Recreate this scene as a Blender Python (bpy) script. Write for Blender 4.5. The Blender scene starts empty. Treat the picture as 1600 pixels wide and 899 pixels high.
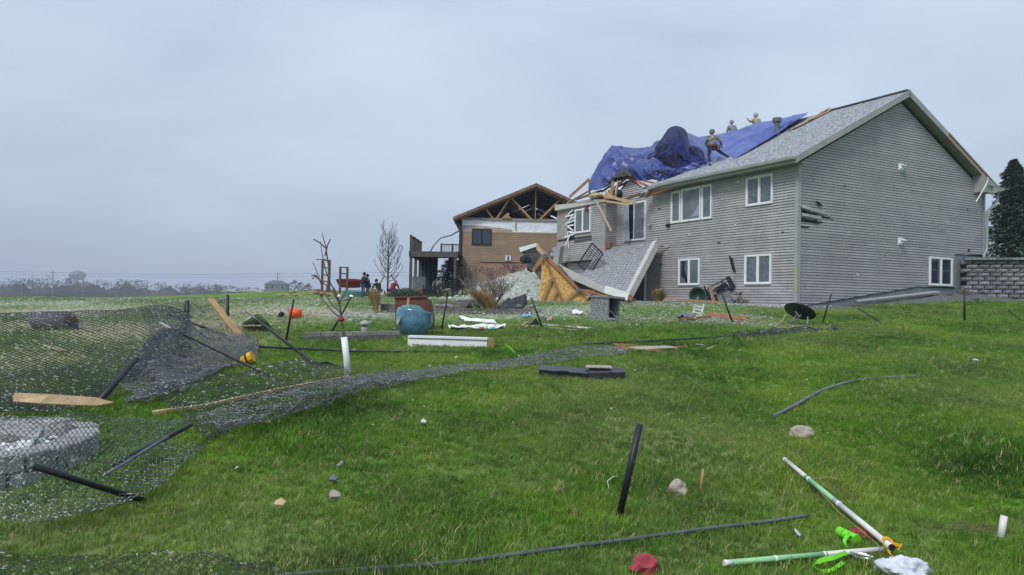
import bpy, bmesh, math, random
import numpy as np
from mathutils import Vector, Matrix, noise
random.seed(7)
SC = bpy.context.scene
COL = SC.collection
PI = math.pi
# ---------------------------------------------------------------- camera, world, sun, exposure
FPX = 1110.0; CXP, CYP = 800.0, 449.5
PITCH = math.radians(1.0); ROLL = math.radians(1.02); CAMZ = 1.6
cam_d = bpy.data.cameras.new('camera'); cam = bpy.data.objects.new('camera', cam_d); COL.objects.link(cam)
cam_d.sensor_width = 36.0; cam_d.lens = 36.0*FPX/1600.0; cam_d.clip_end = 6000.0; cam_d.clip_start = 0.1
cam.matrix_world = Matrix.Translation((0, 0, CAMZ)) @ Matrix.Rotation(PI/2+PITCH, 4, 'X') @ Matrix.Rotation(ROLL, 4, 'Z')
SC.camera = cam
SUN_EL, SUN_AZ = math.radians(48), math.radians(215)      # azimuth clockwise from +Y
w = bpy.data.worlds.new('World'); SC.world = w; w.use_nodes = True
nt = w.node_tree; nt.nodes.clear()
def N(t, ty, **kw):
    n = t.nodes.new(ty)
    for k, v in kw.items():
        if k in n.inputs.keys() if isinstance(k, str) else False: n.inputs[k].default_value = v
        else: setattr(n, k, v)
    return n
sky = N(nt, 'ShaderNodeTexSky', sky_type='NISHITA', sun_disc=False)
sky.sun_elevation = SUN_EL; sky.sun_rotation = SUN_AZ; sky.air_density = 1.5; sky.dust_density = 3.0
tc = N(nt, 'ShaderNodeTexCoord')
mp = N(nt, 'ShaderNodeMapping'); mp.inputs['Scale'].default_value = (1.0, 1.0, 2.6)
nt.links.new(tc.outputs['Generated'], mp.inputs['Vector'])
ns = N(nt, 'ShaderNodeTexNoise'); ns.inputs['Scale'].default_value = 1.7; ns.inputs['Detail'].default_value = 5.0; ns.inputs['Roughness'].default_value = .5; ns.inputs['Distortion'].default_value = .35
nt.links.new(mp.outputs['Vector'], ns.inputs['Vector'])
cr = N(nt, 'ShaderNodeValToRGB'); cr.color_ramp.elements[0].position = .33; cr.color_ramp.elements[0].color = (.250, .298, .393, 1)
cr.color_ramp.elements[1].position = .67; cr.color_ramp.elements[1].color = (.352, .415, .502, 1)
nt.links.new(ns.outputs['Fac'], cr.inputs['Fac'])
bg1 = N(nt, 'ShaderNodeBackground'); bg1.inputs['Strength'].default_value = .06
nt.links.new(sky.outputs['Color'], bg1.inputs['Color'])
bg2 = N(nt, 'ShaderNodeBackground'); bg2.inputs['Strength'].default_value = 1.0
sx = N(nt, 'ShaderNodeSeparateXYZ'); nt.links.new(tc.outputs['Generated'], sx.inputs[0])
gr = N(nt, 'ShaderNodeMapRange'); gr.inputs[1].default_value = 0.0; gr.inputs[2].default_value = 1.0; gr.inputs[3].default_value = .98; gr.inputs[4].default_value = 1.75      # an overcast sky brightens evenly towards the zenith
nt.links.new(sx.outputs['Z'], gr.inputs[0]); nt.links.new(gr.outputs[0], bg2.inputs['Strength'])
nt.links.new(cr.outputs['Color'], bg2.inputs['Color'])
mx = N(nt, 'ShaderNodeMixShader'); mx.inputs['Fac'].default_value = .94
wo = N(nt, 'ShaderNodeOutputWorld')
nt.links.new(bg1.outputs[0], mx.inputs[1]); nt.links.new(bg2.outputs[0], mx.inputs[2]); nt.links.new(mx.outputs[0], wo.inputs['Surface'])
sd = bpy.data.lights.new('sun', 'SUN'); sd.energy = 1.5; sd.angle = math.radians(14); sd.color = (1.0, .965, .92)
so = bpy.data.objects.new('sun', sd); COL.objects.link(so)
dv = Vector((math.sin(SUN_AZ)*math.cos(SUN_EL), math.cos(SUN_AZ)*math.cos(SUN_EL), math.sin(SUN_EL)))
so.rotation_euler = dv.to_track_quat('Z', 'Y').to_euler()
SC.view_settings.view_transform = 'Standard'; SC.view_settings.look = 'None'; SC.view_settings.exposure = 0.6; SC.view_settings.gamma = 1.0
SC.cycles.max_bounces = 6; SC.cycles.diffuse_bounces = 3; SC.cycles.glossy_bounces = 2; SC.cycles.transparent_max_bounces = 8; SC.cycles.volume_bounces = 0
# ---------------------------------------------------------------- terrain height
def sst(a, b, t):
    t = (t-a)/(b-a); t = 0.0 if t < 0 else 1.0 if t > 1 else t
    return t*t*(3-2*t)
HA = 0.49228; HC = Vector((10.994, 27.4, 1.546))
EX = Vector((math.cos(HA), math.sin(HA), 0)); EY = Vector((-math.sin(HA), math.cos(HA), 0))
def zbase(y):
    if y < 2.5: return 0.0
    if y < 5.5: t = (y-2.5)/3.0; return .065*1.5*t*t
    if y < 25.5: return .0975+.065*(y-5.5)
    if y < 29.5: t = (y-25.5)/4.0; return 1.3975+.065*4*(t-.5*t*t)
    return 1.5275
def zg(x, y):
    z = zbase(y)
    dx, dy = x-HC.x, y-HC.y
    s = dx*EX.x+dy*EX.y; p = -(dx*EY.x+dy*EY.y)
    z += .85*sst(1, 13, s)*(1-sst(-.3, 4.4, p))
    z += 1.9*sst(36.5, 47.5, y)*sst(-5.5, 2.6, x)*(1-sst(70, 90, y))*(1-sst(9, 16, x))
    z += .40*sst(38, 47, y)*sst(-12, -4, x)*(1-sst(70, 90, y))
    z -= .33*sst(6, 22, -x)*sst(14, 32, y)
    z += .85*math.exp(-((x+17)/11)**2)*sst(48, 62, y)*(1-sst(66, 90, y))
    z -= .15*sst(22, 55, -x)*sst(30, 70, y)
    z -= .022*max(0, y-75) if y < 420 else .022*345
    if 4.2 < y < 7.5: z -= .055*math.exp(-((y-(6.05-.20*(x+.5)-.10*math.sin(x*1.7)))/.16)**2)*(1 if abs(x) < 4.5 else 0)
    if y < 60:
        z += .035*noise.noise((x*.55, y*.55, 3.1)) + .05*noise.noise((x*.16, y*.16, 9.0))*sst(3, 9, y)
    return z
# ---------------------------------------------------------------- from picture measurements to places in the world
_c, _s = math.cos(ROLL), math.sin(ROLL); _cp, _sp = math.cos(PITCH), math.sin(PITCH)
def ray(px, py):
    dx = (px-CXP)/FPX; dy = -(py-CYP)/FPX
    rx = dx*_c-dy*_s; ry = dx*_s+dy*_c
    return Vector((rx, _cp-ry*_sp, _sp+ry*_cp))
CAMP = Vector((0, 0, CAMZ))
def P(px, py, Y):
    r = ray(px, py); return CAMP+r*(Y/r.y)
def G(px, py, h=0.0):
    """where the line of sight meets the ground raised by h"""
    r = ray(px, py); r = r/r.y; t = 3.0; st = .05
    while t < 400:
        q = CAMP+r*t
        if q.z < zg(q.x, q.y)+h:
            a, b = t-st, t
            for _ in range(18):
                m = (a+b)/2; q = CAMP+r*m
                if q.z < zg(q.x, q.y)+h: b = m
                else: a = m
            q = CAMP+r*b; return q
        t += st; st = .05 if t < 30 else .3
    return CAMP+r*60
def GP(px, Y, h=0.0):
    q = P(px, 470, Y); return Vector((q.x, Y, zg(q.x, Y)+h))
def onground(x, y, h=0.0): return Vector((x, y, zg(x, y)+h))
def HL(px, py, ax, d):
    """meeting point with the house plane local x = d or y = d, in house coordinates"""
    r = ray(px, py); e = EX if ax == 'x' else EY
    t = (e.dot(HC-CAMP)+d)/e.dot(r); q = CAMP+r*t-HC
    return Vector((q.dot(EX), q.dot(EY), q.z))
def H2W(v): return HC+EX*v[0]+EY*v[1]+Vector((0, 0, v[2]))
# ---------------------------------------------------------------- materials
MATS = {}
def mat(name, c1, c2=None, scale=8.0, rough=.75, bump=0.0, bscale=None, metal=0.0, fleck=None, spec=.4, stretch=None, coat=0.0, detail=4.0, two=False, contrast=(.35, .65), streak=None):
    if name in MATS: return MATS[name]
    m = bpy.data.materials.new(name); m.use_nodes = True; MATS[name] = m
    t = m.node_tree; b = t.nodes['Principled BSDF']
    b.inputs['Roughness'].default_value = rough; b.inputs['Metallic'].default_value = metal
    b.inputs['Specular IOR Level'].default_value = spec; b.inputs['Coat Weight'].default_value = coat
    c2 = c2 or tuple(v*.78 for v in c1)
    tcn = N(t, 'ShaderNodeTexCoord'); vec = tcn.outputs['Object']
    if stretch:
        mpn = N(t, 'ShaderNodeMapping'); mpn.inputs['Scale'].default_value = stretch
        t.links.new(vec, mpn.inputs['Vector']); vec = mpn.outputs['Vector']
    nz = N(t, 'ShaderNodeTexNoise'); nz.inputs['Scale'].default_value = scale; nz.inputs['Detail'].default_value = detail; nz.inputs['Roughness'].default_value = .6
    t.links.new(vec, nz.inputs['Vector'])
    r = N(t, 'ShaderNodeValToRGB'); r.color_ramp.elements[0].position = contrast[0]; r.color_ramp.elements[1].position = contrast[1]
    r.color_ramp.elements[0].color = (*c2, 1); r.color_ramp.elements[1].color = (*c1, 1)
    t.links.new(nz.outputs['Fac'], r.inputs['Fac']); col = r.outputs['Color']
    if streak:
        sc, st, cc, am = streak
        m2 = N(t, 'ShaderNodeMapping'); m2.inputs['Scale'].default_value = st; t.links.new(tcn.outputs['Object'], m2.inputs['Vector'])
        n2 = N(t, 'ShaderNodeTexNoise'); n2.inputs['Scale'].default_value = sc; n2.inputs['Detail'].default_value = 5; t.links.new(m2.outputs[0], n2.inputs['Vector'])
        r2 = N(t, 'ShaderNodeMapRange'); r2.inputs[1].default_value = .45; r2.inputs[2].default_value = .75; r2.inputs[4].default_value = am
        t.links.new(n2.outputs['Fac'], r2.inputs[0])
        mm = N(t, 'ShaderNodeMix', data_type='RGBA'); mm.inputs[7].default_value = (*cc, 1)
        t.links.new(r2.outputs[0], mm.inputs[0]); t.links.new(col, mm.inputs[6]); col = mm.outputs[2]
    if fleck:
        fc, fs, ft = fleck[:3]
        vo = N(t, 'ShaderNodeTexNoise'); vo.inputs['Scale'].default_value = fs; vo.inputs['Detail'].default_value = 2.0; vo.inputs['Roughness'].default_value = .7
        t.links.new(tcn.outputs['Object'], vo.inputs['Vector'])
        mr = N(t, 'ShaderNodeMapRange'); mr.inputs[1].default_value = ft; mr.inputs[2].default_value = ft+.04
        t.links.new(vo.outputs['Fac'], mr.inputs[0])
        mi = N(t, 'ShaderNodeMix', data_type='RGBA'); mi.inputs[7].default_value = (*fc, 1)
        t.links.new(mr.outputs[0], mi.inputs[0]); t.links.new(col, mi.inputs[6]); col = mi.outputs[2]
    t.links.new(col, b.inputs['Base Color'])
    if bump:
        bn = N(t, 'ShaderNodeTexNoise'); bn.inputs['Scale'].default_value = bscale or scale*4; bn.inputs['Detail'].default_value = 3.0
        t.links.new(vec, bn.inputs['Vector'])
        bu = N(t, 'ShaderNodeBump'); bu.inputs['Strength'].default_value = bump; bu.inputs['Distance'].default_value = .02
        t.links.new(bn.outputs['Fac'], bu.inputs['Height']); t.links.new(bu.outputs['Normal'], b.inputs['Normal'])
    return m
WF = (.62, .63, .64)
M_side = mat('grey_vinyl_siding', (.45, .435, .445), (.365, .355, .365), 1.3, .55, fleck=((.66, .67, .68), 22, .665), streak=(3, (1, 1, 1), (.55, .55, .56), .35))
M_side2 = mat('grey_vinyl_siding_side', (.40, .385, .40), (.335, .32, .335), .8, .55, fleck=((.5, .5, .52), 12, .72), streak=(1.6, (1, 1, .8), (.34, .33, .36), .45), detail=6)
M_backw = mat('wall_backing', (.10, .10, .11), rough=.9)
M_trim = mat('grey_trim_metal', (.36, .36, .34), (.28, .28, .27), 2, .5, fleck=((.6, .6, .58), 18, .72))
M_wht = mat('white_vinyl', (.80, .81, .82), (.70, .71, .72), 5, .45, fleck=((.35, .35, .33), 20, .72))
M_glass = mat('dusty_glass_with_reflection', (.105, .13, .155), (.06, .08, .10), 2.2, .12, fleck=((.40, .44, .47), 42, .60), spec=.6)  # grey-blue base colour paints in a reflection; pale flecks are dust
M_glass2 = mat('window_glass', (.03, .05, .065), (.015, .025, .04), 3, .08, spec=.7)
M_glass3 = mat('pale_window_glass', (.15, .17, .18), (.09, .11, .12), 1.5, .12, fleck=((.38, .41, .42), 40, .66), spec=.6)
M_dark = mat('dark_interior', (.012, .014, .022), rough=.9)
M_navy = mat('navy_door', (.012, .02, .055), (.008, .012, .035), 3, .5)
M_curtain = mat('pale_curtain', (.34, .38, .44), (.2, .23, .3), 14, .9, stretch=(1, 8, .4))
M_found = mat('concrete_foundation', (.20, .225, .25), (.15, .17, .19), 2.5, .85, .3, 30, streak=(4, (1, 1, .2), (.3, .31, .3), .4))
M_conc = mat('light_concrete', (.42, .42, .40), (.3, .3, .29), 6, .9, .4, 50)
M_shing = mat('asphalt_shingles', (.31, .325, .35), (.17, .175, .19), 7, .9, .6, 40, fleck=((.43, .455, .48), 9, .52), detail=6, contrast=(.42, .58))
M_shing2 = mat('dark_shingles', (.12, .125, .14), (.07, .075, .085), 20, .9, .5, 60, fleck=((.5, .52, .55), 30, .62))
M_shing_side = mat('fallen_roof_shingles', (.33, .335, .35), (.26, .265, .28), 3, .9, .6, 60, fleck=((.42, .43, .45), 5, .60))
M_wood = mat('fresh_lumber', (.42, .27, .13), (.30, .18, .08), 6, .7, .3, 40, stretch=(1, 1, 1), streak=(8, (1, 1, 1), (.2, .12, .05), .4))
M_wood2 = mat('pale_lumber', (.55, .42, .25), (.42, .30, .16), 7, .7, .3, 40, fleck=((.14, .08, .04), 14, .70))
M_wood3 = mat('orange_lumber', (.42, .20, .10), (.28, .12, .06), 5, .75, .3, 40)
M_wood4 = mat('weathered_wood', (.17, .15, .14), (.10, .09, .085), 5, .85, .4, 30)
M_woodd = mat('old_roof_timber', (.22, .14, .09), (.12, .075, .05), 4, .8, .3, 30)
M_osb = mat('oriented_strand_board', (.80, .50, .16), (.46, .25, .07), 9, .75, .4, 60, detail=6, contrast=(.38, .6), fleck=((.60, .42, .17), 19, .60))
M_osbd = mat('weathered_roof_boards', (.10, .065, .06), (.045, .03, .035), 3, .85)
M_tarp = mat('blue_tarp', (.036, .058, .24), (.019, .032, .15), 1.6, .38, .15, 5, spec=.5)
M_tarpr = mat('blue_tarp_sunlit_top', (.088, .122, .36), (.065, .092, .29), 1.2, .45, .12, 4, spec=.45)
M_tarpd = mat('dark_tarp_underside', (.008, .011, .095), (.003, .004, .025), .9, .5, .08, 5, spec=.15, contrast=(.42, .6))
M_tarpb = mat('grey_black_tarp', (.045, .045, .05), (.012, .012, .02), 3, .5, .4, 10)
M_brown = mat('brown_siding', (.37, .27, .18), (.31, .225, .15), 1.5, .65, streak=(3, (1, 1, .3), (.37, .26, .19), .4))
M_stucco = mat('brown_foundation', (.33, .215, .15), (.28, .18, .125), 2, .85)
M_wrap = mat('white_house_wrap', (.80, .82, .85), (.62, .64, .70), 3, .6, .5, 8)
M_blk = mat('black_vinyl_coated_pipe', (.014, .017, .022), (.008, .01, .013), 8, .45, fleck=((.13, .15, .14), 30, .70))
M_wire = mat('chain_link_wire', (.045, .052, .054), (.02, .024, .026), 9, .4, fleck=((.55, .57, .55), 18, .60))
M_wirel = mat('tangled_chain_link_wire', (.19, .195, .20), (.05, .052, .055), 10, .45, fleck=((.48, .49, .50), 34, .57))
M_galv = mat('galvanised_pipe', (.18, .20, .21), (.10, .115, .12), 6, .4, metal=.35)
M_stone = mat('fire_pit_block', (.42, .41, .40), (.27, .265, .26), 7, .92, .6, 40)
M_wiren = mat('near_chain_link_wire', (.14, .15, .15), (.03, .035, .038), 16, .4, fleck=((.60, .61, .58), 45, .55))
M_stoned = mat('retaining_wall_block', (.25, .255, .275), (.12, .125, .135), 5, .95, .9, 16)
M_rub = mat('white_rubble', (.82, .82, .80), (.6, .6, .6), 8, .9, .4, 30)
M_tan = mat('tan_stone', (.42, .37, .30), (.30, .27, .22), 9, .9, .5, 40)
M_dry = mat('dry_ornamental_grass', (.42, .30, .16), (.26, .18, .09), 10, .8)
M_bark = mat('bare_bark', (.13, .105, .09), (.07, .055, .05), 9, .9, .3, 40)
M_barkl = mat('pale_bark', (.24, .21, .18), (.14, .12, .10), 9, .9, .3, 40)
M_bud = mat('spring_buds', (.22, .24, .12), (.14, .15, .08), 9, .8)
M_spruce = mat('spruce_needles', (.06, .11, .062), (.02, .042, .03), 3, .8)
M_yew = mat('evergreen_needles', (.03, .06, .035), (.012, .028, .016), 3, .8)
M_red = mat('red_plastic', (.30, .03, .025), (.2, .02, .02), 4, .5)
M_orange = mat('orange_plastic', (.85, .10, .015), (.65, .07, .01), 4, .4)
M_yel = mat('yellow_plastic', (.75, .42, .01), (.55, .3, .01), 4, .45)
M_teal = mat('teal_plastic', (.10, .22, .20), (.06, .14, .13), 3, .5)
M_white = mat('white_paint', (.82, .83, .84), (.72, .73, .74), 5, .6)
M_bag = mat('white_plastic_bag', (.66, .68, .72), (.5, .52, .58), 6, .35, .5, 14)
M_lime = mat('lime_webbing', (.18, .70, .02), (.13, .55, .015), 10, .6)
M_pgreen = mat('pale_green_pvc', (.30, .60, .30), (.24, .5, .24), 3, .4)
M_pvc = mat('white_pvc', (.72, .71, .68), (.55, .53, .48), 4, .35, fleck=((.2, .18, .14), 25, .70))
M_blue = mat('blue_glazed_pot', (.10, .23, .33), (.05, .13, .20), 5, .3, .3, 12, fleck=((.35, .5, .45), 16, .68), coat=.4)
M_jade = mat('jade_glaze', (.10, .25, .20), (.05, .14, .12), 5, .4)
M_rust = mat('rust_brown_steel', (.17, .065, .045), (.09, .035, .025), 5, .7, .3, 20)
M_cloth = mat('red_cloth', (.42, .06, .08), (.25, .03, .04), 8, .85)
M_skin = mat('skin', (.50, .30, .22), rough=.6)
M_beige = mat('beige_painted_beam', (.54, .52, .50), (.45, .43, .41), 3, .6)
M_wick = mat('speckled_wicker', (.22, .225, .235), (.08, .083, .09), 30, .8, .8, 30, fleck=((.5, .52, .54), 34, .56))
M_grn = mat('green_barrel', (.012, .05, .035), (.008, .035, .025), 5, .4, fleck=((.3, .36, .33), 26, .66))
M_steel = mat('steel_wire', (.5, .5, .5), rough=.3, metal=.8)
M_soil = mat('bare_soil', (.07, .05, .035), (.035, .025, .018), 9, .95, .6, 30)
M_gravel = mat('gravel', (.18, .19, .20), (.075, .08, .088), 28, .95, .9, 60, fleck=((.40, .41, .42), 34, .63))
M_far = mat('distant_bare_trees', (.062, .052, .036), (.022, .023, .016), .02, .95, contrast=(.4, .6))
M_farw = mat('distant_building', (.16, .18, .21), rough=.8)
M_fleck = mat('torn_insulation', (.62, .63, .60), (.26, .27, .24), 5, .9, contrast=(.35, .6))
for m_ in (M_stone, M_stoned):
    if m_.get('toned'): continue
    m_['toned'] = 1; t_ = m_.node_tree; b_ = t_.nodes['Principled BSDF']; lk = b_.inputs['Base Color'].links[0].from_socket
    oi_ = N(t_, 'ShaderNodeObjectInfo'); mr_ = N(t_, 'ShaderNodeMapRange'); mr_.inputs[3].default_value = .68; mr_.inputs[4].default_value = 1.18; t_.links.new(oi_.outputs['Random'], mr_.inputs[0])
    mu_ = N(t_, 'ShaderNodeVectorMath', operation='SCALE'); t_.links.new(lk, mu_.inputs[0]); t_.links.new(mr_.outputs[0], mu_.inputs['Scale']); t_.links.new(mu_.outputs[0], b_.inputs['Base Color'])
# ---------------------------------------------------------------- mesh helpers
class MB:
    def __init__(s): s.v = []; s.f = []; s.smooth = False
    def add(s, vs, fs):
        o = len(s.v); s.v.extend([tuple(p) for p in vs]); s.f.extend([tuple(i+o for i in f) for f in fs])
    def box(s, c, size, rot=None, taper=1.0):
        hx, hy, hz = size[0]/2, size[1]/2, size[2]/2; c = Vector(c)
        vs = []
        for z in (-1, 1):
            k = taper if z > 0 else 1.0
            for x, y in ((-1, -1), (1, -1), (1, 1), (-1, 1)):
                p = Vector((x*hx*k, y*hy*k, z*hz))
                if rot is not None: p = rot @ p
                vs.append(c+p)
        s.add(vs, [(3, 2, 1, 0), (4, 5, 6, 7), (0, 1, 5, 4), (1, 2, 6, 5), (2, 3, 7, 6), (3, 0, 4, 7)])
    def beam(s, a, b, wd, ht, up=(0, 0, 1)):
        a = Vector(a); b = Vector(b); d = (b-a).normalized(); up = Vector(up)
        sd_ = d.cross(up)
        if sd_.length < 1e-4: sd_ = d.cross(Vector((0, 1, 0)))
        sd_.normalize(); u = sd_.cross(d).normalized()
        vs = []
        for p in (a, b):
            for i, j in ((-1, -1), (1, -1), (1, 1), (-1, 1)): vs.append(p+sd_*(i*wd/2)+u*(j*ht/2))
        s.add(vs, [(0, 1, 2, 3), (7, 6, 5, 4), (1, 0, 4, 5), (2, 1, 5, 6), (3, 2, 6, 7), (0, 3, 7, 4)])
    def tube(s, pts, r, n=8, caps=True, hollow=False):
        pts = [Vector(p) for p in pts]; rs = r if isinstance(r, (list, tuple)) else [r]*len(pts)
        o = len(s.v); d0 = None
        for i, p in enumerate(pts):
            d = (pts[min(i+1, len(pts)-1)]-pts[max(i-1, 0)]).normalized()
            if d0 is None:
                a = Vector((0, 0, 1)) if abs(d.z) < .9 else Vector((1, 0, 0))
                u = d.cross(a).normalized()
            else:
                u = (u-d*u.dot(d)).normalized()
            v = d.cross(u); d0 = d
            for k in range(n):
                an = 2*PI*k/n; s.v.append(tuple(p+(u*math.cos(an)+v*math.sin(an))*rs[i]))
        for i in range(len(pts)-1):
            for k in range(n):
                k2 = (k+1) % n; s.f.append((o+i*n+k, o+i*n+k2, o+(i+1)*n+k2, o+(i+1)*n+k))
        if caps:
            s.f.append(tuple(o+k for k in reversed(range(n))))
            if not hollow: s.f.append(tuple(o+(len(pts)-1)*n+k for k in range(n)))
            else:
                oo = o+(len(pts)-1)*n; p = pts[-1]; d = (pts[-1]-pts[-2]).normalized(); q = len(s.v)
                for k in range(n): s.v.append(tuple(p+(Vector(s.v[oo+k])-p)*.78))
                for k in range(n): s.v.append(tuple(Vector(s.v[q+k])-d*min(.12, (pts[-1]-pts[-2]).length*.5)))
                for k in range(n):
                    k2 = (k+1) % n; s.f.append((oo+k, oo+k2, q+k2, q+k)); s.f.append((q+k, q+k2, q+n+k2, q+n+k))
                s.f.append(tuple(q+n+k for k in range(n)))
    def grid(s, fn, nu, nv):
        o = len(s.v)
        for j in range(nv+1):
            for i in range(nu+1): s.v.append(tuple(fn(i/nu, j/nv)))
        for j in range(nv):
            for i in range(nu):
                a = o+j*(nu+1)+i; s.f.append((a, a+1, a+nu+2, a+nu+1))
    def lathe(s, prof, n=20, c=(0, 0, 0), rot=None):
        o = len(s.v); c = Vector(c)
        for (r, z) in prof:
            for k in range(n):
                a = 2*PI*k/n; p = Vector((r*math.cos(a), r*math.sin(a), z))
                if rot is not None: p = rot @ p
                s.v.append(tuple(c+p))
        for i in range(len(prof)-1):
            for k in range(n):
                k2 = (k+1) % n; s.f.append((o+i*n+k, o+i*n+k2, o+(i+1)*n+k2, o+(i+1)*n+k))
        s.f.append(tuple(o+k for k in reversed(range(n)))); s.f.append(tuple(o+(len(prof)-1)*n+k for k in range(n)))
    def slab(s, pts, th, nrm=None):
        """flat polygon given thickness th along its normal (front face at the given points)"""
        pts = [Vector(p) for p in pts]; n = len(pts)
        if nrm is None: nrm = (pts[1]-pts[0]).cross(pts[2]-pts[0]).normalized()
        o = len(s.v)
        for p in pts: s.v.append(tuple(p))
        for p in pts: s.v.append(tuple(p-Vector(nrm)*th))
        s.f.append(tuple(o+i for i in range(n))); s.f.append(tuple(o+n+i for i in reversed(range(n))))
        for i in range(n):
            j = (i+1) % n; s.f.append((o+j, o+i, o+n+i, o+n+j))
    def rock(s, c, size, seed=0, n=2, rot=None, flat=.15):
        bm = bmesh.new(); bmesh.ops.create_icosphere(bm, subdivisions=n, radius=1.0)
        vs = []
        for v in bm.verts:
            p = v.co.copy(); k = 1+.55*noise.noise(p*1.3+Vector((seed*3.1, seed*1.7, 0)))+.12*noise.noise(p*4+Vector((seed, 0, 0)))
            p = p*k; p.z = max(p.z, -1+flat)
            p = Vector((p.x*size[0], p.y*size[1], p.z*size[2]))
            if rot is not None: p = rot @ p
            vs.append(p+Vector(c))
        s.add(vs, [tuple(v.index for v in f.verts) for f in bm.faces]); bm.free()
    def build(s, name, m, parent=None, smooth=False, bevel=0.0, recalc=False):
        me = bpy.data.meshes.new(name); me.from_pydata(s.v, [], s.f); me.materials.append(m)
        if recalc:
            bm = bmesh.new(); bm.from_mesh(me); bmesh.ops.recalc_face_normals(bm, faces=bm.faces); bm.to_mesh(me); bm.free()
        if smooth: me.polygons.foreach_set('use_smooth', [True]*len(me.polygons))
        o = bpy.data.objects.new(name, me); COL.objects.link(o)
        if parent is not None: o.parent = parent
        if bevel:
            b = o.modifiers.new('bevel', 'BEVEL'); b.width = bevel; b.segments = 2; b.limit_method = 'ANGLE'
        return o
def tag(o, label, cat, group=None, kind=None):
    o['label'] = label; o['category'] = cat
    if group: o['group'] = group
    if kind: o['kind'] = kind
    return o
def empty(name, loc, label=None, cat=None, group=None, rz=0.0):
    o = bpy.data.objects.new(name, None); COL.objects.link(o); o.location = loc; o.rotation_euler = (0, 0, rz); o.empty_display_size = .1
    if label: tag(o, label, cat, group)
    return o
def struct(o): o['kind'] = 'structure'; return o
def stuff(o, label=None, cat=None):
    o['kind'] = 'stuff'
    if label: o['label'] = label
    if cat: o['category'] = cat
    return o
def R3(rx=0, ry=0, rz=0): return Matrix.Rotation(rz, 3, 'Z') @ Matrix.Rotation(ry, 3, 'Y') @ Matrix.Rotation(rx, 3, 'X')
def cmr(p, t):
    """Catmull-Rom through list of vectors, t in 0..1"""
    n = len(p)-1; x = min(max(t, 0), 1)*n; i = min(int(x), n-1); f = x-i
    a = p[max(i-1, 0)]; b = p[i]; c = p[i+1]; d = p[min(i+2, n)]
    return (b*2+(c-a)*f+(a*2-b*5+c*4-d)*f*f+(b*3-a-c*3+d)*f*f*f)*.5
def surf(rows):
    def f(u, v): return cmr([cmr(r, u) for r in rows], v)
    return f
# ---------------------------------------------------------------- ground
def zone(x, y):
    """(dry, fleck, bare) cover of the lawn at a place"""
    n1 = noise.noise((x*.35, y*.35, 5.0)); n2 = noise.noise((x*1.1, y*1.1, 8.0))
    dry = max(0, min(1, .25+1.0*n1+.35*n2))*.55
    # litter from the houses lies thick beyond the old fence line
    fl = 1.15*sst(16.5, 20.5, y-.10*x)*(1-sst(58, 75, y))*(1-sst(6, 9.5, x-.0*y)*(1-sst(24, 27, y)))
    dx, dy = x-HC.x, y-HC.y; s = dx*EX.x+dy*EX.y
    if dx*EY.x+dy*EY.y < 0: fl *= 1-sst(0, 3, s)
    if x < -4: fl = max(fl, .55*sst(8, 11, y)*sst(4, 7, -x)*(1-sst(34, 46, y)))
    if y > 33: fl = max(fl, 2.3*sst(35.5, 38.5, y)*(1-sst(48, 50, y))*sst(-4, -1.5, x))
    fl *= (.75+.9*n1) if y < 33 else (.95+.35*n1)
    if x < -4: fl *= 1-.85*sst(24, 32, y)
    if x < -3: dry = max(dry, 1.1*sst(8.5, 12, y)*(1-sst(20, 28, y))*sst(3, 7, -x)*(.8+n1))
    bare = 0
    if y < 9:
        for bx, by, br, bq in ((2.62, 5.72, .22, 1), (3.25, 5.0, .30, 1), (-2.35, 4.75, .35, .5), (-1.75, 5.9, .22, .5), (1.35, 5.75, .22, .6), (.2, 5.85, .35, .5), (3.9, 5.2, .3, .8), (-2.9, 4.5, .5, .5)):
            bare = max(bare, bq*(1-sst(.3, 1.0, math.hypot((x-bx)/1.6, y-by)/br+.5*noise.noise((x*5, y*5, 1)))))
    return dry, max(0, fl), bare
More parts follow.
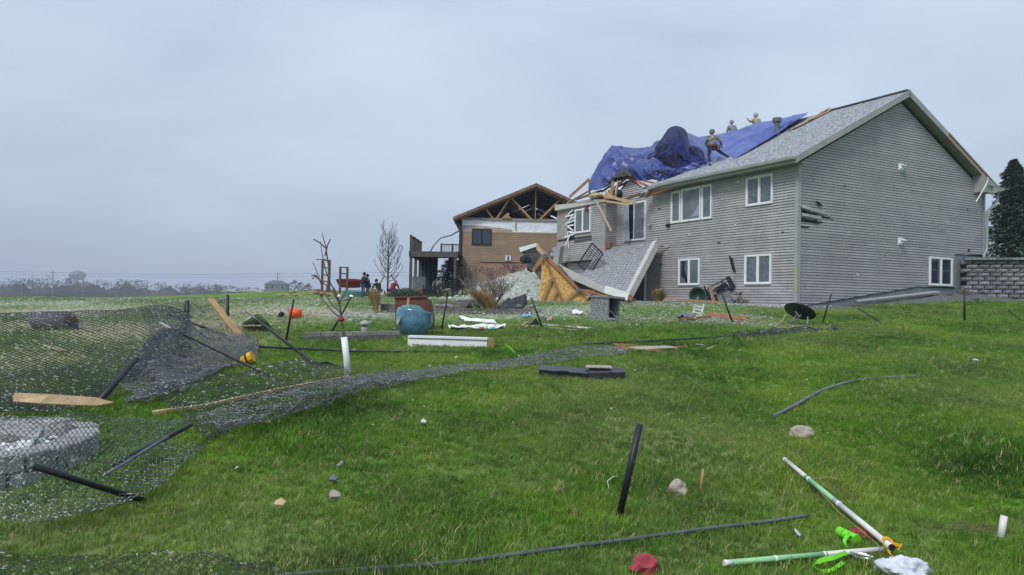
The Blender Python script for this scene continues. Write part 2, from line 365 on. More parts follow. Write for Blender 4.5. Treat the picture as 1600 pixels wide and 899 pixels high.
def ground():
    xs = [0.0]; d = .3
    while xs[-1] < 2600: xs.append(xs[-1]+d); d = .3 if xs[-1] < 8 else (.6 if xs[-1] < 24 else d*1.16)
    xs = [-v for v in reversed(xs[1:])]+xs
    ys = [-60, -25, -8, -2, 0, 1.5]; d = .25
    while ys[-1] < 3200: ys.append(ys[-1]+d); d = .25 if ys[-1] < 12 else (.5 if ys[-1] < 52 else d*1.10)
    nx, ny = len(xs), len(ys); V = []; A = []
    for y in ys:
        for x in xs: V.append((x, y, zg(x, y))); A.append(zone(x, y) if (y < 90 and abs(x) < 90) else (.2, 0, 0))
    F = [(j*nx+i, j*nx+i+1, (j+1)*nx+i+1, (j+1)*nx+i) for j in range(ny-1) for i in range(nx-1)]
    me = bpy.data.meshes.new('ground'); me.from_pydata(V, [], F); me.polygons.foreach_set('use_smooth', [True]*len(F))
    at = me.attributes.new('cover', 'FLOAT_COLOR', 'POINT')
    at.data.foreach_set('color', [c for a in A for c in (a[0], a[1], a[2], 1.0)])
    m = bpy.data.materials.new('lawn_ground'); m.use_nodes = True; t = m.node_tree; b = t.nodes['Principled BSDF']; b.inputs['Roughness'].default_value = .95; b.inputs['Specular IOR Level'].default_value = .1
    L = t.links.new
    geo = N(t, 'ShaderNodeNewGeometry'); att = N(t, 'ShaderNodeAttribute', attribute_name='cover'); sep = N(t, 'ShaderNodeSeparateColor'); L(att.outputs['Color'], sep.inputs[0])
    def nz(sc, de=4, rg=.6):
        n = N(t, 'ShaderNodeTexNoise'); n.inputs['Scale'].default_value = sc; n.inputs['Detail'].default_value = de; n.inputs['Roughness'].default_value = rg; L(geo.outputs['Position'], n.inputs['Vector']); return n.outputs['Fac']
    def rmp(f, a, b_, c1, c2):
        r = N(t, 'ShaderNodeValToRGB'); r.color_ramp.elements[0].position = a; r.color_ramp.elements[1].position = b_; r.color_ramp.elements[0].color = (*c1, 1); r.color_ramp.elements[1].color = (*c2, 1); L(f, r.inputs[0]); return r.outputs['Color']
    def mixc(f, a, b_):
        x = N(t, 'ShaderNodeMix', data_type='RGBA'); L(f, x.inputs[0]); L(a, x.inputs[6]); L(b_, x.inputs[7]); return x.outputs[2]
    big = rmp(nz(.5), .35, .65, (.085, .195, .017), (.15, .28, .03))
    fine = rmp(nz(22, 5, .7), .3, .7, (.35, .35, .35), (1.25, 1.25, 1.2))
    mul = N(t, 'ShaderNodeMix', data_type='RGBA', blend_type='MULTIPLY'); mul.inputs[0].default_value = .9; L(big, mul.inputs[6]); L(fine, mul.inputs[7])
    dryc = rmp(nz(9, 5, .7), .35, .65, (.22, .22, .10), (.37, .35, .20))
    c = mixc(sep.outputs[0], mul.outputs[2], dryc)
    soil = rmp(nz(16, 5, .7), .35, .65, (.045, .032, .02), (.15, .12, .07)); c = mixc(sep.outputs[2], c, soil)
    # white litter
    ff = N(t, 'ShaderNodeMath', operation='MULTIPLY_ADD'); L(sep.outputs[1], ff.inputs[0]); ff.inputs[1].default_value = -.215; ff.inputs[2].default_value = .74
    lt = N(t, 'ShaderNodeMath', operation='SUBTRACT'); L(nz(7.5, 6, .75), lt.inputs[0]); L(ff.outputs[0], lt.inputs[1])
    mr = N(t, 'ShaderNodeMapRange'); mr.inputs[1].default_value = 0; mr.inputs[2].default_value = .06; mr.inputs[4].default_value = .8; L(lt.outputs[0], mr.inputs[0])
    wc = N(t, 'ShaderNodeRGB'); wc.outputs[0].default_value = (.42, .44, .42, 1)
    c = mixc(mr.outputs[0], c, wc.outputs[0]); L(c, b.inputs['Base Color'])
    bu = N(t, 'ShaderNodeBump'); bu.inputs['Strength'].default_value = .8; bu.inputs['Distance'].default_value = .05; L(nz(14, 5, .7), bu.inputs['Height']); L(bu.outputs[0], b.inputs['Normal'])
    me.materials.append(m); o = bpy.data.objects.new('ground', me); COL.objects.link(o); struct(o)
ground()
# ---------------------------------------------------------------- grass (tufts scattered by geometry nodes)
def grass():
    m = bpy.data.materials.new('grass_blades'); m.use_nodes = True; t = m.node_tree; b = t.nodes['Principled BSDF']; L = t.links.new
    b.inputs['Roughness'].default_value = .55; b.inputs['Specular IOR Level'].default_value = .25
    geo = N(t, 'ShaderNodeNewGeometry'); oi = N(t, 'ShaderNodeObjectInfo')
    n = N(t, 'ShaderNodeTexNoise'); n.inputs['Scale'].default_value = .55; n.inputs['Detail'].default_value = 8; n.inputs['Roughness'].default_value = .68; L(geo.outputs['Position'], n.inputs['Vector'])
    r = N(t, 'ShaderNodeValToRGB'); e = r.color_ramp.elements; e[0].position = .34; e[0].color = (.026, .085, .009, 1); e[1].position = .72; e[1].color = (.29, .37, .058, 1)
    x = e.new(.5); x.color = (.108, .238, .020, 1)
    L(n.outputs['Fac'], r.inputs[0])
    hs = N(t, 'ShaderNodeHueSaturation'); mr = N(t, 'ShaderNodeMapRange'); mr.inputs[3].default_value = .72; mr.inputs[4].default_value = 1.3; L(oi.outputs['Random'], mr.inputs[0]); L(mr.outputs[0], hs.inputs['Value']); L(r.outputs[0], hs.inputs['Color'])
    gcol = hs.outputs[0]
    for an, cc, am in (('dryness', (.34, .33, .15, 1), .5), ('litter', (.36, .39, .30, 1), .62)):
        at_ = N(t, 'ShaderNodeAttribute', attribute_name=an, attribute_type='INSTANCER'); mu_ = N(t, 'ShaderNodeMath', operation='MULTIPLY'); mu_.inputs[1].default_value = am; L(at_.outputs['Fac'], mu_.inputs[0])
        mi_ = N(t, 'ShaderNodeMix', data_type='RGBA'); mi_.inputs[7].default_value = cc; L(mu_.outputs[0], mi_.inputs[0]); L(gcol, mi_.inputs[6]); gcol = mi_.outputs[2]
    L(gcol, b.inputs['Base Color'])
    tr = N(t, 'ShaderNodeBsdfTranslucent'); L(gcol, tr.inputs['Color']); ms = N(t, 'ShaderNodeMixShader'); ms.inputs[0].default_value = .3
    out = t.nodes['Material Output']; L(b.outputs[0], ms.inputs[1]); L(tr.outputs[0], ms.inputs[2]); L(ms.outputs[0], out.inputs['Surface'])
    md = mat('dry_grass_blades', (.36, .36, .15), (.25, .25, .09), 9, .8)
    tc_ = bpy.data.collections.new('grass_tufts')
    for k in range(6):
        rr = random.Random(k); V = []; F = []; MI = []
        for i in range(18):
            a = rr.uniform(0, 2*PI); d = rr.uniform(0, .07)**1.0; bx, by = d*math.cos(a), d*math.sin(a)
            h = rr.uniform(.028, .075); le = rr.uniform(.1, .75)*h; wd = rr.uniform(.0022, .0042); an = rr.uniform(0, 2*PI); la = rr.uniform(0, 2*PI)
            ux, uy = math.cos(an)*wd, math.sin(an)*wd; lx, ly = math.cos(la)*le, math.sin(la)*le; o = len(V)
            for f, ww in ((0, 1), (.5, .85)):
                V.append((bx-ux*ww+lx*f*f, by-uy*ww+ly*f*f, h*f)); V.append((bx+ux*ww+lx*f*f, by+uy*ww+ly*f*f, h*f))
            V.append((bx+lx, by+ly, h*.95)); F += [(o, o+1, o+3, o+2), (o+2, o+3, o+4)]
            dr = 1 if rr.random() < (.05 if k < 5 else .6) else 0; MI += [dr, dr]
        me = bpy.data.meshes.new('grass_tuft'); me.from_pydata(V, [], F); me.materials.append(m); me.materials.append(md); me.polygons.foreach_set('material_index', MI)
        ob = bpy.data.objects.new('grass_tuft', me); tc_.objects.link(ob)
    ys = [3.3]
    while ys[-1] < 46: ys.append(ys[-1]*1.035)
    nu = 90; V = []; F = []; D = []; S = []; FL = []; DR = []
    for y in ys:
        for i in range(nu+1):
            x = (i/nu*2-1)*.80*y; V.append((x, y, zg(x, y)))
            dn = 420 if y < 9 else 420*(9/y)**2.0
            dx, dy = x-HC.x, y-HC.y; s = dx*EX.x+dy*EX.y; p = dx*EY.x+dy*EY.y
            if p > -.9-.7*sst(3, 11, s) and s > -1.0: dn = 0
            if (x+4.64)**2+(y-6.05)**2 < 1.3: dn = 0
            q = noise.noise((x*.9, y*.9, 2)); dn *= max(.6, min(1.3, .95+1.0*q)); dr, fl, ba = zone(x, y); dn *= 1-.75*ba; dn *= 1-.62*min(1, fl); dn *= 1-.85*min(1, dr)*(1 if x < -3 else 0); dn *= 1-.85*min(1, fl)*sst(32, 37, y)
            FL.append(min(1.0, fl)); DR.append(min(1.0, dr)); D.append(dn); S.append((1-.35*min(1, fl))*(.85+1.0*max(0, noise.noise((x*.7, y*.7, 7))))*(1 if y < 9 else (y/9)**.38))
    for j in range(len(ys)-1):
        for i in range(nu): a = j*(nu+1)+i; F.append((a, a+1, a+nu+2, a+nu+1))
    me = bpy.data.meshes.new('grass'); me.from_pydata(V, [], F)
    me.attributes.new('dens', 'FLOAT', 'POINT').data.foreach_set('value', D); me.attributes.new('gs', 'FLOAT', 'POINT').data.foreach_set('value', S)
    me.attributes.new('litter', 'FLOAT', 'POINT').data.foreach_set('value', FL); me.attributes.new('dryness', 'FLOAT', 'POINT').data.foreach_set('value', DR)
    me.materials.append(m); o = bpy.data.objects.new('grass', me); COL.objects.link(o); stuff(o)
    ng = bpy.data.node_groups.new('grass_scatter', 'GeometryNodeTree')
    ng.interface.new_socket('Geometry', in_out='INPUT', socket_type='NodeSocketGeometry'); ng.interface.new_socket('Geometry', in_out='OUTPUT', socket_type='NodeSocketGeometry')
    L = ng.links.new
    gi = ng.nodes.new('NodeGroupInput'); go = ng.nodes.new('NodeGroupOutput')
    dp = ng.nodes.new('GeometryNodeDistributePointsOnFaces'); L(gi.outputs[0], dp.inputs['Mesh'])
    na = ng.nodes.new('GeometryNodeInputNamedAttribute'); na.data_type = 'FLOAT'; na.inputs['Name'].default_value = 'dens'; L(na.outputs['Attribute'], dp.inputs['Density'])
    ci = ng.nodes.new('GeometryNodeCollectionInfo'); ci.inputs['Collection'].default_value = tc_; ci.inputs['Separate Children'].default_value = True; ci.inputs['Reset Children'].default_value = True
    ip = ng.nodes.new('GeometryNodeInstanceOnPoints'); L(dp.outputs['Points'], ip.inputs['Points']); L(ci.outputs[0], ip.inputs['Instance']); ip.inputs['Pick Instance'].default_value = True
    rv = ng.nodes.new('FunctionNodeRandomValue'); rv.data_type = 'FLOAT_VECTOR'; rv.inputs[0].default_value = (-.15, -.15, 0); rv.inputs[1].default_value = (.15, .15, 6.28); L(rv.outputs[0], ip.inputs['Rotation'])
    ns_ = ng.nodes.new('GeometryNodeInputNamedAttribute'); ns_.data_type = 'FLOAT'; ns_.inputs['Name'].default_value = 'gs'
    r2 = ng.nodes.new('FunctionNodeRandomValue'); r2.data_type = 'FLOAT'; r2.inputs[2].default_value = .6; r2.inputs[3].default_value = 1.25; r2.inputs['Seed'].default_value = 4
    mu = ng.nodes.new('ShaderNodeMath'); mu.operation = 'MULTIPLY'; L(ns_.outputs['Attribute'], mu.inputs[0]); L(r2.outputs[1], mu.inputs[1]); L(mu.outputs[0], ip.inputs['Scale'])
    L(ip.outputs[0], go.inputs[0])
    o.modifiers.new('scatter', 'NODES').node_group = ng
grass()
def litter():
    """small pale scraps of torn insulation and siding all over the lawn"""
    rr = random.Random(5); mb = MB(); n = 0
    while n < 46000:
        y = 5+41*rr.random()**.8; x = rr.uniform(-.78, .45)*y; fl = zone(x, y)[1]
        dx, dy = x-HC.x, y-HC.y; s = dx*EX.x+dy*EX.y; p = dx*EY.x+dy*EY.y
        if s > -.1 and p > 0: continue
        if rr.random() > max(.006, fl*.75): continue
        n += 1; z = zg(x, y)+rr.uniform(.02, .075)*(1 if y < 14 else 1.4); a = rr.uniform(0, 6.28); l = (.006+.030*rr.random()**3)*(1 if y < 16 else 1.3); l *= 2.2 if rr.random() < .02 else 1; wd = l*rr.uniform(.15, .8)
        c, s_ = math.cos(a), math.sin(a); h = rr.uniform(-.02, .03)
        mb.add([(x-c*l, y-s_*l, z), (x-s_*wd, y+c*wd, z+abs(h)), (x+c*l, y+s_*l, z+h), (x+s_*wd*.8, y-c*wd*.8, z+.008)], [(0, 3, 2, 1)])
    stuff(mb.build('insulation_scraps', M_fleck))
litter()
# ---------------------------------------------------------------- far landscape
def far():
    rr = random.Random(11); mb = MB()
    for i in range(1150):
        x = rr.uniform(-560, 260); y = rr.uniform(430, 520); z0 = zg(x, y)
        h = 15.2+3.0*noise.noise((x*.012, 0, 0))+rr.uniform(-3, 2.0); h *= 1-.42*sst(-260, -90, x)
        rx = rr.uniform(3, 6)
        if i % 2 == 0: mb.rock((x, y+8, z0+h*.2), (rx*2.2, rx, h*.55), i, 1)
        for k in range(110):
            t = rr.random()**.8; a = rr.uniform(0, 6.28); rad = rx*math.sqrt(rr.random())*(1-.55*t*t); c = Vector((x+rad*math.cos(a), y+rad*math.sin(a), z0+h*(.12+.88*t)))
            l = rr.uniform(.4, 1.2); d1 = Vector((rr.uniform(-1, 1), rr.uniform(-.3, .3), rr.uniform(-.4, 1)))*l; d2 = Vector((rr.uniform(-1, 1), rr.uniform(-.3, .3), rr.uniform(-.6, .6)))*l
            mb.add([c, c+d1, c+d2], [(0, 1, 2)])
    stuff(mb.build('distant_woods', M_far))
    # raised dark embankment with vehicles far left
    mb = MB()
    def f(u, v):
        x = -430+190*u; return Vector((x, 395+v*14, zg(x, 395)+(4.2-.9*u+.5*noise.noise((x*.05, 0, 0)))*math.sin(min(v*1.6, 1)*PI/2)*(1-sst(.8, 1, u))))
    mb.grid(f, 40, 4); struct(mb.build('embankment', mat('dark_earth', (.045, .05, .06), rough=.95), smooth=True))
    # water tower
    base = onground(-560, 915); t = empty('water_tower', base, 'pale water tower standing far behind the woods on the left', 'water tower')
    mb = MB(); mb.lathe([(.5, 23), (5, 24.5), (9.2, 27.5), (9.8, 30), (8.6, 33), (5, 35.5), (.6, 36.4)], 20); mb.build('tank', M_farw, t, True)
    for k in range(5):
        a = k*2*PI/5; mb = MB(); mb.tube([(8.6*math.cos(a), 8.6*math.sin(a), 0), (8.2*math.cos(a), 8.2*math.sin(a), 28)], .5, 6); mb.build('leg', M_farw, t)
    mb = MB(); mb.tube([(0, 0, 0), (0, 0, 24)], 1.4, 10); mb.build('pipe', M_farw, t)
    # poles
    M_pole = mat('weathered_pole', (.24, .22, .21), rough=.9)
    spots = [(83, 424, 300, 'tall wooden utility pole with a short crossarm below the water tower', 1), (34, 445, 300, 'short pale pole furthest to the left on the field edge', 0), (130, 444, 300, 'short pale pole just beside the water tower', 0),
             (183, 441, 300, 'thin dark pole in front of the woods, between two pale ones', 0), (230, 443, 300, 'short pole in front of the middle of the woods', 0), (336, 443, 300, 'short pole near the low pale roofs at the wood edge', 0), (434, 426, 280, 'tall utility pole beside the distant grey building', 1)]
    tops = []
    for px, py, Y, lb, arm in spots:
        top = P(px, py, Y); z0 = zg(top.x, top.y)-.5; e = empty('utility_pole', (top.x, top.y, z0), lb, 'pole', 'poles along the far field edge')
        mb = MB(); mb.tube([(0, 0, 0), (0, 0, top.z-z0)], [.22 if arm else .14, .16 if arm else .11], 6); mb.build('shaft', M_pole, e)
        if arm: mb = MB(); mb.beam((-1.1, 0, top.z-z0-.6), (1.1, 0, top.z-z0-.6), .14, .14); mb.build('crossarm', M_pole, e); tops.append(top)
    mb = MB(); a, b = tops[0], tops[1]
    for dz in (-.5, -1.6):
        pts = [a.lerp(b, i/16)+Vector((0, 0, dz-2.2*4*(i/16)*(1-i/16)*.25)) for i in range(17)]; mb.tube(pts, .035, 4)
        mb.tube([a+Vector((0, 0, dz)), a+Vector((-90, 10, dz+.3))], .035, 4); mb.tube([b+Vector((0, 0, dz)), b+Vector((110, -30, dz+2.0))], .035, 4)
    tag(mb.build('overhead_wire', M_dark), 'thin overhead lines strung between the two tall far poles', 'wire')
    # buildings
    c = P(433, 446, 420); e = empty('distant_building', (c.x, c.y, zg(c.x, c.y)), 'grey block building with a low hipped roof on the skyline behind the lawn', 'building')
    z1 = c.z-zg(c.x, c.y)-2.5
    mb = MB(); mb.box((0, 0, z1/2+1.5), (12, 8, z1+3)); mb.build('wall', M_farw, e)
    mb = MB(); mb.box((0, 0, z1+4.2), (13, 9, 2.4), taper=.35); mb.build('roof', mat('far_roof', (.10, .12, .15), rough=.9), e)
    for k in range(4): mb = MB(); mb.box((-4.2+2.8*k, -4.05, z1+1.3), (1.2, .1, 1.4)); mb.build('window', M_dark, e)
    for px, wd, lb in ((392, 10, 'larger pale low roof of a distant shed at the wood edge'), (358, 6, 'smaller pale low roof of a distant shed at the wood edge')):
        c = P(px, 456, 330); e = empty('distant_shed', (c.x, c.y, zg(c.x, c.y)), lb, 'shed')
        h = c.z-zg(c.x, c.y); mb = MB(); mb.box((0, 0, h/2), (wd*.95, 6, max(h, .5))); mb.build('wall', M_farw, e)
        mb = MB(); mb.slab([(-wd/2, -3.4, h), (wd/2, -3.4, h), (0, -3.4, h+1.3)], 7, Vector((0, -1, 0))); mb.build('roof', M_conc, e, recalc=True)
    # single trees standing up from the skyline between the sheds and the wreckage
    for i, (px, py, Y, s_, lb) in enumerate(((395+65, 441, 200, 1.1, 'rounded far tree right of the distant grey building'), (470, 444, 210, .9, 'smaller far tree standing next to the rounded far tree'), (482, 447, 190, .8, 'low far tree closest to the splintered timber'))):
        c = P(px, py, Y); z0 = zg(c.x, c.y); e = empty('far_tree', (c.x, c.y, z0), lb, 'tree', 'far trees on the skyline')
        H = c.z-z0+.5; mb = MB(); mb.tube([(0, 0, 0), (0, 0, H*.7)], [.25, .08], 5); mb.build('trunk', M_bark, e)
        mb = MB()
        for k in range(420):
            tt = rr.random(); a = rr.uniform(0, 6.28); rad = 2.6*s_*math.sqrt(rr.random())*math.sin(PI*min(1, .15+tt*.85))
            c = Vector((rad*math.cos(a), rad*math.sin(a), H*(.3+.7*tt))); l = .3
            mb.add([c, c+Vector((rr.uniform(-1, 1), rr.uniform(-1, 1), rr.uniform(-1, 1)))*l, c+Vector((rr.uniform(-1, 1), rr.uniform(-1, 1), rr.uniform(-1, 1)))*l], [(0, 1, 2)])
        mb.build('crown', M_far, e)
far()
# ================================================================ grey house
house = empty('grey_house', HC, 'large grey sided two storey house, roof torn open under a blue tarp', 'house', rz=HA)
CO = .111
def siding(parent, m, org, u, nrm, edge, z0, z1, name='siding', lip=.042, co=CO):
    """lapped siding courses; edge(z) -> list of (ua, ub) spans at height z"""
    org = Vector(org); u = Vector(u); nrm = Vector(nrm); mb = MB(); z = z0; tone = []
    flip = u.cross(Vector((0, 0, 1))).dot(nrm) < 0
    while z < z1-1e-4:
        zt = min(z+co, z1); A = edge(z+.001); B = edge(zt-.001)
        if len(A) == len(B):
            spans = []; ci = int(round(z/co))
            for (a0, a1), (b0, b1) in zip(A, B):
                if a1-a0 < .01: continue
                cut = [s_ for s_ in [(-3.66+((ci//2)*1.37) % 3.66)+3.66*q for q in range(8)] if max(a0, b0)+.3 < s_ < min(a1, b1)-.3]
                e0 = [(a0, b0)]+[(s_+.004, s_+.004) for s_ in cut]; e1 = [(s_-.004, s_-.004) for s_ in cut]+[(a1, b1)]
                spans += [((l[0], r_[0]), (l[1], r_[1]), hash((ci//2, k_, int(org.x*7+org.y*3))) % 97/97.0) for k_, (l, r_) in enumerate(zip(e0, e1))]
            for (a0, a1), (b0, b1), tn in spans:
                tone += [.90+.16*tn]*4; lipq = lip+.005*(tn-.5)
                k = .64; m0, m1 = a0+(b0-a0)*k, a1+(b1-a1)*k; zm = z+(zt-z)*k
                def q(a, o, zz): return org+u*a+nrm*o+Vector((0, 0, zz))
                v = [q(a0, 0, z), q(a1, 0, z), q(a1, lipq+.004, z), q(a0, lipq+.004, z), q(m1, lipq, zm), q(m0, lipq, zm), q(m1, .001, zm+.004), q(m0, .001, zm+.004), q(b1, .001, zt), q(b0, .001, zt)]
                fs = [(0, 1, 2, 3), (3, 2, 4, 5), (5, 4, 6, 7), (7, 6, 8, 9)]
                mb.add(v, fs if not flip else [tuple(reversed(f)) for f in fs])
        z = zt
    o = mb.build(name, m, parent); o.data.attributes.new('tone', 'FLOAT', 'FACE').data.foreach_set('value', tone); return o
for m_ in (M_side, M_side2, M_brown):
    t_ = m_.node_tree; b_ = t_.nodes['Principled BSDF']; lk = b_.inputs['Base Color'].links[0].from_socket
    at_ = N(t_, 'ShaderNodeAttribute', attribute_name='tone'); mu_ = N(t_, 'ShaderNodeVectorMath', operation='SCALE'); t_.links.new(lk, mu_.inputs[0]); t_.links.new(at_.outputs['Fac'], mu_.inputs['Scale']); t_.links.new(mu_.outputs[0], b_.inputs['Base Color'])
M_trimg = mat('grey_corner_trim', (.36, .36, .37), (.30, .30, .31), 2, .55)
RX0, RZ0, RS = -.60, 5.68, .517           # roof top surface: z = RZ0 + RS*(x-RX0)
RIDX = 6.3; HW = 12.6; HLen = 16.2
def rz(x): return RZ0+RS*(x-RX0) if x < RIDX else RZ0+RS*(RIDX-RX0)-RS*(x-RIDX)
# solid walls behind the siding
mb = MB(); mb.box((HW/2, 11.56/2, 2.7), (HW-.04, 11.52, 5.4)); mb.build('wall_core', M_backw, house)
gw = MB(); gw.slab([(.02, .02, 5.2), (HW-.02, .02, 5.2), (HW-.02, .02, 5.45), (RIDX, .02, 8.93), (.02, .02, 5.45)], .12, Vector((0, -1, 0))); gw.build('gable_core', M_backw, house, recalc=True)
siding(house, M_side, (0, 0, 0), (0, 1, 0), (-1, 0, 0), lambda z: [(.09, 11.6)], .02, 5.66)
gz0 = lambda s: -.02+.062*s if s < 2.2 else (.05+.131*(s-.9) if s < 7.6 else .93)
def gedge(z):
    lo = .09; hi = HW-.09
    # foundation line rises to the right
    if z < .93: hi = min(hi, max(.1, .45+z*7.6))
    elif z < 2.5: hi = 10.3
    if z > 5.5: lo = (z-5.60)/(.5170)+.1; hi = 2*RIDX-lo
    if hi <= lo: return [(0, 0)]
    return [(max(lo, .09), hi)]
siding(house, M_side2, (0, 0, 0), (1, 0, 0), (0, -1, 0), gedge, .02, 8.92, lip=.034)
# foundation with the stepped grade line
mb = MB(); mb.slab([(.05, -.012, -1.2), (10.4, -.012, -1.2), (10.4, -.012, .93), (7.6, -.012, .93), (.5, -.012, .03), (.05, -.012, .0)], .1, Vector((0, -1, 0)))
mb.box((11.5, .04, 1.1), (2.3, .12, 2.76)); mb.build('foundation', M_found, house, recalc=True)
mb = MB(); mb.beam((.5, -.03, .04), (7.65, -.03, .945), .03, .03); mb.beam((7.65, -.03, .94), (10.3, -.03, .94), .03, .03); mb.beam((10.35, -.03, 2.49), (12.6, -.03, 2.49), .03, .03); mb.build('flashing', M_dark, house)
# corner posts
mb = MB(); mb.box((.01, .01, 2.72), (.17, .17, 5.5)); mb.build('corner_trim', M_trimg, house)
mb = MB(); mb.box((-.085, -.05, 1.05), (.05, .05, 1.0)); mb.build('corner_repair_strip', mat('yellow_tape', (.45, .48, .16), rough=.6), house)['label'] = 'narrow yellow strip on the house corner'
mb = MB(); mb.box((-.06, -.045, 2.6), (.05, .05, 2.2)); mb.build('conduit', M_trim, house)
mb = MB(); mb.box((HW, 0, 4.0), (.14, .14, 3.1)); mb.build('corner_trim', M_trim, house)
# roof slabs
def roof_slab(name, m, x0, x1, y0, y1, th=.09, ny=1):
    mb = MB(); n = 24; V = []
    pts = [(x0, y0, rz(x0)), (x1, y0, rz(x1)), (x1, y1, rz(x1)), (x0, y1, rz(x0))]
    mb.slab(pts, th, Vector((-RS, 0, 1)).normalized() if x1 <= RIDX+.01 else Vector((RS, 0, 1)).normalized()); return mb.build(name, m, house, recalc=True)
roof_slab('front_roof', M_shing, RX0, RIDX, -.36, 8.45)
roof_slab('back_roof', M_shing2, RIDX+.002, HW+.6, -.36, HLen)
# laps of shingles on the front slope
mb = MB()
for i in range(54):
    x = RX0+i*.128; zt = rz(x)
    mb.add([(x, -.36, zt+.014), (x+.135, -.36, zt+.135*RS+.003), (x+.135, 8.44, zt+.135*RS+.003), (x, 8.44, zt+.014), (x, -.36, zt), (x, 8.44, zt)], [(0, 1, 2, 3), (4, 0, 3, 5)])
stuff(mb.build('shingle_courses', M_shing, house, recalc=False))
mb = MB(); mb.beam((RIDX, -.38, rz(RIDX)+.02), (RIDX, 3.9, rz(RIDX)+.02), .3, .05); mb.build('ridge_cap', M_shing2, house)
# rake boards
mb = MB(); mb.beam((RX0-.02, -.40, RZ0-.12), (RIDX+.03, -.40, rz(RIDX)-.10), .05, .24, up=(0, 0, 1)); mb.build('rake_board', M_trim, house)
mb = MB(); mb.beam((RIDX-.03, -.40, rz(RIDX)-.10), (9.1, -.40, rz(9.1)-.10), .05, .24); mb.build('rake_board', M_trim, house)
mb = MB(); mb.beam((9.1, -.385, rz(9.1)-.11), (12.2, -.385, rz(12.2)-.11), .04, .2); mb.build('bare_rake_board', mat('bare_fascia_wood', (.42, .30, .20), rough=.7), house)['label'] = 'bare wooden rake board where the metal cover tore off'
mb = MB(); mb.beam((12.2, -.40, rz(12.2)-.10), (13.1, -.40, rz(13.1)-.08), .05, .2); mb.build('rake_board', M_trim, house)
mb = MB(); mb.beam((9.1, -.43, rz(9.1)+.0), (13.2, -.43, rz(13.2)+.0), .04, .05); mb.build('drip_edge', M_trim, house)
# soffits under the rakes and eaves
M_soff = mat('soffit', (.22, .21, .19), (.18, .17, .16), 3, .7)
mb = MB(); mb.slab([(0, -.39, rz(0)-.22), (RIDX, -.39, rz(RIDX)-.22), (RIDX, .02, rz(RIDX)-.22), (0, .02, rz(0)-.22)], .02)
mb.slab([(RIDX, -.39, rz(RIDX)-.22), (HW, -.39, rz(HW)-.22), (HW, .02, rz(HW)-.22), (RIDX, .02, rz(RIDX)-.22)], .02); mb.build('rake_soffit', M_soff, house)
mb = MB(); mb.slab([(RX0, -.38, 5.45), (RX0, 8.3, 5.45), (0, 8.3, 5.45), (0, -.38, 5.45)], .02); mb.build('eave_soffit', M_soff, house)
mb = MB(); mb.box((RX0+.03, 3.95, 5.54), (.04, 8.7, .2)); mb.build('fascia', M_trim, house)
# gutter along the front eave, bent down at its torn end
mb = MB()
def gut(y): return 5.64-.10*sst(6.5, 8.6, y)**2
prof = [(0, .07), (-.015, .07), (-.03, .045), (-.105, -.0), (-.12, .075), (-.135, .075), (-.12, -.03), (-.09, -.06), (0, -.06)]
V = []; NS = 26
for i in range(NS+1):
    y = -.38+8.75*i/NS
    for a, b in prof: V.append((RX0+a, y, gut(y)+b-.02))
npf = len(prof); Fq = [(i*npf+k, i*npf+(k+1) % npf, (i+1)*npf+(k+1) % npf, (i+1)*npf+k) for i in range(NS) for k in range(npf)]
mb.add(V, Fq+[tuple(range(npf)), tuple(NS*npf+k for k in reversed(range(npf)))]); mb.build('gutter', M_trim, house, recalc=True)
mb = MB(); mb.grid(lambda u, v: Vector((RX0-.22*u+.02, 8.2+.5*v+.4*u*v, 5.62-.25*u*u-.42*v*v+.05*math.sin(6*v))), 5, 6); mb.build('torn_gutter_flap', M_trim, house)
mb = MB(); mb.beam((RX0+.1, 6.6, 5.5), (RX0+.15, 8.75, 5.28), .10, .2); mb.build('broken_fascia_board', M_wood3, house)
# return and gutter at far right corner
mb = MB(); mb.slab([(11.75, -.42, 5.42), (12.7, -.42, 5.42), (12.7, -.42, 5.72), (12.4, -.42, rz(12.4)-.16), (11.75, -.42, rz(11.75)-.2)], .42, Vector((0, -1, 0))); mb.build('eave_return', M_trim, house, recalc=True)
mb = MB(); mb.slab([(12.55, -.48, 5.44), (13.45, -.48, 5.60), (13.55, -.48, 5.72), (12.55, -.48, 5.74)], .7, Vector((0, -1, 0))); mb.build('corner_gutter', M_trim, house, recalc=True)
mb = MB(); mb.slab([(12.2, -.50, 5.76), (13.85, -.50, 5.72), (13.6, .3, 5.78), (12.2, .3, 5.82)], .03); mb.build('bent_drip_edge', M_trim, house, recalc=True)
mb = MB(); mb.tube([(13.25, -.3, 5.5), (13.25, -.3, 5.15), (13.0, -.2, 4.85), (12.75, -.12, 4.62), (12.72, -.12, 4.3), (12.72, -.12, 2.95), (12.68, -.12, 2.75), (12.45, -.14, 2.55), (12.4, -.14, 2.3)], .06, 8); mb.build('downspout', M_trim, house, True)
mb = MB(); mb.grid(lambda u, v: Vector((11.95-.95*v**1.3, -.55-.08*math.sin(3*v), 6.05-1.15*v+.14*math.sin(PI*v)))+Vector((.11*(u-.5), .06*(u-.5), .1*(u-.5))), 2, 10); o = mb.build('hanging_metal_strip', M_white, house); o.modifiers.new('s', 'SOLIDIFY').thickness = .015
# vent hoods on the gable
for (x, z) in ((6.28, 6.03), (6.28, 2.84)):
    mb = MB(); mb.box((x, -.035, z), (.26, .05, .30)); mb.box((x-.02, -.10, z+.02), (.18, .12, .2), taper=.8); v = mb.build('vent_hood', M_wht, house, recalc=True)
    mb = MB(); mb.slab([(x-.1, -.03, z+.15), (x+.10, -.03, z+.15), (x+.16, -.26, z+.02), (x-.1, -.26, z+.02)], .02); mb.build('flap', M_wht, v, recalc=True)
mb = MB(); mb.box((11.4, -.04, 2.72), (.09, .06, .13)); mb.build('faucet_box', M_dark, house)
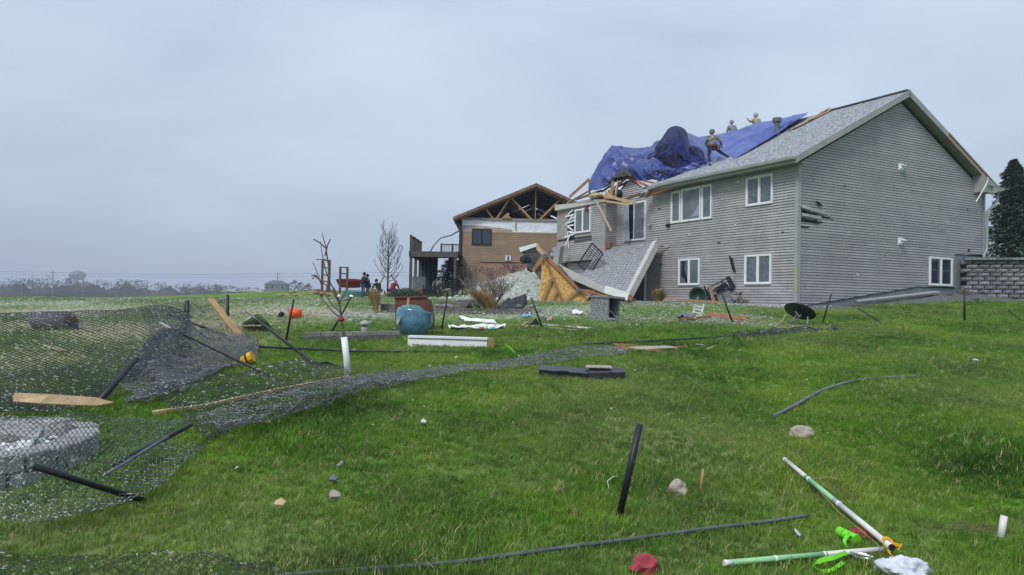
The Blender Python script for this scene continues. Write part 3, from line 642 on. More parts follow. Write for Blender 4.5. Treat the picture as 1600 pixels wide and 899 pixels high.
# damaged siding near the corner
for q_s in ([(.1, -.055, 3.56), (.75, -.055, 3.53), (2.1, -.055, 3.48), (.9, -.055, 3.66), (.1, -.055, 3.76)], [(.1, -.055, 3.28), (1.1, -.055, 3.26), (1.45, -.055, 3.33), (.1, -.055, 3.44)], [(.1, -.055, 3.04), (.6, -.055, 3.06), (.6, -.055, 3.10), (.1, -.055, 3.12)]):
    mb = MB(); mb.slab([(a_, -.046, c_) for a_, b_, c_ in q_s], .01, Vector((0, -1, 0))); mb.build('siding_gap', M_dark, house, recalc=True)
for (x0, x1, za, zb, tw) in ((.08, 1.75, 3.80, 3.62, .09), (.12, 1.25, 3.50, 3.44, .05)):
    mb = MB(); mb.grid(lambda u, v: Vector((x0+(x1-x0)*u, -.065-tw*(1-u)**2*(1-v)-.03*abs(math.sin(5*u)), za+(zb-za)*u+.12*v)), 12, 2); o = mb.build('torn_siding_strip', M_trimg, house); o.modifiers.new('s', 'SOLIDIFY').thickness = .006
mb = MB(); mb.beam((.95, -.09, 4.12), (1.25, -.09, 3.98), .06, .05); mb.build('siding_chip', M_dark, house); mb = MB(); mb.box((.9, -.08, 3.36), (.12, .08, .08)); mb.build('siding_chip', M_dark, house)
for k_, (x_, z_, l_) in enumerate(((3.4, 1.32, .35), (2.6, 4.9, .2), (7.1, 5.1, .16), (9.6, 3.9, .18), (5.2, 2.2, .14), (11.2, 4.6, .2), (4.5, 6.6, .15), (8.2, 1.9, .12))):
    mb = MB(); mb.slab([(x_, -.06, z_), (x_+l_*.6, -.06, z_-.015), (x_+l_*.5, -.06, z_+.025), (x_+l_*.1, -.065, z_+.03)], .01, Vector((0, -1, 0))); mb.build('siding_chip', M_dark if k_ % 3 else M_white, house, recalc=True)
for k_, (y_, z_, l_) in enumerate(((3.1, 3.4, .12), (4.0, 2.7, .2), (8.3, 2.9, .16), (7.9, 1.9, .14), (2.9, 5.2, .25), (8.0, 4.6, .2), (3.9, 4.6, .1), (.6, 2.9, .12), (5.9, 3.2, .15))):
    mb = MB(); mb.slab([(-.06, y_, z_), (-.06, y_+l_, z_-.02), (-.07, y_+l_*.7, z_+.05)], .02, Vector((-1, 0, 0))); mb.build('siding_chip', M_dark if k_ % 2 else M_white, house, recalc=True)
# ---- windows: frame > pane, mullion
def window(parent, y0, y1, z0, z1, panes=2, glass=M_glass, ax='x', d=0.0, fr=.075, frm=None, name='window'):
    """framed window on the wall local x=d (ax x) or local y=d"""
    frm = frm or M_wht
    def pt(a, o, z): return (d-o, a, z) if ax == 'x' else (a, d-o, z)
    def bar(mb, a0, a1, b0, b1, o0=.0, o1=.100):
        c = pt((a0+a1)/2, (o0+o1)/2, (b0+b1)/2); sz = (o1-o0, a1-a0, b1-b0) if ax == 'x' else (a1-a0, o1-o0, b1-b0); mb.box(c, sz)
    mb = MB(); bar(mb, y0, y1, z1-fr, z1); bar(mb, y0, y1, z0, z0+fr, o1=.108); bar(mb, y0, y0+fr, z0+fr, z1-fr); bar(mb, y1-fr, y1, z0+fr, z1-fr)
    fo = mb.build(name, frm, parent)
    cells = [(y0+fr, y1-fr)]
    if panes == 2:
        mid = (y0+y1)/2; mb = MB(); bar(mb, mid-.045, mid+.045, z0+fr, z1-fr, o1=.098); mb.build('mullion', frm, fo); cells = [(y0+fr, mid-.045), (mid+.045, y1-fr)]
    for k, (a, b) in enumerate(cells):
        mb = MB(); bar(mb, a, b, z0+fr, z1-fr, o0=.054, o1=.060); mb.build('pane', glass[k] if isinstance(glass, (list, tuple)) else glass, fo)
        mb = MB(); g = .022
        bar(mb, a, b, z0+fr, z0+fr+g, o0=.06, o1=.078); bar(mb, a, b, z1-fr-g, z1-fr, o0=.06, o1=.078); bar(mb, a, a+g, z0+fr+g, z1-fr-g, o0=.06, o1=.078); bar(mb, b-g, b, z0+fr+g, z1-fr-g, o0=.06, o1=.078)
        mb.build('sash', M_wht if frm is M_wht else frm, fo)
    return fo
window(house, 1.17, 2.57, 4.12, 5.33)
window(house, 4.56, 5.20, 3.82, 5.36, 1, M_glass); window(house, 5.25, 6.54, 3.82, 5.36, 1, M_glass3); window(house, 6.59, 7.25, 3.82, 5.33, 1, M_glass3)
window(house, 1.20, 2.60, .87, 2.10); wl = window(house, 5.27, 6.67, .87, 2.10, 2, (M_glass3, M_glass3))
mb = MB(); mb.slab([(-.066, 6.0, 1.0), (-.066, 6.18, .98), (-.066, 6.3, 1.5), (-.066, 6.25, 2.0), (-.066, 6.42, 1.95), (-.066, 6.5, 1.3)], .003, Vector((-1, 0, 0)))
mb.v = [(a, b, c) for a, b, c in mb.v]; mb.build('shattered_hole', M_dark, wl, recalc=True)
# reflected curtain arc, built as a pale sheet over the picture window pane
mb = MB(); mb.grid(lambda u, v: Vector((-.068, 5.38+.62*u+.12*(1-v)*u, 4.02+.55*v*(1-u)**1.6)), 8, 4); mb.build('curtain_reflection', M_curtain, house)
gwin = window(house, 8.36, 10.05, 1.02, 2.30, 2, M_glass2, ax='y')
mb = MB(); mb.box((8.8, -.068, 1.72), (.6, .01, .03)); mb.box((9.6, -.068, 1.70), (.6, .01, .03)); mb.build('meeting_rail', M_galv, gwin)
for x in (9.92, 9.06): mb = MB(); mb.box((x, -.070, 1.66), (.07, .01, 1.1)); mb.build('window_stop', mat('sage_window_stop', (.22, .27, .2), rough=.6), gwin)
for x in (8.65, 9.5): mb = MB(); mb.box((x, -.064, 1.4), (.48, .004, .6)); mb.build('blind', M_navy, gwin)
# small wall fixtures
for (y, z, s_, nm, m_) in ((8.76, 3.85, .17, 'outlet_box', M_trim), (7.43, 3.74, .19, 'floodlight', M_dark)):
    mb = MB(); mb.box((-.05, y, z), (.09, s_, s_)); mb.lathe([(.02, 0), (s_*.42, .0), (s_*.36, .10), (.02, .11)], 12, (-.09, y, z), R3(0, -PI/2, 0)); mb.build(nm, m_, house)
rr = random.Random(3)
mb = MB(); mb.grid(lambda u, v: Vector((-.05-.09*math.sin(PI*u), 3.12+.10*u+.22*v, 1.45+.62*v-.05*math.cos(PI*u))), 5, 6); o = mb.build('dangling_vent_cover', M_dark, house); o.modifiers.new('s', 'SOLIDIFY').thickness = .03
# sliding glass door with blown curtain
door = window(house, 9.12, 10.92, 3.19, 5.16, 1, M_navy, fr=.07, name='patio_door')
mb = MB(); mb.box((-.072, 9.62, 4.17), (.02, .86, 1.8)); mb.build('sliding_pane', M_glass, door)
mb = MB()
for y_ in (9.2, 10.05): mb.box((-.085, y_, 4.17), (.03, .06, 1.86))
mb.build('sash', M_wht, door)
mb = MB(); mb.grid(lambda u, v: Vector((-.125-.05*math.sin(13*u+2*v)-.10*(1-v)*u, 10.85-.62*u*(.75+.35*(1-v)), 3.2+1.9*v)), 26, 12); mb.build('curtain', M_curtain, door, True)
# lower door and posts under the patio
mb = MB(); mb.box((-.05, 9.6, 1.2), (.06, .95, 2.2)); ld = mb.build('lower_door', M_navy, house)
mb = MB(); mb.box((-.06, 9.09, 1.2), (.11, .07, 2.25)); mb.box((-.06, 10.12, 1.2), (.11, .07, 2.25)); mb.build('door_frame', M_wht, ld)
mb = MB(); mb.box((-.05, 10.4, .9), (.09, .5, 1.5)); mb.build('screen_panel', M_galv, house)
# ---------------- wing (bay) with torn wall
WX = -.75; W0, W1 = 11.62, 16.3
mb = MB(); mb.box((1.4, (W0+W1)/2, 3.9), (4.26, W1-W0-.04, 3.1)); mb.box((1.5, (W0+W1)/2, 1.15), (3.6, W1-W0-.3, 2.3)); mb.build('wing_core', M_backw, house)
siding(house, M_side, (WX, 0, 0), (0, 1, 0), (-1, 0, 0), lambda z: [(W0+.05, 16.9)] if z < 3.25 else ([(W0+.05, 12.78)] if z < 5.25 else [(0, 0)]), 2.32, 5.25, name='wing_siding')
siding(house, M_side, (WX, 0, 0), (0, 1, 0), (-1, 0, 0), lambda z: [(14.5, 16.3)] if z < 3.55 else ([(15.3, 16.25)] if 4.0 < z < 4.5 else [(0, 0)]), 3.25, 5.0, name='wing_siding')
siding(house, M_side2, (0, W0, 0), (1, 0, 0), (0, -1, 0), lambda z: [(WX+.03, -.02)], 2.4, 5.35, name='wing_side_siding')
mb = MB(); mb.box((WX+.01, W0+.01, 3.75), (.14, .14, 2.9)); mb.build('corner_trim', M_trimg, house)
mb = MB(); mb.box((WX-.02, 14.54, 4.60), (.06, 3.6, 2.0)); mb.build('exposed_sheathing', mat('grey_sheathing', (.33, .31, .29), (.25, .235, .22), 2, .85), house)
window(house, 12.85, 14.40, 3.82, 5.15, 2, M_glass3, d=WX-.02)
mb = MB(); mb.box((WX-.05, 14.82, 4.35), (.04, .72, 1.5)); mb.build('blown_out_opening', M_dark, house)
rr = random.Random(8); mb = None
for k in range(8):
    z = 3.75+k*.19; a = rr.uniform(-.12, .12); l = rr.uniform(.5, .95)
    mb = MB(); mb.beam((WX-.07, 14.5+rr.uniform(-.05, .12), z-a), (WX-.08, 14.5+l, z+a), .03, .085); mb.build('broken_blind_slat', M_white, house)
for (a, b) in (((WX-.1, 15.1, 4.0), (WX-.12, 14.95, 3.05)), ((WX-.1, 14.75, 3.9), (WX-.2, 15.2, 3.2)), ((WX-.1, 14.6, 4.9), (WX-.1, 15.3, 4.4))):
    mb = MB(); mb.beam(a, b, .03, .06); mb.build('broken_blind_slat', M_white, house)
# faded red word spray painted on the sheathing: a few strokes
mb = MB()
for (y, z, dy, dz) in ((15.95, 4.9, 0, .2), (15.85, 4.9, 0, .2), (15.9, 4.9, .1, 0), (15.9, 5.02, .1, 0), (15.72, 4.9, 0, .16), (15.6, 4.92, .1, 0), (15.5, 4.98, 0, .18)):
    mb.box((WX-.053, y, z), (.004, abs(dy)+.03, abs(dz)+.03))
mb.build('sheathing_print', mat('faded_red_print', (.36, .14, .13), rough=.9), house)
mb = MB(); mb.slab([(WX-.05, 11.7, 5.30), (WX-.28, 16.25, 5.30), (WX-.28, 16.25, 5.62), (WX-.1, 11.6, 5.42)], .5, Vector((-1, 0, .1)).normalized()); mb.build('loose_sheathing_sheet', M_beige, house, recalc=True)
mb = MB(); mb.box((WX-.1, 13.2, 5.12), (.1, .34, .26)); mb.build('broken_box', M_rust, house)
# lower storey under the wing: recessed wall with a garage style door
siding(house, M_side, (-.3, 0, 0), (0, 1, 0), (-1, 0, 0), lambda z: [(11.7, 15.9)], .02, 2.25, name='lower_wall_siding', co=.17)
mb = MB(); mb.box((-.2, 13.8, 1.15), (.16, 4.6, 2.3)); mb.build('lower_wall_core', M_backw, house)
mb = MB(); mb.box((-.36, 16.15, 1.1), (.3, .5, 2.3)); mb.build('brick_pier', mat('brown_brick', (.22, .12, .10), (.14, .08, .07), 20, .9), house)
mb = MB(); mb.box((-.45, 12.9, .8), (.1, .1, 1.7)); mb.box((-.45, 12.2, .8), (.1, .1, 1.7)); mb.build('door_frame', M_wht, house)
mb = MB(); mb.box((-.42, 12.55, .8), (.05, .6, 1.6)); mb.build('storm_door', M_glass, house)
# projecting band above the lower wall
mb = MB(); mb.slab([(WX, 11.6, 2.3), (WX, 16.9, 2.3), (WX, 16.9, 2.36), (WX, 11.6, 2.36)], .3, Vector((-1, 0, 0))); mb.build('band_board', M_trim, house, recalc=True)
mb = MB(); mb.box((WX+.1, W0-.08, 2.75), (.2, .12, .85)); mb.box((WX+.12, W0-.25, 3.0), (.2, .3, .3)); mb.build('broken_corner_wood', M_woodd, house)
# small gable over the patio door and exposed timbers
ga = [(-.005, 8.6, 5.45), (-.005, 12.6, 5.45), (-.005, 10.75, 6.35)]
siding(house, M_side, (0, 0, 0), (0, 1, 0), (-1, 0, 0), lambda z: [(8.75+(z-5.45)*2.0, 11.9-(z-5.45)*1.5)] if z < 6.6 else [(0, 0)], 5.66, 6.40, name='patio_gable_siding')
mb = MB(); mb.slab([(.04, 8.7, 5.3), (.04, 12.0, 5.3), (.04, 11.0, 6.38), (.04, 10.5, 6.38)], .12, Vector((-1, 0, 0))); mb.build('gable_core', M_backw, house, recalc=True)
def timber(a, b, wd=.05, ht=.12, m=None, name='rafter', par=None):
    mb = MB(); mb.beam(a, b, wd, ht); return mb.build(name, m or M_wood3, par or house)
timber((-.06, 8.55, 5.66), (-.06, 10.6, 6.48), m=M_wood3); timber((-.1, 10.7, 6.50), (-.4, 12.6, 5.55), m=M_wood3)
def lb(px, py, x): return HL(px, py, 'x', x)
timber(lb(890, 308, -.8), lb(921, 280, .3), .06, .16, M_wood); timber(lb(921, 283, .1), lb(921, 309, .1), .07, .09, M_wood3)
timber(lb(886, 318, -.7), lb(935, 290, 2.6), .05, .1, M_wood2); timber(lb(900, 312, .4), lb(940, 298, .5), .05, .12, M_woodd)
timber(lb(949, 322, -.9), lb(1000, 303, -1.1), .12, .10, M_woodd); 
for (p1, x1, p2, x2, w_, m_) in (((943, 306), -1.0, (992, 317), -1.5, .13, M_wood2), ((936, 313), -1.0, (983, 320), -1.4, .09, M_wood2), ((932, 316), -1.0, (955, 361), -1.6, .09, M_wood2), ((958, 283), -.5, (954, 310), -.6, .17, M_wood), ((966, 283), -.4, (962, 304), -.6, .12, M_wood2), ((946, 300), -.7, (957, 309), -.9, .12, M_wood2), ((944, 312), -.8, (963, 306), -.9, .14, M_wood)):
    timber(lb(*p1, x1), lb(*p2, x2), .05, w_, m_, 'broken_timber')
for (p1, x1, p2, x2) in (((965, 292), 1.0, (990, 280), 1.5), ((940, 300), .2, (958, 288), .4), ((985, 288), .1, (985, 278), .2), ((1006, 284), .3, (1008, 268), .8), ((1030, 288), -.1, (1006, 283), 0)):
    timber(lb(*p1, x1), lb(*p2, x2), .05, .1, M_wood3, 'broken_timber')
mb = MB(); mb.rock((WX+.1, 12.6, 5.72), (.4, .5, .18), 3); o = mb.build('exposed_insulation', mat('yellow_insulation', (.48, .40, .22), (.35, .28, .14), 6, .95, .5, 20), house)
mb = MB(); mb.rock((.3, 12.0, 5.7), (.7, 1.0, .35), 6); mb.build('torn_underlayment', M_tarpb, house)
mb = MB(); mb.slab([(3.2, 8.5, 5.3), (3.2, 16.1, 5.3), (3.2, 15.6, 6.5), (3.2, 8.5, 7.0)], .1, Vector((-1, 0, 0))); mb.build('attic_dark_backing', M_osbd, house, recalc=True)  # dark backing sheet added to keep bright sky out of the torn attic
# back of the attic, seen through the torn roof
mb = MB(); mb.slab([(.5, 11.8, 5.5), (.5, 16.2, 5.5), (6.2, 16.2, 5.5), (6.2, 11.8, 5.5)], .1); mb.build('attic_floor', M_woodd, house)
# torn roof edge boards and flue
timber(H2W((0, 0, 0))*0+Vector((4.2, 3.75, rz(4.2)+.08)), Vector((RIDX+.1, 3.35, rz(RIDX)+.12)), .14, .04, M_wood2, 'torn_deck_board'); timber(Vector((4.9, 3.55, rz(4.9)+.11)), Vector((6.4, 3.6, rz(6.3)+.2)), .12, .04, M_wood, 'torn_deck_board')
mb = MB(); mb.slab([(4.1, 3.6, rz(4.1)+.03), (6.2, 3.3, rz(6.2)+.03), (6.2, 4.0, rz(6.2)+.03), (4.0, 4.0, rz(4.0)+.03)], .02, Vector((-RS, 0, 1)).normalized()); mb.build('exposed_deck', M_osbd, house, recalc=True)
mb = MB(); mb.lathe([(.13, -.25), (.13, .62), (.21, .64), (.21, .82), (.19, .84)], 16, (3.76, 4.38, rz(3.76))); mb.build('flue_pipe', M_galv, house)
# ---------------- blue tarp over the missing roof
tarp = empty('blue_tarp', H2W((3, 8, 8)), 'crumpled bright blue tarp spread over the torn roof with a dark flapping fold', 'tarp')
def TW(px, py, x): return H2W(HL(px, py, 'x', x))
def bundle(rows): return [[TW(*c) for c in r] for r in rows]
def cloth(rows, nu, nv, amp, name, m, seed=0, par=tarp, fs=1.0):
    f = surf(rows); mb = MB(); nu = int(nu*1.5); nv = int(nv*1.5)
    def g(u, v):
        p = f(u, v); n1 = noise.noise(p*.9*fs+Vector((seed, 0, 0))); w0 = noise.noise(Vector((u*2.2, v*2.2, seed))); n2 = noise.noise(Vector((u*7*fs+w0*2.2+v*1.5, v*1.5+w0, seed*2.3)))
        rdg = 1.1*max(0, 1-abs(n2)*2.4)**1.5+.55*max(0, 1-abs(noise.noise(Vector((u*9*fs-v*5, (u+v)*2.5+w0, seed*1.7))))*3)**1.5
        e = min(1, 5*min(u, 1-u, v, 1-v)+.25)
        return p+(-EX*.5+Vector((0, 0, 1)))*.11+(-EX*.75+Vector((0, 0, .6)))*(amp*(n1*.6+.8*rdg)*e)+EY*(amp*.5*n2*e)
    mb.grid(g, nu, nv); o = mb.build(name, m, None, True)
    o.parent = par; o.matrix_parent_inverse = Matrix.Translation(par.location).inverted(); o.modifiers.new('s', 'SOLIDIFY').thickness = .02
    return o
# smooth stretch on the ridge side
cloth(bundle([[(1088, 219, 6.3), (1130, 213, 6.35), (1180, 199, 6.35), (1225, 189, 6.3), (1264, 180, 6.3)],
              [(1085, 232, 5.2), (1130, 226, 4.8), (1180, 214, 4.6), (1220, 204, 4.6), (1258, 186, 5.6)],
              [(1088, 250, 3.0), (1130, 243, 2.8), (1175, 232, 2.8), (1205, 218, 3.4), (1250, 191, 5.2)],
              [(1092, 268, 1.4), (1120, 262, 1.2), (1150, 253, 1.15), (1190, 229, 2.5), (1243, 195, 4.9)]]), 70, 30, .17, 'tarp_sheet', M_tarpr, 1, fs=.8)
# crumpled left part over the wing
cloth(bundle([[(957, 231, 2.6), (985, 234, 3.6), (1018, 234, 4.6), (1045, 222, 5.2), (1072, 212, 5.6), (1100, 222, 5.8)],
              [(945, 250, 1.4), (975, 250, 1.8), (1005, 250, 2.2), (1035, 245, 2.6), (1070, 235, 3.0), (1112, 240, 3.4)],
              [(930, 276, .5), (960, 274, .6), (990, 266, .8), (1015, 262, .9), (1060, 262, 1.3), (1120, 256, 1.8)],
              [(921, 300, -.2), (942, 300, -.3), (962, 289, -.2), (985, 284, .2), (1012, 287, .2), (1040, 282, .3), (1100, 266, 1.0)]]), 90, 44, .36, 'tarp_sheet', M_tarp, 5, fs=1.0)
cloth(bundle([[(957, 232, 2.5), (940, 256, 2.2), (928, 280, 1.6), (921, 298, .6)], [(952, 240, 2.2), (938, 262, 1.2), (930, 284, .5), (922, 302, -.2)]]), 30, 10, .12, 'tarp_sheet', M_tarp, 9)
# dark flapping fold
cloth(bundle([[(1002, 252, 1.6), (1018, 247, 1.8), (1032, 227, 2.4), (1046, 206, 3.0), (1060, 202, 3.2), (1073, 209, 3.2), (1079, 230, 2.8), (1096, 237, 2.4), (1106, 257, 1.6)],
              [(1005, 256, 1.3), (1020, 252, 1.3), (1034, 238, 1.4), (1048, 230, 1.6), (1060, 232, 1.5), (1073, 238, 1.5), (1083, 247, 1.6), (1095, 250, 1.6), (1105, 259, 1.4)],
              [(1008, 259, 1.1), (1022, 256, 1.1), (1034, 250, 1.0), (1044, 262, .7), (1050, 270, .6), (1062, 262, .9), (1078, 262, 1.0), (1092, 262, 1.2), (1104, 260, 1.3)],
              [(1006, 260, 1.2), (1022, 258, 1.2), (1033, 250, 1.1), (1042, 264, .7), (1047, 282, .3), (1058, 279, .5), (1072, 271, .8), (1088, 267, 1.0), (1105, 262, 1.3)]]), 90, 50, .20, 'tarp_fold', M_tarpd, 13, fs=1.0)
cloth(bundle([[(1006, 250, 1.3), (1012, 252, 1.3), (1018, 252, 1.2), (1024, 248, 1.4)], [(1002, 258, 1.0), (1010, 262, .8), (1018, 258, .9), (1028, 256, 1.2)]]), 16, 8, .12, 'tarp_fold', M_tarpb, 15)
cloth(bundle([[(1012, 262, .8), (1035, 262, .6), (1060, 272, .5), (1075, 268, .8)], [(1006, 272, .3), (1030, 274, .1), (1050, 279, .2), (1065, 276, .6)], [(1018, 281, .2), (1032, 287, 0), (1048, 283, .2), (1060, 278, .6)]]), 50, 22, .26, 'tarp_fold', M_tarp, 21, fs=1.6)
cloth(bundle([[(962, 282, .2), (972, 270, .3), (985, 268, .4), (994, 282, .4)], [(952, 290, -.3), (966, 282, -.4), (985, 280, -.3), (996, 287, .0)]]), 26, 12, .14, 'tarp_lining', M_tarpb, 30)
for (a, b) in (((1020, 268), (1044, 272)), ((1024, 276), (1046, 266)), ((1030, 282), (1040, 268))):
    p0, p1 = TW(*a, -.1), TW(*b, -.05); mb = MB(); mb.tube([p0-tarp.location, (p0+p1)/2+Vector((0, 0, .12))-tarp.location, p1-tarp.location], .035, 6); mb.build('rolled_edge', M_tarpb, tarp, True)
# ---------------------------------------------------------------- people
def person(name, label, base, rzv, J, col_top, col_leg, col_hair, hood=True, extra=None, group=None):
    """J: joint positions in metres about the feet; body is one skinned surface, clothes are its children"""
    e = empty(name, base, label, 'person', group, rzv)
    def skin(nm, chain, m, sub=1):
        vs = []; es = []; rs = []; idx = {}
        for (k, p, r, par) in chain:
            idx[k] = len(vs); vs.append(p); rs.append(r)
            if par is not None: es.append((idx[par], idx[k]))
        me = bpy.data.meshes.new(nm); me.from_pydata([tuple(v) for v in vs], es, []); me.materials.append(m); o = bpy.data.objects.new(nm, me); COL.objects.link(o); o.parent = e
        o.modifiers.new('skin', 'SKIN'); 
        for i, r in enumerate(rs): me.skin_vertices[0].data[i].radius = (r[0], r[1]) if isinstance(r, tuple) else (r, r)
        me.skin_vertices[0].data[0].use_root = True
        ss = o.modifiers.new('sub', 'SUBSURF'); ss.levels = sub; ss.render_levels = sub; me.materials[0] = m
        return o
    V = lambda k: Vector(J[k])
    ch = [('pel', V('pel'), (.15, .11), None), ('ch', V('ch'), (.16, .11), 'pel'), ('nk', V('nk'), .055, 'ch'), ('h1', V('nk').lerp(V('hd'), .45), .075, 'nk'), ('hd', V('hd'), (.085, .095), 'h1'), ('tp', V('hd')*1.0+(V('hd')-V('nk'))*.35, .06, 'hd')]
    fd = Vector(J.get('face', (0, 1, 0))); ch.append(('nose', V('hd')+fd*.115-Vector((0, 0, .02)), .015, 'hd'))
    for s_ in 'lr':
        ch += [('sh'+s_, V('sh'+s_), .06, 'ch'), ('el'+s_, V('el'+s_), .042, 'sh'+s_), ('wr'+s_, V('wr'+s_), .028, 'el'+s_)]
        d = (V('wr'+s_)-V('el'+s_)).normalized(); sd_ = d.cross(Vector((0, 1, .3))).normalized(); pm = V('wr'+s_)+d*.07; ch.append(('pm'+s_, pm, (.036, .018), 'wr'+s_))
        for k, (off, ln) in enumerate(((-.03, .06), (-.01, .085), (.01, .08), (.028, .06))): ch.append(('f%d%s' % (k, s_), pm+sd_*off*1.2+d*ln+Vector((0, 0, -.01)), .009, 'pm'+s_))
        ch.append(('th'+s_, V('wr'+s_)+d*.05+sd_*.055, .010, 'wr'+s_))
        ch += [('hp'+s_, V('hp'+s_), .085, 'pel'), ('kn'+s_, V('kn'+s_), .055, 'hp'+s_), ('an'+s_, V('an'+s_), .038, 'kn'+s_), ('ft'+s_, V('an'+s_)+fd*.14-Vector((0, 0, .05)), .035, 'an'+s_)]
    skin('body', ch, M_skin, 1)
    tp = [('ch', V('ch'), (.20, .15), None), ('wa', V('pel')+Vector((0, 0, .03)), (.19, .15), 'ch'), ('hem', V('pel')-Vector((0, 0, .07)), (.185, .145), 'wa'), ('nk', V('ch').lerp(V('nk'), .7), .10, 'ch')]
    for s_ in 'lr': tp += [('sh'+s_, V('sh'+s_), .088, 'ch'), ('el'+s_, V('el'+s_), .066, 'sh'+s_), ('wr'+s_, V('el'+s_).lerp(V('wr'+s_), .92), .048, 'el'+s_)]
    skin('jacket', tp, col_top, 1)
    lg = [('pel', V('pel')-Vector((0, 0, .03)), (.165, .135), None)]
    for s_ in 'lr': lg += [('hp'+s_, V('hp'+s_), .105, 'pel'), ('kn'+s_, V('kn'+s_), .078, 'hp'+s_), ('an'+s_, V('an'+s_)+Vector((0, 0, .02)), .062, 'kn'+s_)]
    skin('trousers', lg, col_leg, 1)
    for s_ in 'lr':
        mb = MB(); mb.rock(V('an'+s_)+fd*.07-Vector((0, 0, .05)), (.055+abs(fd.x)*.07, .055+abs(fd.y)*.07, .05), 1, 1); mb.build('boot', M_dark, e, True)
    hd = V('hd'); r = .118 if hood else .108
    mb = MB(); mb.rock(hd-fd*.025+Vector((0, 0, .03)), (r, r*1.02, r*1.12), 2, 2, flat=.5); mb.build('hood' if hood else 'hair', col_hair, e, True)
    return e
def stand(h=1.75, lean=(0, 0), arms='down', spread=.1, fwd=None):
    k = h/1.75; lx, ly = lean
    J = {'pel': (lx*.5, ly*.5, .95*k), 'ch': (lx*.8, ly*.8, 1.30*k), 'nk': (lx, ly, 1.50*k), 'hd': (lx*1.05, ly*1.1, 1.64*k), 'face': (0, 1, 0)}
    for s_, q in (('l', -1), ('r', 1)):
        J['sh'+s_] = (lx*.9+q*.19, ly*.9, 1.42*k); J['el'+s_] = (lx*.8+q*.27, ly*.9+.02, 1.14*k); J['wr'+s_] = (lx*.6+q*.25, ly+.12, .90*k)
        J['hp'+s_] = (lx*.5+q*.09, ly*.5, .90*k); J['kn'+s_] = (lx*.2+q*(.09+spread*.5), ly*.3+.03, .48*k); J['an'+s_] = (q*(.09+spread), 0, .09)
    return J
M_camo = mat('patterned_work_shirt', (.20, .19, .18), (.075, .07, .07), 6, .9, contrast=(.45, .52), stretch=(.5, .5, 3))
M_greyh = mat('grey_hooded_sweatshirt', (.24, .27, .31), (.18, .20, .24), 4, .9)
M_tanh = mat('tan_hooded_sweatshirt', (.36, .31, .25), (.28, .24, .19), 4, .9)
M_jean = mat('dark_jeans', (.035, .045, .08), (.02, .028, .05), 5, .9); M_bjean = mat('blue_jeans', (.06, .10, .20), (.04, .07, .15), 5, .9)
M_nav = mat('navy_jacket', (.018, .026, .045), (.012, .016, .03), 5, .9); M_blkc = mat('black_clothing', (.012, .012, .015), rough=.9)
p = HL(1112, 262, 'x', .80); p.z = rz(p.x)+.02
J = stand(1.62, (0, .12)); J['kn' + 'r'] = (.42, .28, .62); J['anr'] = (.80, .42, .38); J['hpr'] = (.12, .08, .84); J['wrr'] = (.42, .28, .95); J['elr'] = (.38, .12, 1.12); J['wrl'] = (-.22, .22, .92); J['anl'] = (-.08, 0, .09)
m1 = person('person', 'person in striped work shirt and tool belt standing in front of the dark tarp fold', H2W(p), math.radians(-15), J, M_camo, M_jean, M_camo)
mb = MB(); mb.box((0.02, .03, .90), (.42, .32, .07)); mb.box((.30, -.02, .80), (.14, .16, .22)); mb.build('tool_belt', M_rust, m1)
for (px, py, lb_, mm, q) in ((1147, 212, 'person in pale grey hooded sweatshirt standing beyond the roof ridge', M_greyh, 0), (1185, 203, 'person in tan hooded sweatshirt on the ridge holding a coil of rope', M_tanh, 1)):
    a = HL(px, py, 'x', 7.2); a.z = rz(7.2)-.05
    J = stand(1.70, (-.10, .15)); J['face'] = (-.8, -.4, 0)
    if q: J['ell'] = (-.40, .02, 1.22); J['wrl'] = (-.55, .0, 1.34); J['wrr'] = (-.1, .2, 1.1)
    m2 = person('person', lb_, H2W(a), 0, J, mm, M_jean, mm)
    if q: mb = MB(); mb.tube([(-.58+.10*math.cos(t), .02+.03*t*.1, 1.22+.24*math.sin(t)) for t in [i*.5 for i in range(26)]], .016, 5); tag(mb.build('rope_coil', M_white, None), 'pale coil of rope in the hands of the person in tan', 'rope').location = H2W(a)
# ---------------------------------------------------------------- fallen roof section leaning on the wall
fr = empty('fallen_roof_section', H2W((-2.5, 10.0, 1.0)), 'shingled roof section fallen against the wall below the patio door', 'roof section')
ft, frt = [lb(942, 388, -.9), lb(1022, 377, -.9)], [lb(978, 461, -3.0), lb(902, 449, -3.0)]
q0, q1, q2, q3 = [H2W(v)-fr.location for v in (lb(938, 389, -.55), lb(1021, 379, -.55), lb(977, 463, -2.9), lb(897, 449, -2.9))]
nrm = (q1-q0).cross(q2-q0).normalized()
if nrm.dot(CAMP-fr.location) < 0: nrm = -nrm
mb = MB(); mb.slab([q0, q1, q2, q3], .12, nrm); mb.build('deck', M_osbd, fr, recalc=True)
mb = MB(); NR = 30
for i in range(NR):
    a, b = i/NR, (i+1.08)/NR; a0, a1 = q0.lerp(q3, a), q1.lerp(q2, a); b0, b1 = q0.lerp(q3, min(b, 1)), q1.lerp(q2, min(b, 1))
    nseg = 16
    for k in range(nseg):
        
        u0, u1 = k/nseg+.002, (k+1)/nseg-.002; o1 = .022+.004*((k*3+i) % 4)
        mb.add([a0.lerp(a1, u0)+nrm*.012, a0.lerp(a1, u1)+nrm*.012, b0.lerp(b1, u1)+nrm*o1, b0.lerp(b1, u0)+nrm*o1, b0.lerp(b1, u0), b0.lerp(b1, u1)], [(0, 1, 2, 3), (3, 2, 5, 4)])
stuff(mb.build('shingle', M_shing_side, fr))
mb = MB(); mb.beam(q1+(q1-q0).normalized()*.09-nrm*.10+(q1-q2)*.02, q2+(q1-q0).normalized()*.09-nrm*.10, .28, .30, up=tuple(nrm)); mb.build('fascia_board', M_beige, fr)
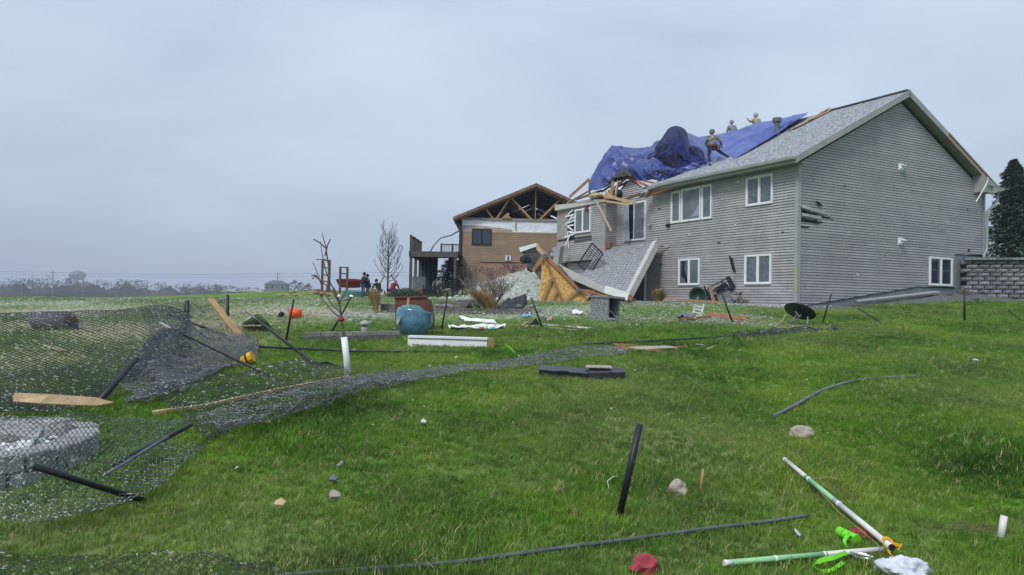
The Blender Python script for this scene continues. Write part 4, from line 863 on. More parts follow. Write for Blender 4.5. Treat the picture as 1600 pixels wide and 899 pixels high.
mb = MB(); mb.beam(q1-nrm*.1+(q1-q0)*.05, q1-nrm*.1-(q1-q0)*.2, .1, .2); mb.build('end_timber', M_woodd, fr)
mb = MB(); mb.tube([q1, q1+Vector((.3, -.1, -.12)), q1+Vector((.75, -.3, -.22)), q1+Vector((1.0, -.4, -.05))], .03, 6); mb.build('bent_pipe', M_trim, fr)
# iron railing hung up at an angle
rl = empty('iron_railing', H2W(lb(940, 420, -1.8)), 'black iron railing section tilted against the fallen roof', 'railing')
c = [H2W(lb(*v, -1.9))-rl.location for v in ((925, 380), (942, 397), (921, 430), (903, 413))]
M_iron = mat('black_iron', (.016, .017, .02), rough=.5)
for k in range(4): mb = MB(); mb.tube([c[k], c[(k+1) % 4]], .035 if k % 2 else .045, 6); mb.build('rail', M_iron, rl)
for k in range(1, 11): mb = MB(); mb.tube([c[0].lerp(c[3], k/11), c[1].lerp(c[2], k/11)], .018, 5); mb.build('baluster', M_iron, rl)
for k in range(1, 4): mb = MB(); mb.tube([c[0].lerp(c[1], k/4+.08), c[3].lerp(c[2], k/4+.08)], .014, 5); mb.build('baluster', M_iron, rl)
# electric meter on the corner
me_ = empty('electric_meter', H2W(lb(862, 400, -.8)), 'grey electric meter box with conduits at the left corner of the grey house', 'meter')
mb = MB(); mb.box((0, 0, 0), (.42, .2, .6)); mb.build('box', M_galv, me_); mb = MB(); mb.lathe([(.02, 0), (.13, 0), (.11, .1), (.02, .12)], 14, (0, -.1, .05), R3(PI/2)); mb.build('dial', M_trim, me_); mb = MB(); mb.tube([(-.1, 0, -.3), (-.1, 0, -1.3)], .04, 6); mb.tube([(.08, 0, -.3), (.08, 0, -1.3)], .04, 6); mb.build('conduit', M_galv, me_)
# white column fragment
a, b = H2W(lb(876, 385, -1.5)), H2W(lb(868, 420, -1.6)); mb = MB(); mb.beam(a, b+Vector((0, 0, -.9)), .34, .3); tag(mb.build('broken_post', M_trim, None), 'pale boxed post leaning beside the electric meter', 'post')
# ---------------------------------------------------------------- collapsed gable truss
tr = empty('collapsed_roof_gable', GP(910, 28.4), 'collapsed roof gable with yellow particle board sheets and nailed lumber webs lying on the lawn', 'roof debris')
T0 = tr.location.copy(); TY = T0.y
def TP(px, py, d=0): return P(px, py, TY+d)-T0
def tslab(pts, d, m, name, th=.03):
    mb = MB(); mb.slab([TP(x, y, d) for x, y in pts], th, Vector((0, -1, 0))); return mb.build(name, m, tr, recalc=True)
tslab([(848, 398), (858, 401), (899, 446), (905, 454), (881, 474), (842, 475)], .12, M_osb, 'particle_board')
tslab([(881, 474.3), (905, 455), (921, 462), (915, 474)], .10, M_osb, 'particle_board')
tslab([(915, 474), (921, 462), (945, 466), (990, 476)], .22, mat('red_brown_board', (.26, .12, .08), (.18, .08, .05), 4, .8), 'board')
tslab([(892, 432), (940, 452), (932, 464), (904, 454)], .5, M_osbd, 'dark_decking')
for (a, b, w_) in (((850, 402), (880, 473), 9), ((846, 474), (864, 430), 8), ((862, 474), (871, 452), 7), ((880, 474), (905, 453), 8), ((854, 402), (904, 453), 10), ((832, 424), (850, 399), 12), ((842, 474.5), (992, 475.5), 5), ((904, 454), (950, 460), 13), ((905, 456), (925, 474), 1)):
    w_m = w_*TY/FPX*.48; mb = MB(); mb.beam(TP(*a, .05), TP(*b, .05), .06, w_m, up=(0, 0, 1) if abs(a[0]-b[0]) > 3 else (1, 0, 0)); mb.build('truss_web', M_wood if w_ < 9 else M_wood3, tr)
for (x, y) in ((852, 400), (904, 453), (881, 474)):
    mb = MB(); mb.box(TP(x, y, -.06), (.16, .01, .16), R3(0, .5, 0)); mb.build('gusset_plate', M_galv, tr)
tslab([(872, 412), (945, 449), (942, 458), (894, 437)], -.05, M_beige, 'fascia_board', .25)
mb = MB(); mb.beam(TP(945, 452, -.3), TP(982, 464, -.5), .3, .30); mb.build('white_boxed_beam', M_white, tr); mb = MB(); mb.beam(TP(982, 464, -.5), TP(987, 467, -.5), .22, .2); mb.build('splintered_end', M_wood3, tr)
tslab([(966, 466), (993, 467), (995, 475), (962, 475)], -.1, M_rust, 'board', .3)
tslab([(812, 388), (836, 386), (848, 402), (850, 445), (846, 441), (822, 405)], .35, M_shing_side, 'shingle_flap', .06)
for k in range(9):
    t0 = k/9; mb = MB(); mb.beam(TP(813+22*t0, 391+34*t0, .30), TP(838+9*t0, 388+36*t0, .30), .03, .05); mb.build('shingle', M_shing2, tr)
tslab([(811, 387), (838, 380), (842, 384), (813, 394)], .2, M_white, 'bent_gutter', .1); tslab([(838, 381), (856, 398), (850, 402), (838, 390)], .1, M_wood2, 'splintered_plank', .1)
mb = MB(); mb.rock(TP(820, 405, .2), (.25, .2, .2), 4, 1); mb.rock(TP(830, 418, .2), (.2, .2, .25), 6, 1); mb.build('tar_paper', M_tarpb, tr)
# ================================================================ brown house and its deck
BY = 48.0; bh = empty('brown_house', (-3.55, BY, 1.9), 'brown sided house with its gable end ripped open to the roof trusses', 'house', rz=math.radians(1.5))
BW = 10.1; BZ = 4.95; BAP = 7.55        # wall width, eave height, ridge height above its base
mb = MB(); mb.box((BW/2, 5, BZ/2-.2), (BW-.06, 9.9, BZ-.3)); mb.build('wall_core', M_osbd, bh)
def bedge(z):
    if z < 2.2: return [(.12, 1.35)]
    if z < 4.33: return [(.12, BW-.1)]
    if z < 4.5: return [(.12, 3.5)]
    if z < 4.68: return [(.12, 2.2)]
    return [(0, 0)]
siding(bh, M_brown, (0, 0, 0), (1, 0, 0), (0, -1, 0), bedge, .05, 4.95, co=.13, lip=.028)
mb = MB(); mb.slab([(1.35, -.01, -.8), (BW, -.01, -.8), (BW, -.01, 2.2), (1.35, -.01, 2.2)], .05, Vector((0, -1, 0))); mb.build('foundation', M_stucco, bh, recalc=True)
mb = MB(); mb.beam((1.35, -.03, 2.21), (BW, -.03, 2.21), .03, .04); mb.build('flashing', M_dark, bh)
mb = MB(); mb.grid(lambda u, v: Vector((.1+(BW-.2)*u, -.005-.05*abs(noise.noise((u*12, v*3, 1))), 4.3+.80*v)), 60, 6); mb.build('house_wrap', M_wrap, bh)
mb = MB(); mb.beam((-.2, -.06, 5.14), (BW, -.06, 5.14), .1, .14); mb.build('bottom_chord', mat('grey_timber', (.34, .29, .26), (.24, .2, .18), 4, .85), bh)
mb = MB(); mb.beam((3.72, -.05, 4.5), (3.72, -.05, 5.05), .05, .12); mb.build('stud', M_wood, bh)
bw_ = window(bh, .78, 2.1, 3.40, 4.46, 2, M_glass2, ax='y', frm=mat('black_window_frame', (.012, .012, .014), rough=.5), fr=.05)
mb = MB(); mb.box((3.25, -.06, 2.52), (.36, .1, .34)); lt_ = mb.build('wall_lamp', M_white, bh)
mb = MB(); mb.box((3.25, -.12, 2.52), (.14, .06, .28)); mb.build('lamp_shade', M_galv, lt_)
def broof(x): return 5.18+(BAP-5.18)*(1-abs(x-BW/2)/(BW/2+.45))-.0
ov = -.55
for sgn, nm in ((0, 'roof'), (1, 'roof')):
    xa, xb = (-.45, BW/2) if sgn == 0 else (BW/2, BW+.45)
    za, zb = (5.18, BAP) if sgn == 0 else (BAP, 5.18)
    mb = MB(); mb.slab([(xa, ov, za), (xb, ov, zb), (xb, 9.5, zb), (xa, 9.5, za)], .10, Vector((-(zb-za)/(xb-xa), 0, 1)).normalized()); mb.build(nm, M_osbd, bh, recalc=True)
    mb = MB(); mb.slab([(xa, ov+.02, za+.03), (xb, ov+.02, zb+.03), (xb, 9.5, zb+.03), (xa, 9.5, za+.03)], .028, Vector((-(zb-za)/(xb-xa), 0, 1)).normalized()); mb.build('roof_covering', M_shing2, bh, recalc=True)
    mb = MB(); mb.beam((xa, ov-.03, za-.10), (xb, ov-.03, zb-.10), .05, .17); mb.build('rake_board', M_woodd, bh)
    mb = MB(); mb.beam((xa, -.1, za-.20), (xb, -.1, zb-.20), .05, .14); mb.build('top_chord', M_wood, bh)
c = BW/2
for k, (x0, z0, x1, z1) in enumerate(((2.2, 5.15, 1.6, 5.95), (2.4, 5.15, 3.3, 6.6), (4.8, 5.15, 3.35, 6.65), (c, 5.15, c, 7.4), (c+.25, 5.15, 6.75, 6.6), (7.7, 5.15, 6.8, 6.6), (7.9, 5.15, 8.5, 5.95))):
    mb = MB(); mb.beam((x0, -.1, z0), (x1, -.1, z1), .05, .13, up=(0, 1, 0) if abs(x1-x0) < .01 else (0, 0, 1)); mb.build('truss_web', M_wood, bh)
for j in range(1, 8):                                         # trusses further in
    y = -.1+j*1.2
    for (x0, z0, x1, z1) in ((2.4, 5.15, 3.3, 6.5), (4.8, 5.15, 3.4, 6.5), (c, 5.15, c, 7.3), (c+.25, 5.15, 6.75, 6.5), (-.1, 5.2, c, 7.42), (c, 7.42, BW+.1, 5.2)):
        mb = MB(); mb.beam((x0, y, z0), (x1, y, z1), .05, .12, up=(0, 1, 0) if abs(x1-x0) < .01 else (0, 0, 1)); mb.build('inner_truss_web', M_woodd, bh)
for (x0, x1, z0, z1) in ((4.2, 5.0, 5.95, 6.35), (5.4, 6.3, 6.3, 5.85), (5.4, 6.2, 5.95, 5.5)): mb = MB(); mb.beam((x0, 3.0, z0), (x1, 3.0, z1), .05, .13); mb.build('pale_brace', M_white, bh)
mb = MB(); mb.slab([(2.75, -.2, 5.2), (3.45, -.2, 5.2), (3.1, -.2, 5.55)], .06, Vector((0, -1, 0))); mb.build('splintered_board', M_wood, bh, recalc=True)
mb = MB(); mb.slab([(.1, 9.4, 5), (BW-.1, 9.4, 5), (c, 9.4, 7.4)], .05, Vector((0, -1, 0))); mb.build('far_gable', M_dark, bh, recalc=True)
mb = MB(); mb.beam((-.42, -.5, 5.1), (-.42, 9, 5.1), .14, .13); mb.build('gutter', mat('dark_bronze_metal', (.06, .06, .065), rough=.5), bh)
mb = MB(); mb.tube([(-.4, -.4, 5.05), (-.3, -.3, 4.8), (-.02, -.12, 4.55), (0, -.12, 4.2), (0, -.12, 0)], .09, 8); mb.build('downspout', MATS['dark_bronze_metal'], bh, True)
mb = MB(); mb.tube([(-.05, -.3, 4.3), (-.6, -.5, 3.95), (-1.3, -.6, 3.75), (-1.75, -.7, 3.2), (-2.2, -.8, 2.3)], .05, 6); mb.build('torn_downspout', M_galv, bh, True)
# deck
dk = empty('wooden_deck', (-6.3, 43.2, 1.7), 'raised dark wooden deck on tall posts beside the brown house', 'deck')
M_deck = mat('weathered_deck_wood', (.10, .09, .085), (.06, .055, .052), 4, .85, .3, 30)
DX, DY, DZ = 2.95, 6.6, 2.72
mb = MB(); mb.box((DX/2, .05, DZ-.14), (DX, .1, .3)); mb.box((.05, DY/2, DZ-.14), (.1, DY, .3)); mb.build('rim_joist', M_deck, dk, recalc=True)
bd0 = None
for k in range(34):
    if bd0 is None:
        mb = MB(); mb.box((DX/2, .1, DZ+.03), (DX+.06, .17, .035)); bd0 = mb.build('deck_board', M_deck, dk)
    else: o = bd0.copy(); COL.objects.link(o); o.location = (0, .192*k, 0)
def dpost(x, y, z0, z1, nm='post', w_=.16):
    mb = MB(); mb.box((x, y, (z0+z1)/2), (w_, w_, z1-z0)); mb.build(nm, M_deck, dk)
for (x, y) in ((.1, .15), (.1, 2.3), (.1, 4.4), (2.8, .15), (2.8, 4.5)): dpost(x, y, -.3, DZ-.28)
for y in (.1, 1.7, 3.3, 4.9): dpost(.08, y, DZ+.04, DZ+1.05, 'railing_post', .12)
for x in (1.3, 2.1, 2.85): dpost(x, DY-.1, DZ+.04, DZ+1.05, 'railing_post', .12)
mb = MB(); mb.beam((.08, .1, DZ+.98), (.08, 4.95, DZ+.98), .06, .08); mb.build('handrail', M_deck, dk); mb = MB(); mb.beam((1.3, DY-.1, DZ+.98), (2.85, DY-.1, DZ+.98), .06, .08); mb.build('handrail', M_deck, dk)
mb = MB(); mb.beam((1.3, DY-.1, DZ+.15), (2.85, DY-.1, DZ+.15), .05, .08); mb.build('handrail', M_deck, dk)
for k in range(1, 30): mb = MB(); mb.box((.08, .1+.165*k, DZ+.52), (.035, .035, .9)); mb.build('baluster', M_deck, dk)
for k in range(1, 13): mb = MB(); mb.box((1.3+.12*k, DY-.1, DZ+.55), (.035, .035, .85)); mb.build('baluster', M_deck, dk)
mb = MB(); mb.beam((1.9, 5.5, DZ+.25), (2.9, 5.9, DZ+.5), .3, .1); tag(mb.build('fallen_plank', M_deck, None), 'dark plank lying askew on the raised deck', 'plank').location = dk.location
sp = empty('slatted_panel', GP(667, 46.5, .3), 'dark blue slatted panel leaning under the raised deck', 'panel')
M_bluedk = mat('dark_blue_grey_panel', (.018, .026, .05), (.012, .018, .035), 3, .6)
mb = MB(); mb.slab([(-.35, .1, -.4), (.62, .1, -.4), (.60, .7, 2.15), (-.65, .7, 2.15)], .06, Vector((0, -1, .3)).normalized()); mb.build('backing', M_bluedk, sp, recalc=True)
for k in range(5): x = -.48+.24*k; mb = MB(); mb.beam((x+.15, .02, -.35), (x-.02, .62, 2.1), .05, .07); mb.build('slat', MATS.get('slat_blue') or mat('slat_blue', (.07, .085, .12), rough=.6), sp)
bx = P(655, 458, 42); mb = MB(); mb.box((bx.x, bx.y, zg(bx.x, bx.y)+.55), (.75, .6, 1.15)); mb.box((bx.x, bx.y, zg(bx.x, bx.y)+1.15), (.8, .65, .05)); tag(mb.build('air_conditioner', M_galv), 'pale grey utility cabinet standing between the deck posts', 'cabinet')
bx = P(661.5, 460, 41.5); mb = MB(); mb.lathe([(.19, 0), (.27, .42), (.30, .44), (.30, .5), (.26, .5)], 14, (bx.x, bx.y, zg(bx.x, bx.y))); tag(mb.build('flower_pot', mat('terracotta', (.32, .13, .07), rough=.85)), 'terracotta pot beside the grey cabinet under the deck', 'pot')
# evergreen under the deck and spruce on the right
def conifer(name, base, H, Rr, m, label, seed, n=2600, dens=1.0, taper=1.0, l0=.16):
    rr = random.Random(seed); e = empty(name, base, label, 'tree'); mb = MB(); mb.tube([(0, 0, -.2), (0, 0, H*.5), (0, 0, H*.96)], [Rr*.09, Rr*.05, .01], 7); mb.build('trunk', M_bark, e)
    mb = MB(); nb = int(n/26); a0_ = rr.uniform(0, 6)
    for b in range(nb):
        t = (b/nb)**.85; z = H*(.04+.94*t); L = Rr*(1-t)**taper*rr.uniform(.42, 1.25)*(1+.15*math.sin(t*41+a0_))+.06; a = b*2.399+rr.uniform(-.3, .3)
        for k in range(26):
            f = rr.random()**.6; off = Vector((math.cos(a), math.sin(a), 0))*(L*f); sd_ = Vector((-math.sin(a), math.cos(a), 0))
            c = Vector((0, 0, z-.18*L*f+.05*L*f*f))+off+sd_*rr.uniform(-.22, .22)*L*(1.1-f)+Vector((0, 0, rr.uniform(-.06, .06)))
            l = l0*rr.uniform(.6, 1.3)
            d = (off.normalized()*rr.uniform(.2, 1)+sd_*rr.uniform(-.8, .8)+Vector((0, 0, rr.uniform(-.5, .25)))).normalized()*l; q = d.cross(Vector((rr.uniform(-1, 1), rr.uniform(-1, 1), 1))).normalized()*l*.28
            mb.add([c-q, c+q, c+d], [(0, 1, 2)])
    mb.build('crown', m, e); return e
b = P(706, 462, 45.5); conifer('juniper_tree', (b.x, b.y, zg(b.x, b.y)), 2.2, 1.15, M_yew, 'dense dark juniper growing under the deck beside the brown house', 3, 9000, taper=.45, l0=.12)
b = P(1583, 460, 45.0); conifer('spruce_tree', (b.x, b.y, 2.6), 8.6, 2.35, M_spruce, 'tall dark blue green spruce behind the block retaining wall', 4, 30000, taper=.72, l0=.20)
# neighbour's roof beyond
e = empty('neighbour_house', P(1556, 420, 62), 'grey shingled roof corner of a house behind the retaining wall', 'house')
e.location.z = 2.2
mb = MB(); mb.slab([(-2.2, 0, 4.0), (6, 0, 4.0), (6, 4, 6.4), (-2.2, 4, 5.6)], .15, Vector((0, -.5, .85)).normalized()); mb.build('roof', M_shing_side, e, recalc=True)
mb = MB(); mb.box((2, 2.2, 2), (8, 4, 3.9)); mb.build('wall', M_farw, e); mb = MB(); mb.beam((-2.2, -.05, 3.95), (6, -.05, 3.95), .12, .16); mb.build('gutter', M_white, e)
# ---------------------------------------------------------------- retaining wall of split blocks
rw = empty('retaining_wall', H2W((10.62, -.25, .6)), 'dark grey split block retaining wall joining the house corner on the right', 'wall')
A0 = H2W((10.62, -.25, 0)); A1 = P(1640, 460, 31.0); dirw = (A1-A0); dirw.z = 0; LW = dirw.length; dirw.normalize(); nw = Vector((dirw.y, -dirw.x, 0))
if nw.dot(-A0) < 0: nw = -nw
ztop = H2W((0, 0, 2.40)).z; rr = random.Random(9)
bms = []
for k in range(5):
    bm_ = MB(); L_ = .44; h_ = .182; n_ = 4
    def fz(u, v): return .0
    bm = MB(); pts = {}
    def g(u, v):
        ex = (1-(2*abs(u-.5))**4)*(1-(2*abs(v-.5))**4); return Vector(((u-.5)*(L_-.02), -.03-ex*(.05+.05*noise.noise((u*4+k*9, v*3, k))), (v-.5)*(h_-.014)))
    bm.grid(g, 5, 3); bm.box((0, .1, 0), (L_-.02, .25, h_-.014)); me = bpy.data.meshes.new('block'); me.from_pydata(bm.v, [], bm.f); me.materials.append(M_stoned); bms.append(me)
ang = math.atan2(dirw.y, dirw.x); zz = ztop-.28; row = 0
flipn = Matrix.Rotation(ang, 3, 'Z') @ Vector((0, -1, 0))
while zz > ztop-2.6:
    s_ = .1+(.22 if row % 2 else 0)
    while s_ < LW:
        p = A0+dirw*s_+nw*(.02*row+rr.uniform(-.008, .008)); p.z = zz
        if zz > zg(p.x, p.y)-.15:
            o = bpy.data.objects.new('block', bms[rr.randrange(5)]); COL.objects.link(o); o.parent = rw; o.location = p-rw.location; o.rotation_euler = (0, 0, ang+(0 if flipn.dot(nw) > 0 else PI)+rr.uniform(-.02, .02)); o.scale = (rr.uniform(.96, 1.0), 1, 1)
        s_ += .45
    zz -= .19; row += 1
s_ = 0
while s_ < LW:
    p = A0+dirw*(s_+.3)+nw*.03; p.z = ztop-.13; mb = MB(); mb.box((0, 0, 0), (.585, .42, .105)); o = mb.build('capstone', M_stoned, rw); o.location = p-rw.location; o.rotation_euler = (0, 0, ang+rr.uniform(-.01, .01)); s_ += .6
mb = MB(); c0 = A0-nw*.35; mb.beam(c0+Vector((0, 0, ztop-1.4-c0.z)), c0+dirw*LW+Vector((0, 0, ztop-1.4-c0.z)), .5, 2.2); o = mb.build('backfill', M_soil); o.parent = rw; o.matrix_parent_inverse = Matrix.Translation(rw.location).inverted()
# soil terrace behind the wall
mb = MB(); c0 = A0-nw*.5; mb.slab([c0+Vector((0, 0, ztop-.25-c0.z)), c0+dirw*(LW+30)+Vector((0, 0, ztop-.25-c0.z)), c0+dirw*(LW+30)-nw*60+Vector((0, 0, ztop-.1-c0.z)), c0-nw*60+dirw*1.5+Vector((0, 0, ztop-.1-c0.z))], .3, Vector((0, 0, 1))); struct(mb.build('terrace', mat('terrace_grass', (.05, .10, .02), rough=.95), recalc=True))
# ---------------------------------------------------------------- gravel beds along the house
def gravel_bed(name, pts_in, pts_out, n=(60, 8)):
    f0 = [H2W((*p, 0)) for p in pts_in]; f1 = [H2W((*p, 0)) for p in pts_out]; mb = MB()
    def g(u, v):
        p = cmr(f0, u).lerp(cmr(f1, u), v); return Vector((p.x, p.y, zg(p.x, p.y)+.03*math.sin(PI*min(1, v*1.05))+.008))
    mb.grid(g, *n); struct(mb.build(name, M_gravel, smooth=True, recalc=True))
    rr = random.Random(len(name)); mb = MB()
    for k in range(1600):
        u, v = rr.random(), rr.random(); p = g(u, v); l = rr.uniform(.015, .04); a = rr.uniform(0, 6.28); c_, s2 = math.cos(a)*l, math.sin(a)*l
        mb.add([p+Vector((c_, s2, 0)), p+Vector((-s2, c_, 0)), p+Vector((-c_, -s2, 0)), p+Vector((s2, -c_, 0)), p+Vector((0, 0, l*.8))], [(0, 1, 4), (1, 2, 4), (2, 3, 4), (3, 0, 4)])
    return mb
mb = gravel_bed('gable_gravel_bed', [(-.3, 0), (4, 0), (8, 0), (10.6, 0), (15, -.6)], [(-.5, -1.1), (4, -1.0), (8, -1.5), (11, -2.2), (15, -3.2)]); stuff(mb.build('gravel', M_gravel))
mb = gravel_bed('front_gravel_bed', [(0, -.3), (0, 4), (0, 8), (0, 11)], [(-1.1, -.5), (-1.4, 2), (-1.0, 6), (-.8, 11)]); stuff(mb.build('pale_gravel', mat('pale_gravel', (.50, .52, .54), (.16, .17, .18), 20, .9, contrast=(.4, .55))))
mb = MB(); mb.slab([H2W((3.3, -.12, .30)), H2W((8.6, -.10, .78)), H2W((8.7, -.35, .76)), H2W((3.2, -.32, .27))], .05, Vector((0, 0, 1))); tag(mb.build('fallen_trim_strip', M_conc, recalc=True), 'long pale strip of trim lying along the gable foundation', 'trim strip')
# ---------------------------------------------------------------- grasses, bare shrubs, trees
def tuft_plant(name, base, H, W, m, label, seed, n=260, lean=(0, 0), group=None, cat='grass clump'):
    rr = random.Random(seed); mb = MB()
    for k in range(n):
        a = rr.uniform(0, 6.28); r0 = rr.uniform(0, .25)*W; h = H*rr.uniform(.45, 1.05); sp_ = rr.uniform(.2, 1.0)*W
        p0 = Vector((r0*math.cos(a), r0*math.sin(a), 0)); dr = Vector((math.cos(a)*sp_+lean[0]*h, math.sin(a)*sp_+lean[1]*h, 0)); wd = Vector((-math.sin(a), math.cos(a), 0))*.006*(1+H)
        pts = [p0+dr*(t**1.6)+Vector((0, 0, h*(t-.25*t*t*t))) for t in (0, .35, .7, 1)]
        mb.add([pts[0]-wd, pts[0]+wd, pts[1]-wd, pts[1]+wd, pts[2]-wd*.8, pts[2]+wd*.8, pts[3]], [(0, 1, 3, 2), (2, 3, 5, 4), (4, 5, 6)])
    o = mb.build(name, m); o.location = base; tag(o, label, cat, group); return o
GG = 'dry ornamental grass clumps'
tuft_plant('ornamental_grass', G(587, 489), 1.0, .30, M_dry, 'upright tan grass clump in front of the embracing couple', 1, 320, (-.10, 0), GG)
tuft_plant('ornamental_grass', G(768, 490), 1.05, .62, M_dry, 'large tan grass clump blown to the left in the middle of the litter', 2, 420, (-.62, 0), GG)
tuft_plant('ornamental_grass', GP(1028, 31.5), .95, .55, M_dry, 'tan grass clump beside the dark lower door of the grey house', 3, 420, (.15, 0), GG)
tuft_plant('ornamental_grass', H2W((9.9, -.7, zg(*H2W((9.9, -.7, 0)).xy)-HC.z)), .40, .35, mat('straw', (.45, .38, .25), rough=.9), 'low straw tuft at the foot of the retaining wall', 4, 140, (0, 0), GG)
tuft_plant('ornamental_grass', H2W((9.0, -.5, zg(*H2W((9.0, -.5, 0)).xy)-HC.z)), .12, .35, M_rust, 'flat reddish brown tuft below the gable window', 5, 90, (0, 0), GG)
tuft_plant('ornamental_grass', H2W((2.6, -.6, zg(*H2W((2.6, -.6, 0)).xy)-HC.z)), .16, .5, M_dry, 'flat straw remains at the foundation behind the black disc', 6, 120, (0, 0), GG)
def bare(name, base, H, label, seed, depth=5, spread=.5, r0=.03, m=None, kids=3, lean=(0, 0), group=None, cat='tree', buds=0, upright=.6, first=.25, trunks=1, minr=.004, sides=4):
    rr = random.Random(seed); e = empty(name, base, label, cat, group); tm = MB(); bmn = MB(); bud = MB(); m = m or M_bark
    def br(p, d, L, r, dep):
        pts = [p]; q = p.copy(); dd = d.copy(); ns_ = 4 if dep > 1 else 3
        for i in range(ns_):
            dd = (dd+Vector((rr.uniform(-.13, .13), rr.uniform(-.13, .13), rr.uniform(-.03, .12)*upright))).normalized(); q = q+dd*(L/ns_); pts.append(q.copy())
        rs = [max(minr, r*(1-.55*i/ns_)) for i in range(ns_+1)]
        (tm if dep == depth else bmn).tube(pts, rs, sides if dep < depth else 7, caps=False)
        if dep <= 2 and buds:
            for i in range(buds):
                c = pts[rr.randrange(1, len(pts))]+Vector((rr.uniform(-.03, .03), rr.uniform(-.03, .03), rr.uniform(-.02, .05))); l = .045
                bud.add([c, c+Vector((rr.uniform(-l, l), rr.uniform(-l, l), l)), c+Vector((rr.uniform(-l, l), rr.uniform(-l, l), rr.uniform(-l, l)))], [(0, 1, 2)])
        if dep > 1:
            nk = kids+(2 if dep == depth else 0)
            for i in range(nk):
                f = (first if dep == depth else .2)+(1-(first if dep == depth else .2))*(i+.6)/nk; j = min(int(f*ns_), ns_-1); c = pts[j].lerp(pts[j+1], f*ns_-j)
                a = rr.uniform(-.5, .5)+2.399*(i+dep*1.3); sd_ = Vector((math.cos(a), math.sin(a), 0)); nd = (dd*.8+sd_*spread*rr.uniform(.7, 1.3)+Vector((0, 0, upright*.45))).normalized()
                br(c, nd, L*rr.uniform(.45, .7)*(1-.25*f), rs[j]*.6, dep-1)
    for k in range(trunks):
        a = rr.uniform(0, 6.28); d = Vector((lean[0]+(spread*.8*math.cos(a) if trunks > 1 else 0), lean[1]+(spread*.8*math.sin(a) if trunks > 1 else 0), 1)).normalized(); br(Vector((0, 0, -.05)), d, H*(.75 if depth > 3 else 1), r0, depth)
    tm.build('trunk', m, e); bmn.build('crown', m, e)
    if buds: bud.build('leaves', M_bud, e)
    return e
b = GP(605, 50); pt_ = empty('pear_tree', b, 'tall bare budding tree behind the people on the lawn', 'tree'); rr = random.Random(40)
mb = MB(); mb.tube([(0, 0, -.1), (.02, 0, 1.2), (.0, .02, 2.4), (.05, 0, 3.6), (.10, 0, 5.0)], [.075, .06, .045, .025, .008], 8); mb.build('trunk', M_bark, pt_, True)
mb = MB(); bud = MB()
for k in range(44):
    z0 = 1.05+3.1*(k/44); a = k*2.399+rr.uniform(-.3, .3); out = (1.0 if z0 < 2.2 else 1.0-.27*(z0-2.2))*rr.uniform(.75, 1.1); rise = rr.uniform(1.0, 1.7)*(1-.12*(z0-1)); r0 = .026-.004*(z0-1)
    pts = [Vector((.03, 0, z0))+Vector((math.cos(a), math.sin(a), 0))*out*(t**.75)+Vector((rr.uniform(-.03, .03), 0, rise*t**1.5)) for t in (0, .25, .5, .75, 1)]
    mb.tube(pts, [r0, r0*.8, r0*.6, r0*.45, .007], 4, caps=False)
    for j in range(9):
        t = rr.uniform(.2, 1); c = cmr(pts, t); d = Vector((rr.uniform(-.5, .5)+.3*math.cos(a), rr.uniform(-.5, .5)+.3*math.sin(a), 1.0)).normalized()*rr.uniform(.2, .5); mb.tube([c, c+d*.5+Vector((rr.uniform(-.03, .03), 0, 0)), c+d], [.009, .008, .006], 3, caps=False)
        for q in range(3):
            e_ = c+d*rr.random(); l = .035; bud.add([e_, e_+Vector((rr.uniform(-l, l), rr.uniform(-l, l), l)), e_+Vector((rr.uniform(-l, l), rr.uniform(-l, l), rr.uniform(-l, l)))], [(0, 1, 2)])
mb.build('crown', M_bark, pt_); bud.build('leaves', M_bud, pt_)
b = G(543, 589); sg = empty('sapling', b, 'thin bare sapling with a white trunk guard among the fence wreckage', 'sapling')
def q_(px, py, dy=0): return P(px, py, b.y+dy)-b
mb = MB(); mb.tube([(0, 0, 0), q_(541, 560), q_(537, 527), q_(534, 500), q_(531, 478), q_(527, 462, .1), q_(522, 450, .15)], [.022, .022, .02, .018, .016, .012, .008], 8); mb.build('trunk', M_bark, sg, True)
mb = MB()
for pts in (((533, 490), (520, 478), (505, 455), (497, 430), (489, 410)), ((527, 465), (515, 440), (508, 420), (503, 395), (501, 378)), ((530, 474), (519, 455), (503, 440)), ((515, 440), (513, 415), (509, 385), (505, 372), (503, 364)), ((509, 388), (500, 380), (490, 374)), ((531, 472), (537, 462), (541, 452)), ((533, 498), (518, 486), (502, 466), (496, 452)), ((501, 440), (493, 430), (487, 431)), ((508, 400), (511, 385), (516, 374)), ((503, 440), (492, 432), (488, 436)), ((536, 470), (545, 468))):
    mb.tube([q_(x, y, .02*i) for i, (x, y) in enumerate(pts)], [.012-.0018*i for i in range(len(pts))], 5)
mb.build('crown', M_bark, sg)
mb = MB(); mb.tube([(0, 0, -.01), q_(541.5, 560), q_(537.5, 527)], .047, 12, hollow=True); mb.build('trunk_guard', M_wht, sg, True)
mb = MB(); mb.rock(q_(533, 499), (.05, .04, .04), 3, 2); mb.build('red_tie', M_cloth, sg)
mb = MB(); mb.rock(q_(530, 463), (.03, .03, .02), 5, 1); mb.rock(q_(549, 463, .0), (.03, .03, .02), 7, 1)
o = mb.build('cap', M_white, sg); stuff(o)
bare('bare_shrub', G(768, 486), .95, 'pale bare shrub behind the wind blown grass clump', 8, 3, .8, .022, M_barkl, 4, trunks=9, upright=.6, cat='shrub', minr=.008)
bare('bare_shrub', G(745, 470), .9, 'low bare shrub on the littered bank below the brown house', 18, 3, .9, .02, M_barkl, 4, trunks=7, upright=.5, cat='shrub', minr=.008)
M_hyd = mat('reddish_dry_flower_heads', (.34, .22, .20), (.20, .11, .10), 4, .95)
rr = random.Random(21)
